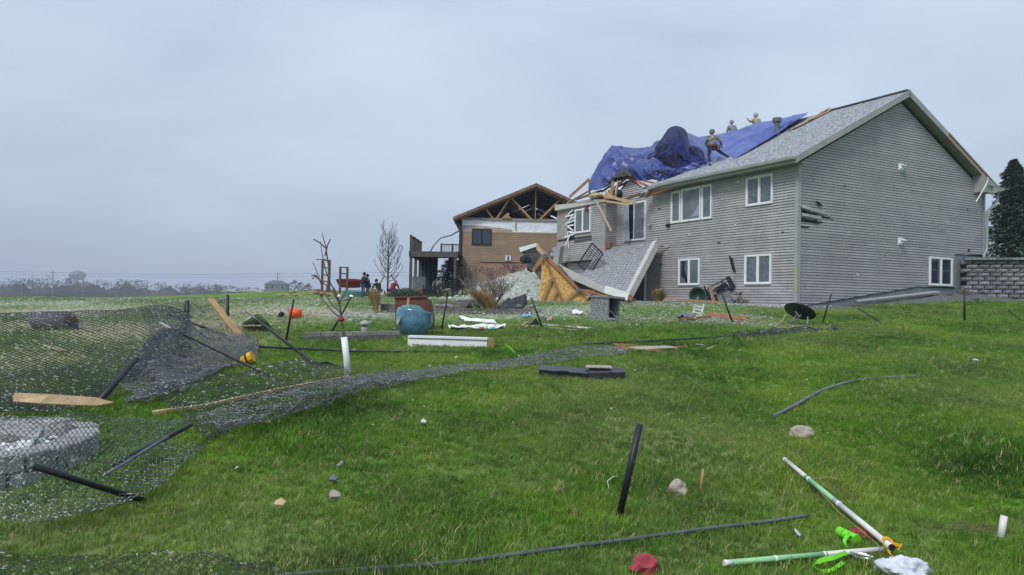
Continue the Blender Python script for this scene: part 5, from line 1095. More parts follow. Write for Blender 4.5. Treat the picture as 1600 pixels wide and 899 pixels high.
for (px, py, Yd, wd, ht, lb_) in ((732, 470, 44.5, 1.9, 1.5, 'reddish dry shrub at the left corner of the brown house wall'), (768, 452, 46.0, 2.2, .9, 'low reddish shrub under the brown foundation'), (800, 440, 46.3, 1.6, .7, 'small pale shrub near the broken shingle flap')):
    c = P(px, py, Yd); c.z = zg(c.x, c.y); e = empty('flowering_shrub', c, lb_, 'shrub', 'shrubs along the brown house'); mb = MB(); ms = MB()
    for k in range(26): a = rr.uniform(0, 6.28); r_ = wd*.5*math.sqrt(rr.random()); ms.tube([(0, 0, 0), (r_*math.cos(a)*.6, r_*math.sin(a)*.4, ht*.5), (r_*math.cos(a), r_*math.sin(a)*.5, ht*rr.uniform(.6, 1))], .012, 4)
    for k in range(700):
        a = rr.uniform(0, 6.28); r_ = wd*.55*math.sqrt(rr.random()); h = ht*rr.random()**.6*(1-.5*(r_/wd)**2); cc = Vector((r_*math.cos(a), r_*math.sin(a)*.5, h)); l = .06
        mb.add([cc, cc+Vector((rr.uniform(-l, l), rr.uniform(-l, l), rr.uniform(-l, l))), cc+Vector((rr.uniform(-l, l), rr.uniform(-l, l), rr.uniform(-l, l)))], [(0, 1, 2)])
    ms.build('stems', M_bark, e); mb.build('foliage', M_hyd, e)
c = GP(634, 40); e = empty('low_evergreen', c, 'low grey green shrub behind the rusty planter', 'shrub'); mb = MB()
for k in range(1500):
    a = rr.uniform(0, 6.28); r_ = 1.0*math.sqrt(rr.random()); h = .55*rr.random()*(1-.6*r_*r_); cc = Vector((r_*math.cos(a)*1.1, r_*math.sin(a)*.5, h)); l = .09
    mb.add([cc, cc+Vector((rr.uniform(-l, l), rr.uniform(-l, l), l)), cc+Vector((rr.uniform(-l, l), rr.uniform(-l, l), rr.uniform(-l, l)))], [(0, 1, 2)])
mb.build('foliage', mat('grey_green_foliage', (.09, .105, .07), (.04, .05, .035), 5, .9), e); mb = MB()
for k in range(12): a = k*.52; mb.tube([(0, 0, 0), (.7*math.cos(a), .35*math.sin(a), .35)], .015, 4)
mb.build('stems', M_bark, e)
# ---------------------------------------------------------------- people on the lawn
c = GP(566, 49); J = stand(1.78, (.05, .05)); J['wrr'] = (.30, .25, 1.25); J['elr'] = (.33, .1, 1.2); J['wrl'] = (.12, .32, 1.3); J['ell'] = (-.22, .18, 1.18); J['hd'] = (.10, .10, 1.66)
person('person', 'taller dark haired person in navy jacket and jeans holding another person', c, math.radians(-60), J, M_nav, M_bjean, M_blkc, hood=False, group='embracing couple')
c2 = c+Vector((.38, .18, 0)); c2.z = zg(c2.x, c2.y); J = stand(1.62, (0, .10)); J['wrr'] = (.28, .35, 1.15); J['wrl'] = (-.28, .35, 1.2)
person('person', 'shorter person in black being held by the one in navy', c2, math.radians(80), J, M_blkc, M_nav, M_blkc, hood=False, group='embracing couple')
c = GP(592, 48); J = stand(1.7, (.0, .0))
J.update({'pel': (0, -.05, .42), 'ch': (0, .22, .80), 'nk': (0, .34, .96), 'hd': (0, .42, 1.08), 'shl': (-.18, .25, .90), 'shr': (.18, .25, .90), 'ell': (-.24, .42, .68), 'elr': (.24, .42, .68), 'wrl': (-.14, .62, .52), 'wrr': (.14, .62, .5), 'hpl': (-.1, -.02, .40), 'hpr': (.1, -.02, .40), 'knl': (-.16, .42, .50), 'knr': (.16, .42, .50), 'anl': (-.15, .22, .09), 'anr': (.15, .22, .09)})
person('person', 'person in black crouching beside the leaning yellow wreckage', c, math.radians(40), J, M_blkc, M_jean, M_blkc, hood=False)
c = GP(612, 50.5); J2 = dict(J)
person('person', 'person in bright red top bending behind the bare tree', c, math.radians(-30), J2, mat('red_jacket', (.42, .03, .06), rough=.85), M_jean, M_white, hood=False)
c = P(684, 459, 41.5); c.z = zg(c.x, c.y); person('person', 'small person in pale grey clothes standing beside the slatted panel', c, math.radians(170), stand(1.05, (.02, .03)), mat('pale_grey_clothes', (.20, .20, .19), (.09, .09, .09), 7, .9), MATS['pale_grey_clothes'], M_blkc, hood=False)
# ---------------------------------------------------------------- things around the people
def ladder(px0, px1, py0, py1, label, rungs, Y):
    a = P(px0, py1, Y); z0 = zg(a.x, a.y)-.1; e = empty('play_frame', (a.x, a.y, z0), label, 'frame', 'wrecked climbing frames'); H = P(px0, py0, Y).z-z0; W_ = (px1-px0)/FPX*Y; M_ = mat('dark_red_timber', (.12, .06, .055), rough=.85)
    for x in (0, W_): mb = MB(); mb.beam((x, 0, 0), (x+(.0 if x else 0), 0, H), .14, .14, up=(0, 1, 0)); mb.build('upright', M_, e)
    for k in range(rungs): z = H*(.98-.17*k); mb = MB(); mb.tube([(0, 0, z), (W_, 0, z-.05*((k*7) % 3))], .045, 6); mb.build('rung', M_, e)
ladder(503, 514, 406, 457, 'taller broken climbing frame seen through the sapling twigs', 4, 50); ladder(531, 542, 417, 460, 'shorter climbing frame standing next to the red boat', 4, 50)
mb = MB(); mb.tube([P(515, 408, 50), P(513, 440, 49.6), P(510, 458, 49)], .07, 6); mb.tube([P(494, 406, 50), P(512, 405, 50)], .03, 5); o = mb.build('broken_pole', MATS['dark_red_timber']); tag(stuff(o), 'broken poles hanging from the taller climbing frame', 'pole')
def tray(name, c, L, W_, H, m, label, rz_, cat, tilt=0.0):
    e = MB(); n = 14; V = []
    def ring(sc, z): return [(sc*L/2*math.cos(t)*(1-.0*abs(math.sin(t)))*(1 if abs(math.cos(t)) < .9 else 1.08), sc*W_/2*math.sin(t), z) for t in [2*PI*k/n for k in range(n)]]
    for sc, z in ((.72, 0), (1.0, H), (.94, H), (.68, .05)): V += ring(sc, z)
    F = [(i*n+k, i*n+(k+1) % n, (i+1)*n+(k+1) % n, (i+1)*n+k) for i in range(3) for k in range(n)]+[tuple(reversed(range(n))), tuple(3*n+k for k in range(n))]
    e.add([R3(tilt, 0, rz_) @ Vector(v) for v in V], F); o = e.build(name, m, smooth=False, recalc=True); o.location = c; tag(o, label, cat); return o
tray('toy_boat', P(547, 449, 51), 1.9, .8, .55, M_red, 'dark red boat shaped play tub raised beside the climbing frame', .15, 'tub', .2)
tray('kayak', GP(553, 49.5, .55), 1.9, .8, .45, M_teal, 'teal plastic sled shell lying left of the embracing couple', 3.3, 'sled', PI*.92)
mb = MB(); rr = random.Random(4)
for k in range(34):
    px = rr.uniform(535, 668); a = GP(px, rr.uniform(46, 53)); d = Vector((rr.uniform(-1, 1), rr.uniform(-.5, .5), rr.uniform(-.02, .35)))*rr.uniform(.3, .9)
    mb.beam(a+Vector((0, 0, .08)), a+d+Vector((0, 0, .12)), rr.uniform(.04, .12), .03)
tag(stuff(mb.build('heaped_slats', mat('mixed_dark_debris', (.13, .14, .12), (.05, .055, .06), 2, .9))), 'tangled heap of dark slats and branches around the bare tree', 'debris heap')
for k, (a, b, w_, m_, lb_) in enumerate((((600, 432), (583, 462), .12, mat('mossy_wood', (.24, .22, .08), rough=.9), 'yellowish plank leaning in front of the bare tree'), ((611, 430), (622, 446), .08, M_bark, 'short dark plank sloping right from the bare tree'), ((573, 458), (590, 460), .3, mat('mossy_wood2', (.20, .20, .07), rough=.9), 'low yellow green board beside the crouching person'))):
    A_, B_ = P(*a, 50), P(*b, 49); mb = MB(); mb.beam(A_, B_, w_, .05); tag(mb.build('plank', m_), lb_, 'plank')
gs_ = empty('slat_pile', P(580, 455, 50.6), 'pale green slats heaped behind the embracing couple', 'slat pile')
for k in range(4):
    A_ = P(571+rr.uniform(0, 6), 441+k*4, 50.5); B_ = P(588+rr.uniform(0, 6), 447+k*4, 50.8); mb = MB(); mb.beam(A_-gs_.location, B_-gs_.location, .1, .04); mb.build('slat', M_teal, gs_)
# splintered timber pile left of the frames
rr = random.Random(14)
e = empty('timber_pile', GP(478, 49), 'pile of splintered yellow boards on the crest of the lawn', 'timber pile'); mb = MB()
for k in range(26):
    px = rr.uniform(440, 527); hh = 6*math.exp(-((px-497)/20)**2)+1.5; a = P(px, 461.5-rr.uniform(0, hh), 49+rr.uniform(-1, 1)); l = rr.uniform(.5, 1.5); d = Vector((l, rr.uniform(-.3, .3), rr.uniform(-.12, .12)*l)); mb.beam(a-d*.5-e.location, a+d*.5-e.location, rr.uniform(.08, .3), .04)
stuff(mb.build('board', M_wood2, e))
mb = MB(); a = P(496, 456, 49); mb.slab([P(488, 458, 49)-e.location, P(508, 459, 48.6)-e.location, P(500, 452, 49.5)-e.location, P(490, 452, 49.5)-e.location], .1, Vector((0, -.5, .85))); mb.build('red_brown_sheet', M_rust, e, recalc=True)
mb = MB(); mb.beam(P(437, 463, 49)-e.location, P(462, 457, 50)-e.location, .1, .06); mb.build('dark_board', M_bark, e)
# stacked stone edging in the middle distance
rr = random.Random(2); e = empty('stone_edging', G(760, 484), 'broken stacked stone edging across the middle of the littered lawn', 'stone edging')
for k in range(34):
    px = 598+k*7.3+rr.uniform(-2, 2)
    if 612 < px < 678: continue
    for lv in range(2):
        if rr.random() < .25 and lv: continue
        c = G(px, 490-.0*k); o_ = MB(); o_.rock((0, 0, 0), (rr.uniform(.10, .17), .12, .075), k+lv*50, 1, R3(rr.uniform(-.2, .2), rr.uniform(-.3, .3), rr.uniform(-.4, .4)), flat=.4)
        o = o_.build('stone', M_wood4 if rr.random() < .5 else M_stoned, e); o.location = c+Vector((0, .5+.1*lv, .07+.15*lv))-e.location
for (a, b, h_) in (((680, 489), (830, 491), .10), ((682, 480), (735, 483), .14), ((596, 487), (618, 488), .16)):
    A_, B_ = G(*a), G(*b); mb = MB(); mb.beam(A_+Vector((0, 0, h_*.8)), B_+Vector((0, 0, h_*.8)), .16, h_*1.4); o = mb.build('edging_timber', M_wood4, e); o.location = -e.location
def sheet(name, pts, th, m, label, cat, nrm=(0, 0, 1), par=None):
    c = sum((Vector(p) for p in pts), Vector())/len(pts); mb = MB(); mb.slab([Vector(p)-c for p in pts], th, Vector(nrm).normalized()); o = mb.build(name, m, par, recalc=True); o.location = c
    if label: tag(o, label, cat)
    return o
# torn dark shingle slab and tarpaulin
e = empty('torn_shingle_slab', G(790, 489), 'torn dark roofing slab propped up behind the wind blown grass', 'roofing slab'); Yt = e.location.y+.4
def q2(px, py, d=0): return P(px, py, Yt+d)-e.location
mb = MB(); mb.slab([q2(768, 488, 0), q2(790, 470, .5), q2(822, 459, 1.0), q2(824, 474, 1.0), q2(812, 488, .2)], .06, Vector((0, -1, .4)).normalized()); mb.build('slab', M_tarpb, e, recalc=True)
for k in range(6): mb = MB(); mb.beam(q2(786-k*1.5, 473+k*2.8, -.1-.02*k), q2(820-k*1.5, 469+k*3.4, .5-.1*k), .05, .06); mb.build('shingle', M_shing2, e)
for (a, b) in (((770, 487), (796, 466)), ((780, 489), (802, 468))): mb = MB(); mb.tube([q2(*a, -.2), q2(*b, .2)], .035, 6); mb.build('strip', M_galv, e)
sheet('dark_paver', [G(716, 478, .02), G(742, 478, .02), P(742, 469, G(742, 478).y+.3), P(714, 469, G(716, 478).y+.3)], .08, M_tarpb, 'dark square panel standing in the stone edging', 'panel', (0, -1, .3))
# logs on left of middle
for k, (px, py, s_, lb_) in enumerate(((603, 47.5, .5, 'larger rounded tan boulder left of the low grey green shrub'), (588, 47, .26, 'small pale stone below the crouching person'), (610, 49, .35, 'smaller tan boulder behind the larger one'))):
    mb = MB(); mb.rock((0, 0, .1), (s_*1.2, s_*.7, s_*.45), k+3, 2); o = mb.build('boulder', M_tan, smooth=True); o.location = GP(px, py); tag(o, lb_, 'boulder')
# raised bed edging with a pale figure
M_cobw = mat('weathered_edging', (.27, .26, .24), (.15, .145, .14), 4, .95, .5, 20)
e = empty('timber_bed_edging', G(545, 534), 'low grey landscape wall with pale top left of the blue pot', 'garden edging')
A_, B_ = G(470, 533), G(618, 531); n = 12
for k in range(n):
    for lv in range(2):
        a, b = A_.lerp(B_, (k+.37*lv)/n), A_.lerp(B_, (k+.37*lv+.985)/n); mb = MB(); z = .05+.085*lv; zz_ = rr.uniform(-.012, .012); mb.beam(a+Vector((0, .02*lv+rr.uniform(-.02, .02), z+zz_)), b+Vector((0, .02*lv, z+zz_)), .17, .08); o = mb.build('block', M_cobw if lv else M_wood4, e); o.location = -e.location
mb = MB(); c = G(566, 527)+Vector((0, .25, 0)); mb.lathe([(.12, 0), (.13, .06), (.10, .15), (.12, .19), (.10, .24), (.055, .27), (.08, .29), (.15, .31), (.16, .34), (.10, .39), (.03, .42)], 14); mb.v = [(a*.75, b*.75, c_*.85) for a, b, c_ in mb.v]; o = mb.build('garden_statue', M_conc, smooth=True); o.location = c; tag(o, 'pale stone garden figure standing on the low grey wall', 'statue')
# rust brown planter box and blue pot
c = G(643, 524); Yp = c.y
e = empty('rusty_planter', G(650, 518), 'rust brown metal fire table tipped on edge behind the blue pot', 'planter'); Y2 = e.location.y+.25
def q3(px, py, d=0): return P(px, py, Y2+d)-e.location
mb = MB(); mb.slab([q3(617, 519), q3(617, 465), q3(664, 464), q3(672, 470), q3(676, 490), q3(677, 519)], .35, Vector((0, -1, 0))); mb.build('shell', M_rust, e, recalc=True)
mb = MB(); mb.slab([q3(616, 466, -.04), q3(616, 463.5, -.04), q3(665, 462, -.04), q3(666, 465, -.04)], .5, Vector((0, -1, 0))); mb.build('rim', M_rust, e, recalc=True)
mb = MB(); mb.beam(q3(638.5, 466, -.12), q3(636.5, 486, -.25), .06, .05); mb.build('bracket', M_wood3, e)
mb = MB(); mb.lathe([(.02, 0), (.2, .02), (.33, .12), (.37, .3), (.34, .3), (.28, .12)], 22, q3(642, 476, -.22), R3(PI, 0, 0)); mb.build('jade_bowl', M_jade, e, True)
e = empty('blue_pot', c, 'large glazed blue pot with broken rim lying in front of the rusty planter', 'pot'); rot = R3(math.radians(58), math.radians(-14), math.radians(10))
rot = R3(math.radians(-5), math.radians(9), 0)
mb = MB(); mb.lathe([(.16, -.03), (.24, .02), (.32, .11), (.37, .24), (.375, .34), (.36, .48), (.365, .53), (.33, .53), (.32, .47), (.30, .24), (.2, .12)], 30, (0, -.05, 0), rot); mb.v = [(a*1.1, b*1.1, c_*1.08) for a, b, c_ in mb.v]; o = mb.build('bowl', M_blue, e, True)
mb = MB(); mb.slab([(-.30, -.36, .32), (-.22, -.42, .45), (-.19, -.435, .36), (-.27, -.41, .24)], .02, Vector((0, -1, 0))); mb.build('hole', M_tan, e, recalc=True)
# ---------------------------------------------------------------- white beams, sheets, boards on the lawn
def lay(name, a, b, wd, ht, m, label, cat, h=0.0, grp=None):
    A_, B_ = G(*a, h), G(*b, h); o_ = (A_+B_)/2; mb = MB(); mb.beam(A_-o_+Vector((0, 0, ht/2)), B_-o_+Vector((0, 0, ht/2)), wd, ht); o = mb.build(name, m); o.location = o_; tag(o, label, cat, grp); return o
A_, B_ = G(638, 541), G(762, 545); e = empty('boxed_beam', A_, 'long white boxed porch beam with a raw wooden end lying on the lawn', 'beam')
mb = MB(); mb.beam(Vector((0, .1, .10)), B_-A_+Vector((0, .1, .10)), .2, .22); mb.build('cladding', M_wht, e)
mb = MB(); mb.beam(B_-A_+Vector((0, .1, .10)), B_-A_+Vector((.12, .1, .10)), .17, .20); mb.build('core', M_wood, e)
mb = MB(); mb.beam(Vector((0, -.012, .165)), B_-A_+Vector((0, -.012, .165)), .012, .015); mb.build('groove', M_galv, e)
def crumple(name, c, pts, m, label, cat, amp=.06, n=10, seed=0):
    f = surf(pts); mb = MB(); mb.grid(lambda u, v: f(u, v)-c+Vector((0, 0, amp*(.5+noise.noise(f(u, v)*6+Vector((seed, 0, 0)))))), n, n); o = mb.build(name, m); o.location = c; o.modifiers.new('s', 'SOLIDIFY').thickness = .01; tag(o, label, cat); return o
def gquad(a, b, c_, d, h=0.02): return [[G(*a, h), G(*b, h)], [G(*d, h), G(*c_, h)]]
crumple('torn_sheet', G(395, 500), [[P(380, 506, 15.6), P(402, 491, 15.4), P(420, 506, 15.6)], [G(374, 509, .02), G(400, 509, .02), G(424, 509, .02)]], M_white, 'white torn sheet lying behind the crossed black rails', 'sheet', .05, 8)
crumple('torn_paper', G(735, 512), gquad((700, 512), (790, 510), (788, 516), (704, 516)), M_white, 'long crumpled white wrap with faded coloured print on the lawn', 'house wrap', .09, 22, 3)
crumple('torn_paper', G(745, 503), gquad((716, 496), (772, 502), (776, 507), (726, 503)), M_white, 'white angled strip just behind the crumpled wrap', 'house wrap', .05, 10, 6)
sheet('paper_bit', [G(749, 511, .1), G(755, 511, .1), G(755, 514, .1), G(749, 514, .1)], .01, M_cloth, 'small red printed scrap on the white wrap', 'scrap'); sheet('paper_bit', [G(769, 511, .1), G(774, 511, .1), G(774, 513.5, .1), G(769, 513.5, .1)], .01, mat('blue_print', (.1, .25, .6), rough=.8), 'small blue printed scrap on the white wrap', 'scrap')
for k, (a, b, wd, m_, lb_) in enumerate((((770, 507), (843, 511), .05, M_wood2, 'pale batten behind the white wrap'), ((785, 513), (842, 509), .14, M_wood4, 'weathered plank right of the white wrap'), ((845, 508), (925, 514), .10, M_wht, 'long white strip right of the black triangle'), ((850, 512), (880, 515), .06, M_wood2, 'short batten below the long white strip'), ((812, 512), (825, 504), .06, M_wood2, 'short sloping batten beside the weathered plank'), ((740, 519), (752, 515), .05, M_wood3, 'short orange splint below the white wrap'),
      ((450, 490), (524, 490), .05, M_wood2, 'thin pale batten on the lawn beyond the raised edging'), ((543, 486), (576, 484), .05, M_wood2, 'short thin batten left of the upright tan grass'), ((418, 478), (445, 479), .09, M_wood2, 'pale board beyond the orange bucket'), ((1080, 505), (1118, 503), .05, M_wood2, 'thin pale batten in front of the orange lumber'), ((1345, 512), (1405, 502), .05, M_wood4, 'weathered lath crossing the low black stake'), ((1490, 530), (1505, 524), .04, M_wood4, 'short lath on the lawn below the block wall'), ((650, 455+45), (655, 497), .03, M_wood2, 'tiny splint beside the planter'), ((1105, 547), (1122, 541), .04, M_wood2, 'short pale lath beyond the black tray'), ((915, 605-19), (958, 577), .03, M_dry, 'dry stalk near the black tray'), ((790, 540), (803, 552), .02, M_lime, 'thin yellow green stalk right of the white beam'), ((1300, 508), (1322, 506), .09, M_tan, 'flat pale slab behind the black disc'), ((1120, 531), (1140, 530), .08, M_tan, 'small tan board in front of the fence rail'))):
    lay('batten', a, b, wd, .03, m_, lb_, 'batten', .01)
mb = MB(); mb.slab([(-.15, 0, 0), (.2, 0, 0), (.05, .05, .22)], .05, Vector((0, -1, 0))); o = mb.build('black_scrap', M_dark, recalc=True); o.location = G(834, 511); tag(o, 'small black triangular scrap beside the leaning stake', 'scrap')
crumple('blue_bag', G(823, 495), gquad((817, 493), (829, 493), (829, 497), (817, 497)), mat('cyan_plastic', (.15, .42, .52), rough=.4), 'small cyan plastic scrap on the litter', 'scrap', .08, 6)
crumple('paper_bit', G(858, 499), gquad((854, 497), (862, 497), (862, 502), (854, 502)), mat('pinkish_scrap', (.50, .25, .20), rough=.8), 'small pink scrap left of the speckled cabinet', 'scrap', .06, 6)
crumple('white_lump', G(902, 490), gquad((894, 487), (910, 487), (910, 492), (894, 492)), M_white, 'small white lump in front of the collapsed gable', 'lump', .10, 8)
o = crumple('teal_mat', GP(1004, 31), [[GP(996, 31.5), GP(1014, 31.5)], [GP(996, 30.6), GP(1014, 30.6)]], M_teal, 'teal plastic scrap at the foot of the lower door', 'scrap', .10, 8)
# wicker cabinet
c = G(951, 502); e = empty('speckled_cabinet', c, 'open speckled grey cabinet with a navy interior standing on the lawn', 'cabinet', rz=math.radians(40))
s_ = c.y/FPX; W_, H_, D_ = 24*s_, 37*s_, 38*s_
for x in (0, W_): mb = MB(); mb.box((x, D_/2, H_/2), (.05, D_, H_)); mb.build('side', M_wick, e)
mb = MB(); mb.slab([(-.06, -.08, H_+.05), (W_+.10, -.14, H_+.01), (W_+.08, D_+.06, H_+.07), (-.06, D_+.06, H_+.06)], .06, Vector((0, 0, 1))); mb.build('top', M_wick, e, recalc=True)
mb = MB(); mb.box((W_/2, D_-.02, H_/2), (W_-.06, .04, H_-.02)); mb.build('back', M_wick, e)
mb = MB(); mb.box((W_/2, D_*.35, H_/2), (W_-.06, .03, H_-.06)); mb.build('inner_panel', M_navy, e)
mb = MB(); mb.box((W_/2+.05, -.12, .05), (W_+.2, .28, .06), R3(0, .05, 0)); mb.build('base', M_wick, e)
mb = MB(); mb.tube([(.02, -.04, H_*.45), (.12, -.16, H_*.2), (.3*W_, -.25, .02)], .016, 5); mb.tube([(W_, 0, H_*.8), (W_+.14, -.02, H_*.6), (W_+.16, -.05, H_*.35), (W_+.06, -.05, .1)], .012, 6); stuff(mb.build('bent_rod', M_galv, e))
# things piled against the front wall
bY = H2W((-1.0, 4.6, 0))
e = empty('green_barrel', P(1090, 463, 30.6), 'dark green barrel lying on its side against the grey house', 'barrel')
mb = MB(); dirb = (Vector((.55, .85, 0))).normalized(); mb.tube([dirb*.85, dirb*.45, dirb*0], [.30, .335, .36], 24, hollow=True); mb.build('body', M_grn, e, True)
e.location.z = zg(e.location.x, e.location.y)+.40
mb = MB(); n_ = 24; r_ = .37; u_ = dirb.cross(Vector((0, 0, 1))).normalized(); mb.tube([u_*r_*math.cos(2*PI*k/n_)+Vector((0, 0, 1))*r_*math.sin(2*PI*k/n_) for k in range(n_+1)], .022, 6); mb.build('rim', M_galv, e, True)
Yw = 30.3
def W3(px, py, d=0.0): return P(px, py, Yw+d)
c = W3(1142, 478); c.z = zg(c.x, c.y); e = empty('speckled_planter', c, 'speckled grey wicker planter box against the wall under broken chairs', 'planter box', rz=math.radians(-6)); mb = MB()
mb.box((0, .3, .33), (1.12, .55, .66)); mb.build('box', M_wick, e); mb = MB(); mb.box((0, .3, .68), (1.2, .63, .05)); mb.build('rim', M_wick, e)
e = empty('broken_chair', W3(1138, 453), 'broken black patio chair upside down on the speckled planter', 'chair'); o_ = e.location
def tubes(name, lst, m, par, org, r=.03):
    for pts in lst: mb = MB(); mb.tube([Vector(p)-org for p in pts], r, 6); mb.build(name, m, par)
tubes('frame_tube', [[W3(1112, 447), W3(1140, 433, -.1), W3(1147, 448, -.2)], [W3(1140, 433, .2), W3(1150, 447, .1)], [W3(1116, 455), W3(1130, 445), W3(1143, 454)], [W3(1124, 440, .2), W3(1138, 447, .1)]], M_iron, e, o_, .035)
mb = MB(); mb.slab([W3(1116, 451)-o_, W3(1134, 441, -.1)-o_, W3(1137, 448, -.1)-o_, W3(1122, 458)-o_], .05, Vector((0, -1, .2)).normalized()); mb.build('seat', M_dark, e, recalc=True)
mb = MB(); mb.slab([W3(1134, 434, -.15)-o_, W3(1140, 431, -.15)-o_, W3(1150, 449, -.2)-o_, W3(1144, 453, -.2)-o_], .05, Vector((0, -1, .2)).normalized()); mb.build('back', M_iron, e, recalc=True)
e = empty('broken_chair', W3(1108, 462), 'black chair frame wedged between the green barrel and the planter', 'chair'); tubes('frame_tube', [[W3(1100, 447), W3(1110, 468)], [W3(1106, 450), W3(1122, 470)], [W3(1102, 470), W3(1116, 452)], [W3(1104, 462, -.2), W3(1120, 462, .1)]], M_iron, e, e.location.copy(), .035)
mb = MB(); mb.beam(W3(1109, 446, -.5), W3(1116, 476, -.7), .13, .05); tag(mb.build('leaning_plank', M_wood), 'orange brown plank leaning between the barrel and the planter', 'plank')
A_, B_ = GP(1040, 30.6, .22), GP(1133, 28.6, .10); o_ = (A_+B_)/2; mb = MB(); mb.beam(A_-o_, B_-o_, .26, .07); o = mb.build('long_board', M_wood); o.location = o_; tag(o, 'long bare board lying in front of the green barrel', 'board')
bare('broken_bush', W3(1158, 478, -.6)+Vector((0, 0, -.05)), .42, 'broken pale twigs in front of the speckled planter', 31, 3, 1.2, .02, M_barkl, 4, trunks=12, upright=.1, cat='bush', minr=.008)
mb = MB(); mb.tube([W3(1150, 460, -.5), W3(1170, 452, -.4)], [.06, .05], 6); tag(mb.build('grey_branch', M_barkl), 'short thick grey branch sticking out right of the planter', 'branch')
for k, (a, b, w_, lb_) in enumerate((((1108, 491), (1168, 499), .12, 'upper orange timber of the pair right of the white grate'), ((1108, 494), (1160, 502), .10, 'lower orange timber of the pair right of the white grate'), ((1064, 500), (1110, 497), .06, 'thin orange strip left of the orange timbers'))):
    lay('orange_timber', a, b, w_, .07, M_wood3, lb_, 'timber', .05)
c = G(1090, 497); e = empty('white_grate', c, 'small white plastic grate standing tilted on the lawn', 'grate'); mb = MB()
for k in range(4): mb.box((.0, 0, .06+.10*k), (.24, .03, .035), R3(0, .2, 0))
mb.box((-.13, 0, .21), (.04, .03, .44), R3(0, .25, 0)); mb.box((.13, 0, .21), (.04, .03, .44), R3(0, .25, 0)); stuff(mb.build('grid', M_white, e))
crumple('grey_bundle', G(1072, 499), gquad((1058, 496), (1088, 497), (1084, 501), (1060, 502)), M_galv, 'grey crumpled metal left of the white grate', 'metal scrap', .16, 10)
# black disc table
c = G(1252, 508); e = empty('round_table', c, 'round black patio table tipped over in front of the house corner', 'table'); s_ = c.y/FPX
rt = R3(math.radians(62), math.radians(24), 0); ctr = Vector((0, .1, 21*s_))
mb = MB(); mb.lathe([(.02, -.02), (.41, -.02), (.44, 0), (.42, .025), (.02, .03)], 32, ctr, R3(math.radians(-20), math.radians(27), 0)); mb.build('tabletop', M_blk, e, True)
for (a, b) in (((1246, 490), (1236, 505)), ((1252, 492), (1232, 511)), ((1262, 495), (1262, 508)), ((1243, 487), (1249, 496))):
    mb = MB(); mb.tube([P(*a, c.y-.1)-c, P(*b, c.y-.25)-c], .022, 6); mb.build('leg', M_galv, e)
mb = MB(); mb.tube([P(1228, 491, c.y), P(1222, 502, c.y), G(1210, 511)+Vector((0, 0, .02))], .014, 5); tag(mb.build('pale_cable', M_wood2), 'thin pale cable hanging left of the tipped round table', 'cable')
# dark low tray, pink lumber frame
A_ = G(908, 592); e = empty('black_tray', A_, 'black ribbed plastic drawer lying upside down in the grass', 'tray', rz=math.radians(-6)); s_ = A_.y/FPX
M_pl = mat('dark_grey_plastic', (.035, .036, .04), (.02, .02, .024), 6, .4, fleck=((.12, .12, .12), 20, .66))
mb = MB(); mb.slab([(-66*s_, 0, .12), (12*s_, -.10, .09), (12*s_, .35, .12), (-66*s_, .42, .16)], .05, Vector((0, 0, 1))); mb.build('lid', M_pl, e, recalc=True)
mb = MB(); mb.slab([(-66*s_, 0, .11), (12*s_, -.10, .08), (12*s_, -.10, -.02), (-66*s_, 0, .02)], .04, Vector((0, -1, 0))); mb.build('front', M_pl, e, recalc=True)
mb = MB(); mb.box((-28*s_, -.06, .10), (.16, .02, .03)); mb.build('handle', M_dark, e)
mb = MB(); mb.slab([(12*s_, -.12, .10), (68*s_, .0, .12), (68*s_, .4, .14), (12*s_, .34, .16)], .03, Vector((0, 0, 1)))
mb.slab([(12*s_, -.12, .10), (68*s_, .0, .12), (66*s_, .0, -.02), (14*s_, -.12, -.04)], .03, Vector((0, -1, 0))); mb.build('lower_half', M_pl, e, recalc=True)
mb = MB(); mb.slab([(8*s_, .1, .17), (48*s_, .14, .17), (46*s_, .34, .18), (6*s_, .34, .18)], .015, Vector((0, 0, 1))); mb.build('pale_sheet', M_tan, e, recalc=True)
e = empty('lumber_frame', G(1010, 543), 'flat broken frame of reddish lumber with white paper on the lawn', 'lumber frame')
for (a, b, w_) in (((950, 537), (1020, 543), .07), ((1020, 544), (1073, 542), .07), ((975, 546), (1030, 548), .06), ((1000, 541), (1060, 545), .05), ((958, 538), (985, 547), .05)):
    A_, B_ = G(*a, .03), G(*b, .03); mb = MB(); mb.beam(A_-e.location, B_-e.location, w_, .035); mb.build('lumber', M_wood3, e)
mb = MB(); mb.slab([G(980, 543, .05)-e.location, G(1040, 541, .05)-e.location, G(1058, 544, .04)-e.location, G(1000, 547, .04)-e.location], .012); mb.build('paper', M_tan, e, recalc=True)
# orange bucket, yellow bucket
c = G(452, 498); e = empty('orange_bucket', c, 'bright orange bucket lying on its side behind a black stake', 'bucket'); mb = MB(); mb.tube([Vector((.32, .04, .14)), Vector((.0, 0, .15))], [.115, .142], 18, hollow=True); mb.build('body', M_orange, e, True)
mb = MB(); mb.rock((-.22, 0, .09), (.09, .08, .09), 2, 1); mb.build('lid', M_dark, e)
c = G(384, 572); e = empty('yellow_bucket', c, 'crushed yellow bucket with black stripe under the black rail', 'bucket'); mb = MB(); mb.lathe([(.07, -.06), (.10, .02), (.09, .12), (.07, .12)], 9, (0, 0, .10), R3(.35, 1.1, .4)); mb.build('body', M_yel, e)
mb = MB(); mb.lathe([(.10, .02), (.106, .05), (.09, .05)], 9, (0, 0, .10), R3(.35, 1.1, .4)); mb.build('stripe', M_dark, e)
mb = MB(); mb.slab([(-.2, -.1, .03), (-.05, -.12, .05), (-.03, 0, .12), (-.22, 0, .05)], .01); mb.build('torn_piece', M_yel, e, recalc=True)
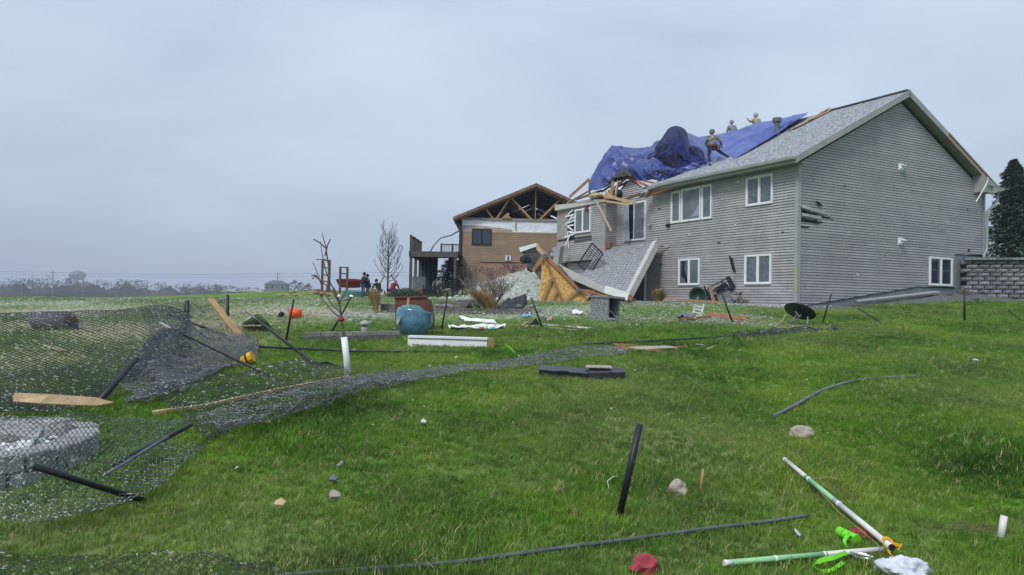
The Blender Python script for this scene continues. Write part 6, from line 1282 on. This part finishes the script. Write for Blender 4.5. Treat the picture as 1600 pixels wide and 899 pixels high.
c = G(82, 515); e = empty('grey_drum', c, 'grey culvert drum with a rusty torn end lying beyond the fence', 'drum'); mb = MB(); mb.tube([(-.42, 0, .19), (-.38, 0, .2), (.32, .05, .2)], [.17, .195, .195], 20); mb.build('body', mat('pale_grey_drum', (.26, .24, .26), (.18, .17, .18), 4, .8), e, True)
mb = MB(); mb.tube([(.32, .05, .2), (.42, .05, .18)], [.18, .12], 12); mb.build('torn_end', M_rust, e)
mb = MB(); mb.slab([(.40, -.1, .05), (.62, -.1, 0), (.48, .1, .24)], .02); mb.build('flap', M_dark, e, recalc=True)
lay('diagonal_board_stub', (70, 541), (100, 550), .06, .03, M_wood2, 'short pale board in the dry grass beyond the fence', 'board', .02)
# ---------------------------------------------------------------- chain link fence wreckage
def chain(name, rows, L, Hh, m, label, seed=0, amp=0.0, fs=1.0, wr=.0030, dia=.075, group='wrecked chain link fencing', clip=None, lie=False):
    f = surf(rows); mb = MB()
    L = sum((f(i/24, .5)-f((i+1)/24, .5)).length for i in range(24)); Hh = max(Hh*.6, sum((f(.4, i/12)-f(.4, (i+1)/12)).length for i in range(12))) if not lie else Hh
    nw_ = int(L/(dia/2)); ns_ = int(Hh/(dia/2))
    def g(u, v):
        p = f(u, v)
        if amp: p = p+Vector((noise.noise(p*fs+Vector((seed, 0, 0))), noise.noise(p*fs+Vector((0, seed+5, 0))), 1.1*noise.noise(p*fs*1.4+Vector((0, 0, seed+9)))))*amp
        if lie: p.z = max(p.z, zg(p.x, p.y)+.02)
        return p
    V = mb.v; F = mb.f
    for i in range(nw_):
        o = len(V); prev = None; pts = []
        for j in range(ns_+1):
            u = (i+.5+(.54 if (j+i) % 2 else -.54))/nw_; pts.append(g(min(max(u, 0), 1), j/ns_))
        for j, p in enumerate(pts):
            w_ = wr*(1+.0*j); s1 = .5 if (i+j) % 2 else -.5
            V.append((p.x-w_, p.y, p.z-w_*.6)); V.append((p.x+w_, p.y, p.z-w_*.6)); V.append((p.x, p.y+w_*s1, p.z+w_*1.1))
        for j in range(ns_):
            a = o+j*3; b = a+3
            for k in range(3): k2 = (k+1) % 3; F.append((a+k, a+k2, b+k2, b+k))
    o = mb.build(name, m); tag(o, label, 'chain link fence', group); return o
chain('chain_link_mesh', [[P(-90, 493, 9.6), P(0, 488, 10.0), P(120, 487, 10.8), P(220, 479, 11.8), P(262, 476, 12.6), P(300, 492, 13.2)],
     [P(-90, 575, 8.2), P(0, 572, 8.5), P(115, 570, 9.2), P(215, 555, 10.4), P(262, 540, 11.4), P(300, 535, 12.2)],
     [P(-90, 645, 7.0), P(0, 645, 7.2), P(110, 645, 7.7), P(205, 628, 8.8), P(262, 598, 10.0), P(302, 578, 11.2)]], 7.4, 3.4, M_wire, 'standing chain link mesh sagging across the left side, fire pit behind its foot', 1, .04, 1.2, .0045, .085)
chain('chain_link_mesh', [[P(-70, 648, 4.55), P(0, 648, 4.6), P(90, 646, 4.8), P(165, 648, 5.5), P(250, 655, 7.0), P(350, 655, 8.2)],
     [P(-70, 735, 4.5), P(0, 735, 4.55), P(80, 735, 4.7), P(170, 720, 5.4), P(250, 690, 6.6), P(340, 668, 7.7)],
     [P(-70, 815, 4.45), P(0, 812, 4.5), P(85, 810, 4.55), P(225, 772, 5.0), P(290, 722, 5.9), P(352, 668, 7.5)]], 5.2, 2.4, M_wiren, 'nearer flap of chain link mesh hanging in front of the round fire pit', 2, .03, 1.6, .0026, .075)
for k in range(2):
    chain('chain_link_mesh', [[P(215+10*k, 560, 10.6+.3*k), P(255, 515, 12.0), P(300, 512, 12.8), P(350, 520, 13.4), P(400, 532, 13.8)],
     [P(200, 600+4*k, 9.6), P(250, 565, 10.6), P(300, 555, 11.6), P(350, 550, 12.2), P(403, 545, 12.8)],
     [G(195, 632, .05), G(245, 625-5*k, .1), G(290, 600-4*k, .08), G(340, 580, .08), G(392, 565, .05)]], 3.6, 2.2, M_wirel, ('crumpled heap of chain link mesh under the crossed rails', 'second tangled layer within the crumpled heap under the crossed rails', 'innermost tangled layer of the crumpled heap under the crossed rails')[k], 11+k*7, .13, 2.4, .0034, .085)
chain('chain_link_mesh', [[G(235, 600, .25), G(300, 590, .3), G(380, 580, .32), G(450, 563, .40), G(512, 566, .30)],
     [G(270, 640, .10), G(330, 630, .14), G(400, 612, .15), G(470, 592, .2), G(540, 578, .15)],
     [G(330, 690, .03), G(370, 668, .03), G(430, 650, .03), G(500, 634, .03), G(565, 605, .03)]], 4.6, 1.5, M_wire, 'flattened chain link mesh lying over the long splintered board', 4, .05, 2.0, .0034, .08, lie=True)
chain('chain_link_mesh', [[G(300, 648, .1), G(380, 628, .2), G(470, 605, .22), G(560, 585, .22), G(640, 578, .16)],
     [G(330, 668, .22), G(400, 650, .25), G(480, 622, .26), G(560, 600, .2), G(640, 590, .14)],
     [G(340, 680, .02), G(400, 658, .04), G(480, 640, .05), G(560, 612, .05), G(640, 598, .04)]], 4.8, 1.5, M_wirel, 'bunched roll of chain link mesh at the left end of the long collapsed run', 6, .06, 3.2, .0030, .095, lie=True)
chain('chain_link_mesh', [[G(560, 588, .15), G(640, 580, .14), G(700, 572, .10), G(780, 563, .10), G(850, 550, .14), G(910, 541, .12), G(975, 543, .06)],
     [G(560, 602, .10), G(640, 594, .12), G(710, 582, .10), G(790, 574, .10), G(860, 566, .10), G(920, 556, .10), G(980, 552, .05)]], 8.2, 1.2, M_wirel, 'long collapsed run of chain link mesh snaking across the lawn', 8, .03, 2.2, .0032, .11, lie=True)
chain('chain_link_mesh', [[G(1120, 524, .05), G(1180, 517, .10), G(1240, 512, .12), G(1310, 514, .08)], [G(1130, 530, .02), G(1190, 524, .05), G(1250, 519, .06), G(1310, 518, .02)]], 4.4, 1.2, M_wire, 'dark collapsed mesh around the tipped round table', 9, .07, 3.0, .005, .08, lie=True)
chain('chain_link_mesh', [[P(225, 490, 14.5), P(262, 474, 15.0), P(293, 472, 15.6), P(320, 478, 15.8), P(356, 463, 16.2)], [P(230, 540, 13.8), P(262, 530, 14.2), P(293, 526, 14.6), P(325, 520, 15.2), P(356, 515, 15.8)]], 2.6, .95, M_wire, 'short mesh panel still hanging between the two upright posts', 15, .03, 2.0, .0034)
chain('chain_link_mesh', [[G(-40, 858, .05), G(100, 866, .06), G(220, 862, .06), G(320, 868, .06), G(430, 880, .03)], [G(-60, 905, .04), G(100, 915, .05), G(230, 925, .05), G(360, 915, .04), G(470, 900, .02)]], 4.2, .45, M_wire, 'edge of chain link mesh half buried in the grass at the bottom left corner', 17, .03, 4.0, .0022, .07, lie=True)
# ---------------------------------------------------------------- posts, rails, pipes
def pole(name, pts, r, m, label, cat='post', hollow=False, n=12, grp=None, caps=True):
    pts = [Vector(p) for p in pts]; o_ = pts[0]; mb = MB(); mb.tube([p-o_ for p in pts], r, n, hollow=hollow); o = mb.build(name, m, smooth=False); o.location = o_
    if hollow is not None: o.data.polygons.foreach_set('use_smooth', [len(p.vertices) == 4 for p in o.data.polygons])
    tag(o, label, cat, grp); return o
def upr(px0, py0, px1, py1, label, r=.026, dy=0.0, m=None, **k):
    b = G(px1, py1); return pole('fence_post', [b-Vector((0, 0, .05)), P(px0, py0, b.y+dy)], r, m or M_blk, label, **k)
upr(1000, 663, 965, 808, 'thick black pipe standing tilted alone in the near lawn', .0245, 0, cat='pipe post', hollow=True, n=20)
upr(293, 470, 293, 520, 'black square post with a latch, left of the slanting plank', .045); upr(289, 476, 288, 520, 'thin black rod right beside the latched post', .02)
upr(356, 461, 356, 512, 'black fence post right behind the slanting plank', .035); upr(459, 468, 446, 533, 'leaning black stake passing in front of the orange bucket', .022)
upr(549, 464, 516, 520, 'slanting black stake with a white cap behind the sapling', .022, .3); upr(700, 456, 689.5, 516, 'black stake with a clump of grass on its top', .020)
mb = MB(); mb.rock((0, 0, 0), (.09, .07, .06), 4, 2); o = mb.build('sod_clump', mat('sod', (.16, .17, .13), rough=.95)); o.location = P(700, 454, G(689.5, 516).y); tag(o, 'small clump of sod stuck on top of the black stake', 'sod')
upr(830, 465, 849, 513, 'black stake leaning left near the small black scrap', .022); upr(1127, 457, 1146, 505, 'black stake leaning left in front of the speckled planter', .024)
upr(1299, 460, 1284, 506, 'black stake leaning right beside the tipped round table', .022); upr(1507, 453, 1507, 503, 'upright black stake in front of the block retaining wall', .032)
upr(1341, 482, 1383, 506, 'low black stake slanting to the lawn below the gable', .020, .4); upr(1576, 485, 1602, 503, 'low black stake slanting out of frame at the right edge', .020, .4)
upr(1001, 505, 1006, 513, 'tiny black stub in the lawn right of the speckled cabinet', .02) 
upr(213, 561, 140, 638, 'black fence post slanting over the end of the yellow board', .036, .9)
pole('fence_rail', [P(48, 727, 4.35), G(226, 783, .01)], .021, M_blk, 'near black pipe with an open end slanting across the fallen mesh', 'rail', hollow=False, n=20)
o = pole('pipe_end', [P(52, 728.5, 4.36), P(45.5, 726.5, 4.345)], .0215, M_galv, 'grey open mouth of the near black pipe', 'pipe end', hollow=True, n=20)
pole('fence_rail', [G(437, 595, .02), P(268, 514, 12.6)], .020, M_blk, 'black rail with a white tip crossing the crumpled mesh heap', 'rail'); pole('rail_tip', [P(268, 514, 12.6), P(250, 504, 12.9)], .019, M_wht, 'white tip of the rail crossing the crumpled mesh heap', 'rail tip')
pole('fence_rail', [G(506, 579, .02), P(402, 500, 13.0)], .020, M_blk, 'black rail with a grey tip crossing in front of the orange bucket', 'rail'); pole('rail_tip', [P(402, 500, 13.0), P(384, 487, 13.3)], .019, M_galv, 'grey tip of the rail beside the white torn sheet', 'rail tip')
pole('fence_rail', [G(500, 578, .02), P(405, 503, 13.0)], .016, M_blk, 'second thinner black rail lying just under the grey tipped one', 'rail')
pole('fence_rail', [P(262, 491, 14.0), P(330, 516, 13.4)], .024, M_blk, 'short black rail sloping down at the latched post', 'rail')
pole('fence_rail', [G(240, 525, .05), G(262, 528, .05)], .024, M_blk, 'short dark pipe left of the crumpled mesh heap', 'rail')
pole('fence_rail', [G(300, 580, .04), P(362, 587, G(362, 590).y)], .020, M_blk, 'short black rail half hidden under the crumpled mesh heap', 'rail')
pole('fence_rail', [G(400, 542, .06), G(560, 549, .05), G(690, 550, .03), G(735, 551, .0)], .020, M_blk, 'long black rail lying behind the sapling and the white beam', 'rail')
pole('fence_rail', [G(905, 538, .04), G(1000, 534, .05), G(1100, 528, .05), G(1195, 521, .04)], .020, M_blk, 'long black rail lying beyond the broken reddish frame', 'rail')
pole('fence_rail', [G(1190, 522, .04), G(1300, 519, .04), G(1480, 516, .02)], .010, M_galv, 'thin grey tension wire running right from the tipped round table', 'wire')
for k, (a, b, lb_) in enumerate((((178, 728), (298, 664), 'dark pipe of the pair lying in the mesh right of the fire pit'), ((160, 745), (262, 683), 'grey pipe of the pair lying in the mesh right of the fire pit'))):
    pole('fence_rail', [G(*a, .12), G(*b, .22)], .022 if k == 0 else .014, M_blk if k == 0 else M_galv, lb_, 'rail')
pts = [G(x, y, .035) for x, y in ((430, 900), (520, 893), (700, 880), (850, 860), (960, 846), (1100, 827), (1200, 815), (1262, 806))]
pole('fence_rail', [cmr(pts, i/30) for i in range(31)], .0135, mat('grey_green_conduit', (.10, .12, .125), (.055, .065, .07), 12, .4, fleck=((.4, .42, .42), 30, .68)), 'long grey fence rail lying across the bottom of the lawn', 'rail', n=12)
pts = [G(x, y, .04) for x, y in ((1208, 651), (1245, 632), (1280, 612), (1315, 600), (1350, 593), (1395, 590), (1430, 588))]
pole('bent_pipe', [cmr(pts, i/20) for i in range(21)], .022, M_galv, 'bent grey pipe curving across the open lawn', 'pipe', n=12)
pts = [G(x, y, .02) for x, y in ((1430, 588), (1465, 584), (1495, 576), (1520, 567), (1538, 562))]
pole('pale_hose', [cmr(pts, i/12) for i in range(13)], .010, M_trim, 'thin pale hose continuing the bent grey pipe', 'hose', n=8)
mb = MB(); mb.rock((0, 0, .03), (.06, .05, .03), 1, 1); o = mb.build('hose_knot', M_white); o.location = G(1524, 566); tag(o, 'small white knot near the end of the pale hose', 'knot')
# ---------------------------------------------------------------- boards near the fence
def shape3(name, pts, th, m, label, cat, nrm=(0, -1, .4)): return sheet(name, pts, th, m, label, cat, nrm)
a = G(380, 532); mb = MB(); mb.beam(P(328, 467, a.y+.8), a, .13, .04, up=(0, -.3, 1)); tag(mb.build('slanting_plank', M_wood), 'brown plank slanting down beside the right upright post', 'plank')
yb = 6.95
shape3('split_board', [P(22, 614, yb+.1), P(80, 616, yb), P(150, 621, yb), P(178, 629, yb), P(150, 634, yb), P(60, 630, yb), P(20, 627, yb+.1)], .05, M_wood2, 'thick yellow board with split end lying above the fire pit', 'board')
o = MB(); pts = [G(238, 645, .03), G(320, 634, .04), G(430, 610, .08), G(545, 589, .05)]
for i in range(3): o.beam(pts[i], pts[i+1]+(pts[i+1]-pts[i])*.01, .075-.012*i, .035)
tag(o.build('splintered_board', M_wood2), 'long thin splintered board lying under the flattened mesh', 'board')
# ---------------------------------------------------------------- fire pit
FC = onground(-4.72, 5.98, -.05); fp = empty('fire_pit', FC, 'round fire pit of grey trapezoid blocks at the left edge', 'fire pit'); rr = random.Random(6)
def wedge(r0, r1, a, h, gap=.008):
    mb = MB(); hw0 = r0*math.tan(a/2)-gap; hw1 = r1*math.tan(a/2)-gap; b = .012
    V = []
    for z, e_ in ((0, 0), (h-b, 0), (h, b)):
        V += [(r0+e_, -hw0+e_, z), (r1-e_, -hw1+e_, z), (r1-e_, hw1-e_, z), (r0+e_, hw0-e_, z)]
    F = [(3, 2, 1, 0), (8, 9, 10, 11)]
    for l in range(2):
        for k in range(4): k2 = (k+1) % 4; F.append((l*4+k, l*4+k2, (l+1)*4+k2, (l+1)*4+k))
    mb.add(V, F); me = bpy.data.meshes.new('block'); me.from_pydata(mb.v, [], mb.f); me.materials.append(M_stone); return me
NB = 28; wm = wedge(.86, 1.11, 2*PI/NB, .14, .012)
for lv in range(2):
    for k in range(NB):
        if lv == 1 and k in (14, 15): continue
        o = bpy.data.objects.new('block', wm); COL.objects.link(o); o.parent = fp; o.location = (rr.uniform(-.012, .012), rr.uniform(-.012, .012), -.02+.143*lv); o.rotation_euler = (rr.uniform(-.01, .01), rr.uniform(-.012, .012), (k+.5*(lv % 2))*2*PI/NB+rr.uniform(-.01, .01))
mb = MB(); mb.rock((0, 0, .06), (.86, .86, .09), 5, 2); mb.build('ash_bed', mat('ash', (.16, .155, .15), (.06, .06, .06), 8, .95), fp)
for k, (x, y, z, a, t) in enumerate(((.55, .1, .28, .4, .3), (.30, .42, .18, 1.2, .1), (.62, -.25, .16, 2.0, -.2), (.05, .5, .2, .2, .5), (.45, -.5, .15, 2.7, .2), (.35, -.05, .20, .9, -.3), (-.2, .2, .2, 2.2, .3), (.6, .5, .2, .1, -.4))):
    mb = MB(); mb.box((0, 0, 0), (.30, .24, .13)); o = mb.build('loose_block', M_stone, fp, bevel=.01); o.location = (x, y, z+.0); o.rotation_euler = (t, t*.7, a)
mb = MB()
for k in range(230):
    a, r_ = rr.uniform(0, 6.28), .80*math.sqrt(rr.random()); s_ = rr.uniform(.025, .08); mb.rock((r_*math.cos(a), r_*math.sin(a), .17+rr.uniform(-.02, .07)), (s_*1.3, s_, s_*.7), k, 1)
stuff(mb.build('rubble', M_rub, fp))
# ---------------------------------------------------------------- near lawn bits
def stone(px, py, sx, sy, sz, m, label, seed, cat='stone', rz_=0, name='stone'):
    mb = MB(); mb.rock((0, 0, sz*.45), (sx, sy, sz), seed, 3, R3(0, 0, rz_), flat=.5); o = mb.build(name, m, smooth=False); o.location = G(px, py); tag(o, label, cat); return o
stone(1252, 683, .115, .085, .075, M_tan, 'tan stone lying below the bent grey pipe', 2); stone(1060, 772, .075, .06, .075, M_tan, 'tan stone right of the standing black pipe', 7)
stone(1004, 892, .085, .07, .06, M_cloth, 'crumpled red cloth at the bottom edge of the lawn', 9, 'cloth', .8, 'cloth'); stone(1350, 838, .09, .05, .03, M_cloth, 'dark red cloth behind the crossed white pipes', 12, 'cloth', -.6, 'cloth')
for (px, py, sz, m_, lb_, a) in ((520, 783, .075, M_tan, 'broken pale shingle chip in the left lawn', .3), (535, 734, .06, M_trim, 'small grey wooden chip above the pale shingle chip', -.6), (519, 757, .05, M_galv, 'small dark chip between the two pale chips', .1), (436, 796, .06, M_wood2, 'thin pale splint left of the pale shingle chip', .1), (660, 666, .05, M_bag, 'crumpled pale blue plastic scrap in the middle lawn', .2), (417, 667, .05, M_wood2, 'thin pale splint beside the bunched mesh', .3), (1243, 845, .04, M_bag, 'tiny pale foil scrap above the grey rail', .5)):
    mb = MB(); r_ = random.Random(px); sz *= .7; mb.slab([(-sz, -.4*sz, .05), (.5*sz, -.7*sz, .055), (1.0*sz, .2*sz, .06), (.1*sz, .8*sz, .075), (-.8*sz, .3*sz, .06)], .015); o = mb.build('chip', m_, recalc=True); o.location = G(px, py); o.rotation_euler = (.3, .1, a*3); tag(o, lb_, 'chip')
b = G(1094, 768); pole('stick', [b, P(1099, 733, b.y+.05)], .011, M_wood, 'small bare stick poking out of the lawn', 'stick', n=5)
b = G(1563, 838); pole('pipe_stub', [b-Vector((0, 0, .03)), P(1569, 806, b.y+.02)], .022, M_pvc, 'short white plastic pipe stub standing at the right edge', 'pipe stub', hollow=True, n=18)
# crossed white and green pipes
def pipe2(name, A_, B_, r, parts, label):
    e = empty(name, A_, label, 'pipe')
    for (t0, t1, m_, nm) in parts:
        mb = MB(); mb.tube([(B_-A_)*t0, (B_-A_)*t1], r, 16); o = mb.build(nm, m_, e); o.data.polygons.foreach_set('use_smooth', [len(p.vertices) == 4 for p in o.data.polygons])
    for t in (.002, .3, .6):
        mb = MB(); mb.tube([(B_-A_)*t, (B_-A_)*(t+.012)], r*1.12, 14); mb.build('coupling', M_wht, e)
    return e
PA, PB = G(1226, 718, .07), G(1393, 855, .09)
pipe2('measuring_pole', PA, PB, .0185, ((0, .27, M_pvc, 'white_section'), (.27, .56, M_pgreen, 'green_section'), (.56, 1, M_pvc, 'white_section')), 'white plastic pole with a pale green middle running back up the lawn')
PC, PD = G(1131, 880, .05), G(1383, 858, .05)
pipe2('measuring_pole', PC, PD, .0165, ((0, .05, M_pvc, 'white_section'), (.05, .62, M_pgreen, 'green_section'), (.62, 1, M_pvc, 'white_section')), 'pale green and white pole lying flat along the bottom of the lawn')
mb = MB(); d = (PB-PA).normalized(); mb.tube([PB, PB+d*.012], .0195, 16); tag(mb.build('end_cap', M_dark), 'black end cap where the two plastic poles meet', 'cap')
def ribbon(name, pts, wd, m, label, cat, n=30, up=(0, 0, 1), closed=False, tw=0.0):
    pts = [Vector(p) for p in pts]; c = pts[0].copy(); mb = MB(); V = []
    for i in range(n+1):
        t = i/n; p = cmr(pts, t)-c; q = cmr(pts, min(t+.02, 1))-cmr(pts, max(t-.02, 0)); s_ = q.cross(Vector((math.sin(tw*t), 0, math.cos(tw*t)))).normalized() if tw else Vector((0, 0, 1)); s_ = s_.lerp(Vector((0, 0, 1)), .45).normalized()
        V += [p-s_*wd/2, p+s_*wd/2]
    mb.add(V, [(2*i, 2*i+2, 2*i+3, 2*i+1) for i in range(n)]); o = mb.build(name, m); o.location = c; o.modifiers.new('s', 'SOLIDIFY').thickness = .004; tag(o, label, cat); return o
ring = [PB-d*.05+Vector((.03*math.cos(t), .03*math.sin(t)*.7, .03*math.sin(t))) for t in [i*.7 for i in range(10)]]
ribbon('yellow_strap', ring+[PB+Vector((.05, 0, .01)), PB+Vector((.03, -.05, .03)), PB+Vector((0, -.06, 0))], .02, M_yel, 'yellow strap knotted round the joint of the two poles', 'strap', 40, tw=2)
ribbon('yellow_strap', [PB+Vector((-.05, -.06, 0)), PB+Vector((-.07, -.12, -.01)), PB+Vector((-.05, -.17, -.02))], .022, M_yel, 'short yellow strap end lying beside the steel wire coil', 'strap', 10, tw=1)
c = G(1338, 853); e = empty('leash_roll', c, 'bright lime green roll of webbing between the two poles', 'leash')
ax_ = Vector((-.35, .9, .1)).normalized()
for k in range(3): mb = MB(); mb.tube([ax_*(.05*k)+Vector((0, 0, .035)), ax_*(.05*k+.044)+Vector((0, 0, .035))], [.036-.002*k, .035-.002*k], 16); mb.build('webbing_turn', M_lime, e)
lp = [G(x, y, h) for x, y, h in ((1330, 861, .03), (1316, 866, .07), (1300, 872, .09), (1283, 876, .09), (1271, 884, .06), (1280, 893, .03), (1300, 890, .04), (1318, 878, .05))]
ribbon('leash_loop', lp, .026, M_lime, 'bright lime green loop of leash in front of the poles', 'leash', 50, tw=2.2)
ribbon('leash_loop', [G(1324, 858, .02), G(1320, 846, .06), G(1325, 838, .07), G(1332, 840, .05)], .024, M_lime, 'small lime green loop left of the webbing roll', 'leash', 20, tw=1.5)
mb = MB(); c = G(1347, 874, .03); rr = random.Random(33)
mb.tube([(.05*math.cos(t*1.05)*(1+.2*math.sin(t*.7)), .04*math.sin(t), .02+.012*math.sin(t*.37)) for t in [i*.35 for i in range(110)]], .0018, 4); o = mb.build('wire_coil', M_steel); o.location = c; tag(o, 'small tangled coil of steel wire beside the plastic bag', 'wire coil')
mb = MB(); mb.tube([PA.lerp(PB, .33)+Vector((0, -.02, -.01)), PA.lerp(PB, .65)+Vector((-.05, -.03, -.02)), PA.lerp(PB, .95)+Vector((-.05, -.06, -.02))], .003, 4); mb.tube([PA.lerp(PB, .3), PA.lerp(PB, .3)+Vector((.2, .08, 0)), PA.lerp(PB, .3)+Vector((.24, .0, .0))], .003, 4); o = mb.build('dry_twine', M_dry); tag(stuff(o), 'thin pale twine trailing from the upper pole', 'twine')
# plastic bag: lumpy closed skin with folds
c = G(1412, 909); mb = MB()
def bagf(u, v):
    a = 2*PI*u; t = PI*v; b_ = Vector((math.sin(t)*math.cos(a), math.sin(t)*math.sin(a), math.cos(t))); k = 1+.38*noise.noise(b_*1.7+Vector((3, 1, 0)))+.22*max(0, 1-abs(noise.noise(b_*2.2+Vector((1, 5, 2))))*2.5)**1.4-.2+.06*noise.noise(b_*9)
    p = Vector((b_.x*.155*k, b_.y*.11*k, max(-.02, .055+b_.z*.085*k))); return p
mb.grid(bagf, 56, 32); o = mb.build('plastic_bag', M_bag, smooth=True); o.location = c; tag(o, 'crumpled translucent white plastic bag at the bottom right', 'plastic bag')
ts = M_bag.node_tree
pts = [G(755, 618, .05), G(768, 632, .04), G(776, 648, .03), G(781, 662, .01)]
pole('thin_wire', pts, .003, M_galv, 'short thin wire curving in the middle lawn', 'wire', n=5)
pts = [G(952, 766, .02), G(949, 752, .05), G(958, 745, .06), G(972, 744, .03)]
pole('pale_string', pts, .003, M_wht, 'thin white string lying left of the standing black pipe', 'string', n=5)
# far chain link run by the deck
b0 = P(704, 428, 44); z0 = zg(b0.x, b0.y)
e = empty('dark_fence', (b0.x, b0.y, z0), 'sagging dark wire fence between the juniper and the rusty planter', 'fence'); 
for (px, top) in ((723, 428), (708, 445), (680, 440), (662, 446)):
    q = P(px, top, 41); zb = zg(q.x, q.y); mb = MB(); mb.tube([(q.x-b0.x, q.y-b0.y, zb-z0), (q.x-b0.x, q.y-b0.y, q.z-z0)], .05, 6); mb.build('post', M_blk, e)
qs = [P(px, py, 41)-Vector((b0.x, b0.y, z0)) for px, py in ((723, 428), (708, 438), (685, 447), (664, 452), (655, 462))]
mb = MB(); mb.tube(qs, .035, 5); mb.build('top_rail', M_blk, e)
mb = MB()
for k in range(60):
    t = k/59; a = cmr(qs, t); b = Vector((a.x+.3, a.y, zg(a.x+b0.x, a.y+b0.y)-z0)); mb.tube([a, b], .012, 3, caps=False); b = Vector((a.x-.3, a.y, b.z)); mb.tube([a, b], .012, 3, caps=False)
stuff(mb.build('wire_mesh', M_blk, e))
# ---------------------------------------------------------------- splinters and torn bits between the larger wreckage
rr = random.Random(77)
for nm, m_, cnt, l0, l1, w0, w1 in (('wood_splinters', M_wood2, 240, .06, .42, .008, .035), ('shingle_fragments', M_shing2, 150, .04, .16, .03, .10), ('siding_fragments', M_trim, 110, .06, .30, .02, .07), ('brown_litter', M_bark, 200, .05, .25, .006, .02)):
    mb = MB(); k = 0
    while k < cnt:
        y = rr.uniform(11, 33); x = rr.uniform(-.55, .36)*y; fl = zone(x, y)[1]; dx, dy = x-HC.x, y-HC.y; s_ = dx*EX.x+dy*EX.y; p_ = dx*EY.x+dy*EY.y
        if (s_ > -.15 and p_ > -.1) or rr.random() > .05+fl: continue
        k += 1; a = rr.uniform(0, 6.28); l = l0+(l1-l0)*rr.random()**2; d = Vector((math.cos(a), math.sin(a), rr.uniform(-.12, .12)))*l; c = onground(x, y, .035+rr.uniform(0, .03)); mb.beam(c-d/2, c+d/2, rr.uniform(w0, w1), rr.uniform(.006, .02), up=(rr.uniform(-.3, .3), rr.uniform(-.3, .3), 1))
    stuff(mb.build(nm, m_))
mb = MB(); mb2 = MB()
for k in range(1500):
    x = rr.uniform(-4.0, 3.2); y = rr.uniform(36.5, 47.6); c = onground(x, y, .02); s_ = .02+.07*rr.random()**3; (mb if rr.random() < .72 else mb2).rock(c, (s_*rr.uniform(.8, 2), s_, s_*.6), k, 1, R3(0, 0, rr.uniform(0, 3)))
stuff(mb.build('bank_hail_and_scraps', M_rub)); stuff(mb2.build('bank_brown_litter', M_hyd))
# ---------------------------------------------------------------- haze
mb = MB(); mb.box((0, 1800, 11.6), (7000, 4200, 41.2)); hz = mb.build('haze', M_dark); hz.data.materials.clear()
hm = bpy.data.materials.new('haze_air'); hm.use_nodes = True; t = hm.node_tree; t.nodes.clear(); vo = N(t, 'ShaderNodeVolumePrincipled'); vo.inputs['Color'].default_value = (.80, .86, 1.0, 1); vo.inputs['Density'].default_value = .0006; vo.inputs['Anisotropy'].default_value = 0.0
ou = N(t, 'ShaderNodeOutputMaterial'); t.links.new(vo.outputs[0], ou.inputs['Volume']); hz.data.materials.append(hm); stuff(hz)
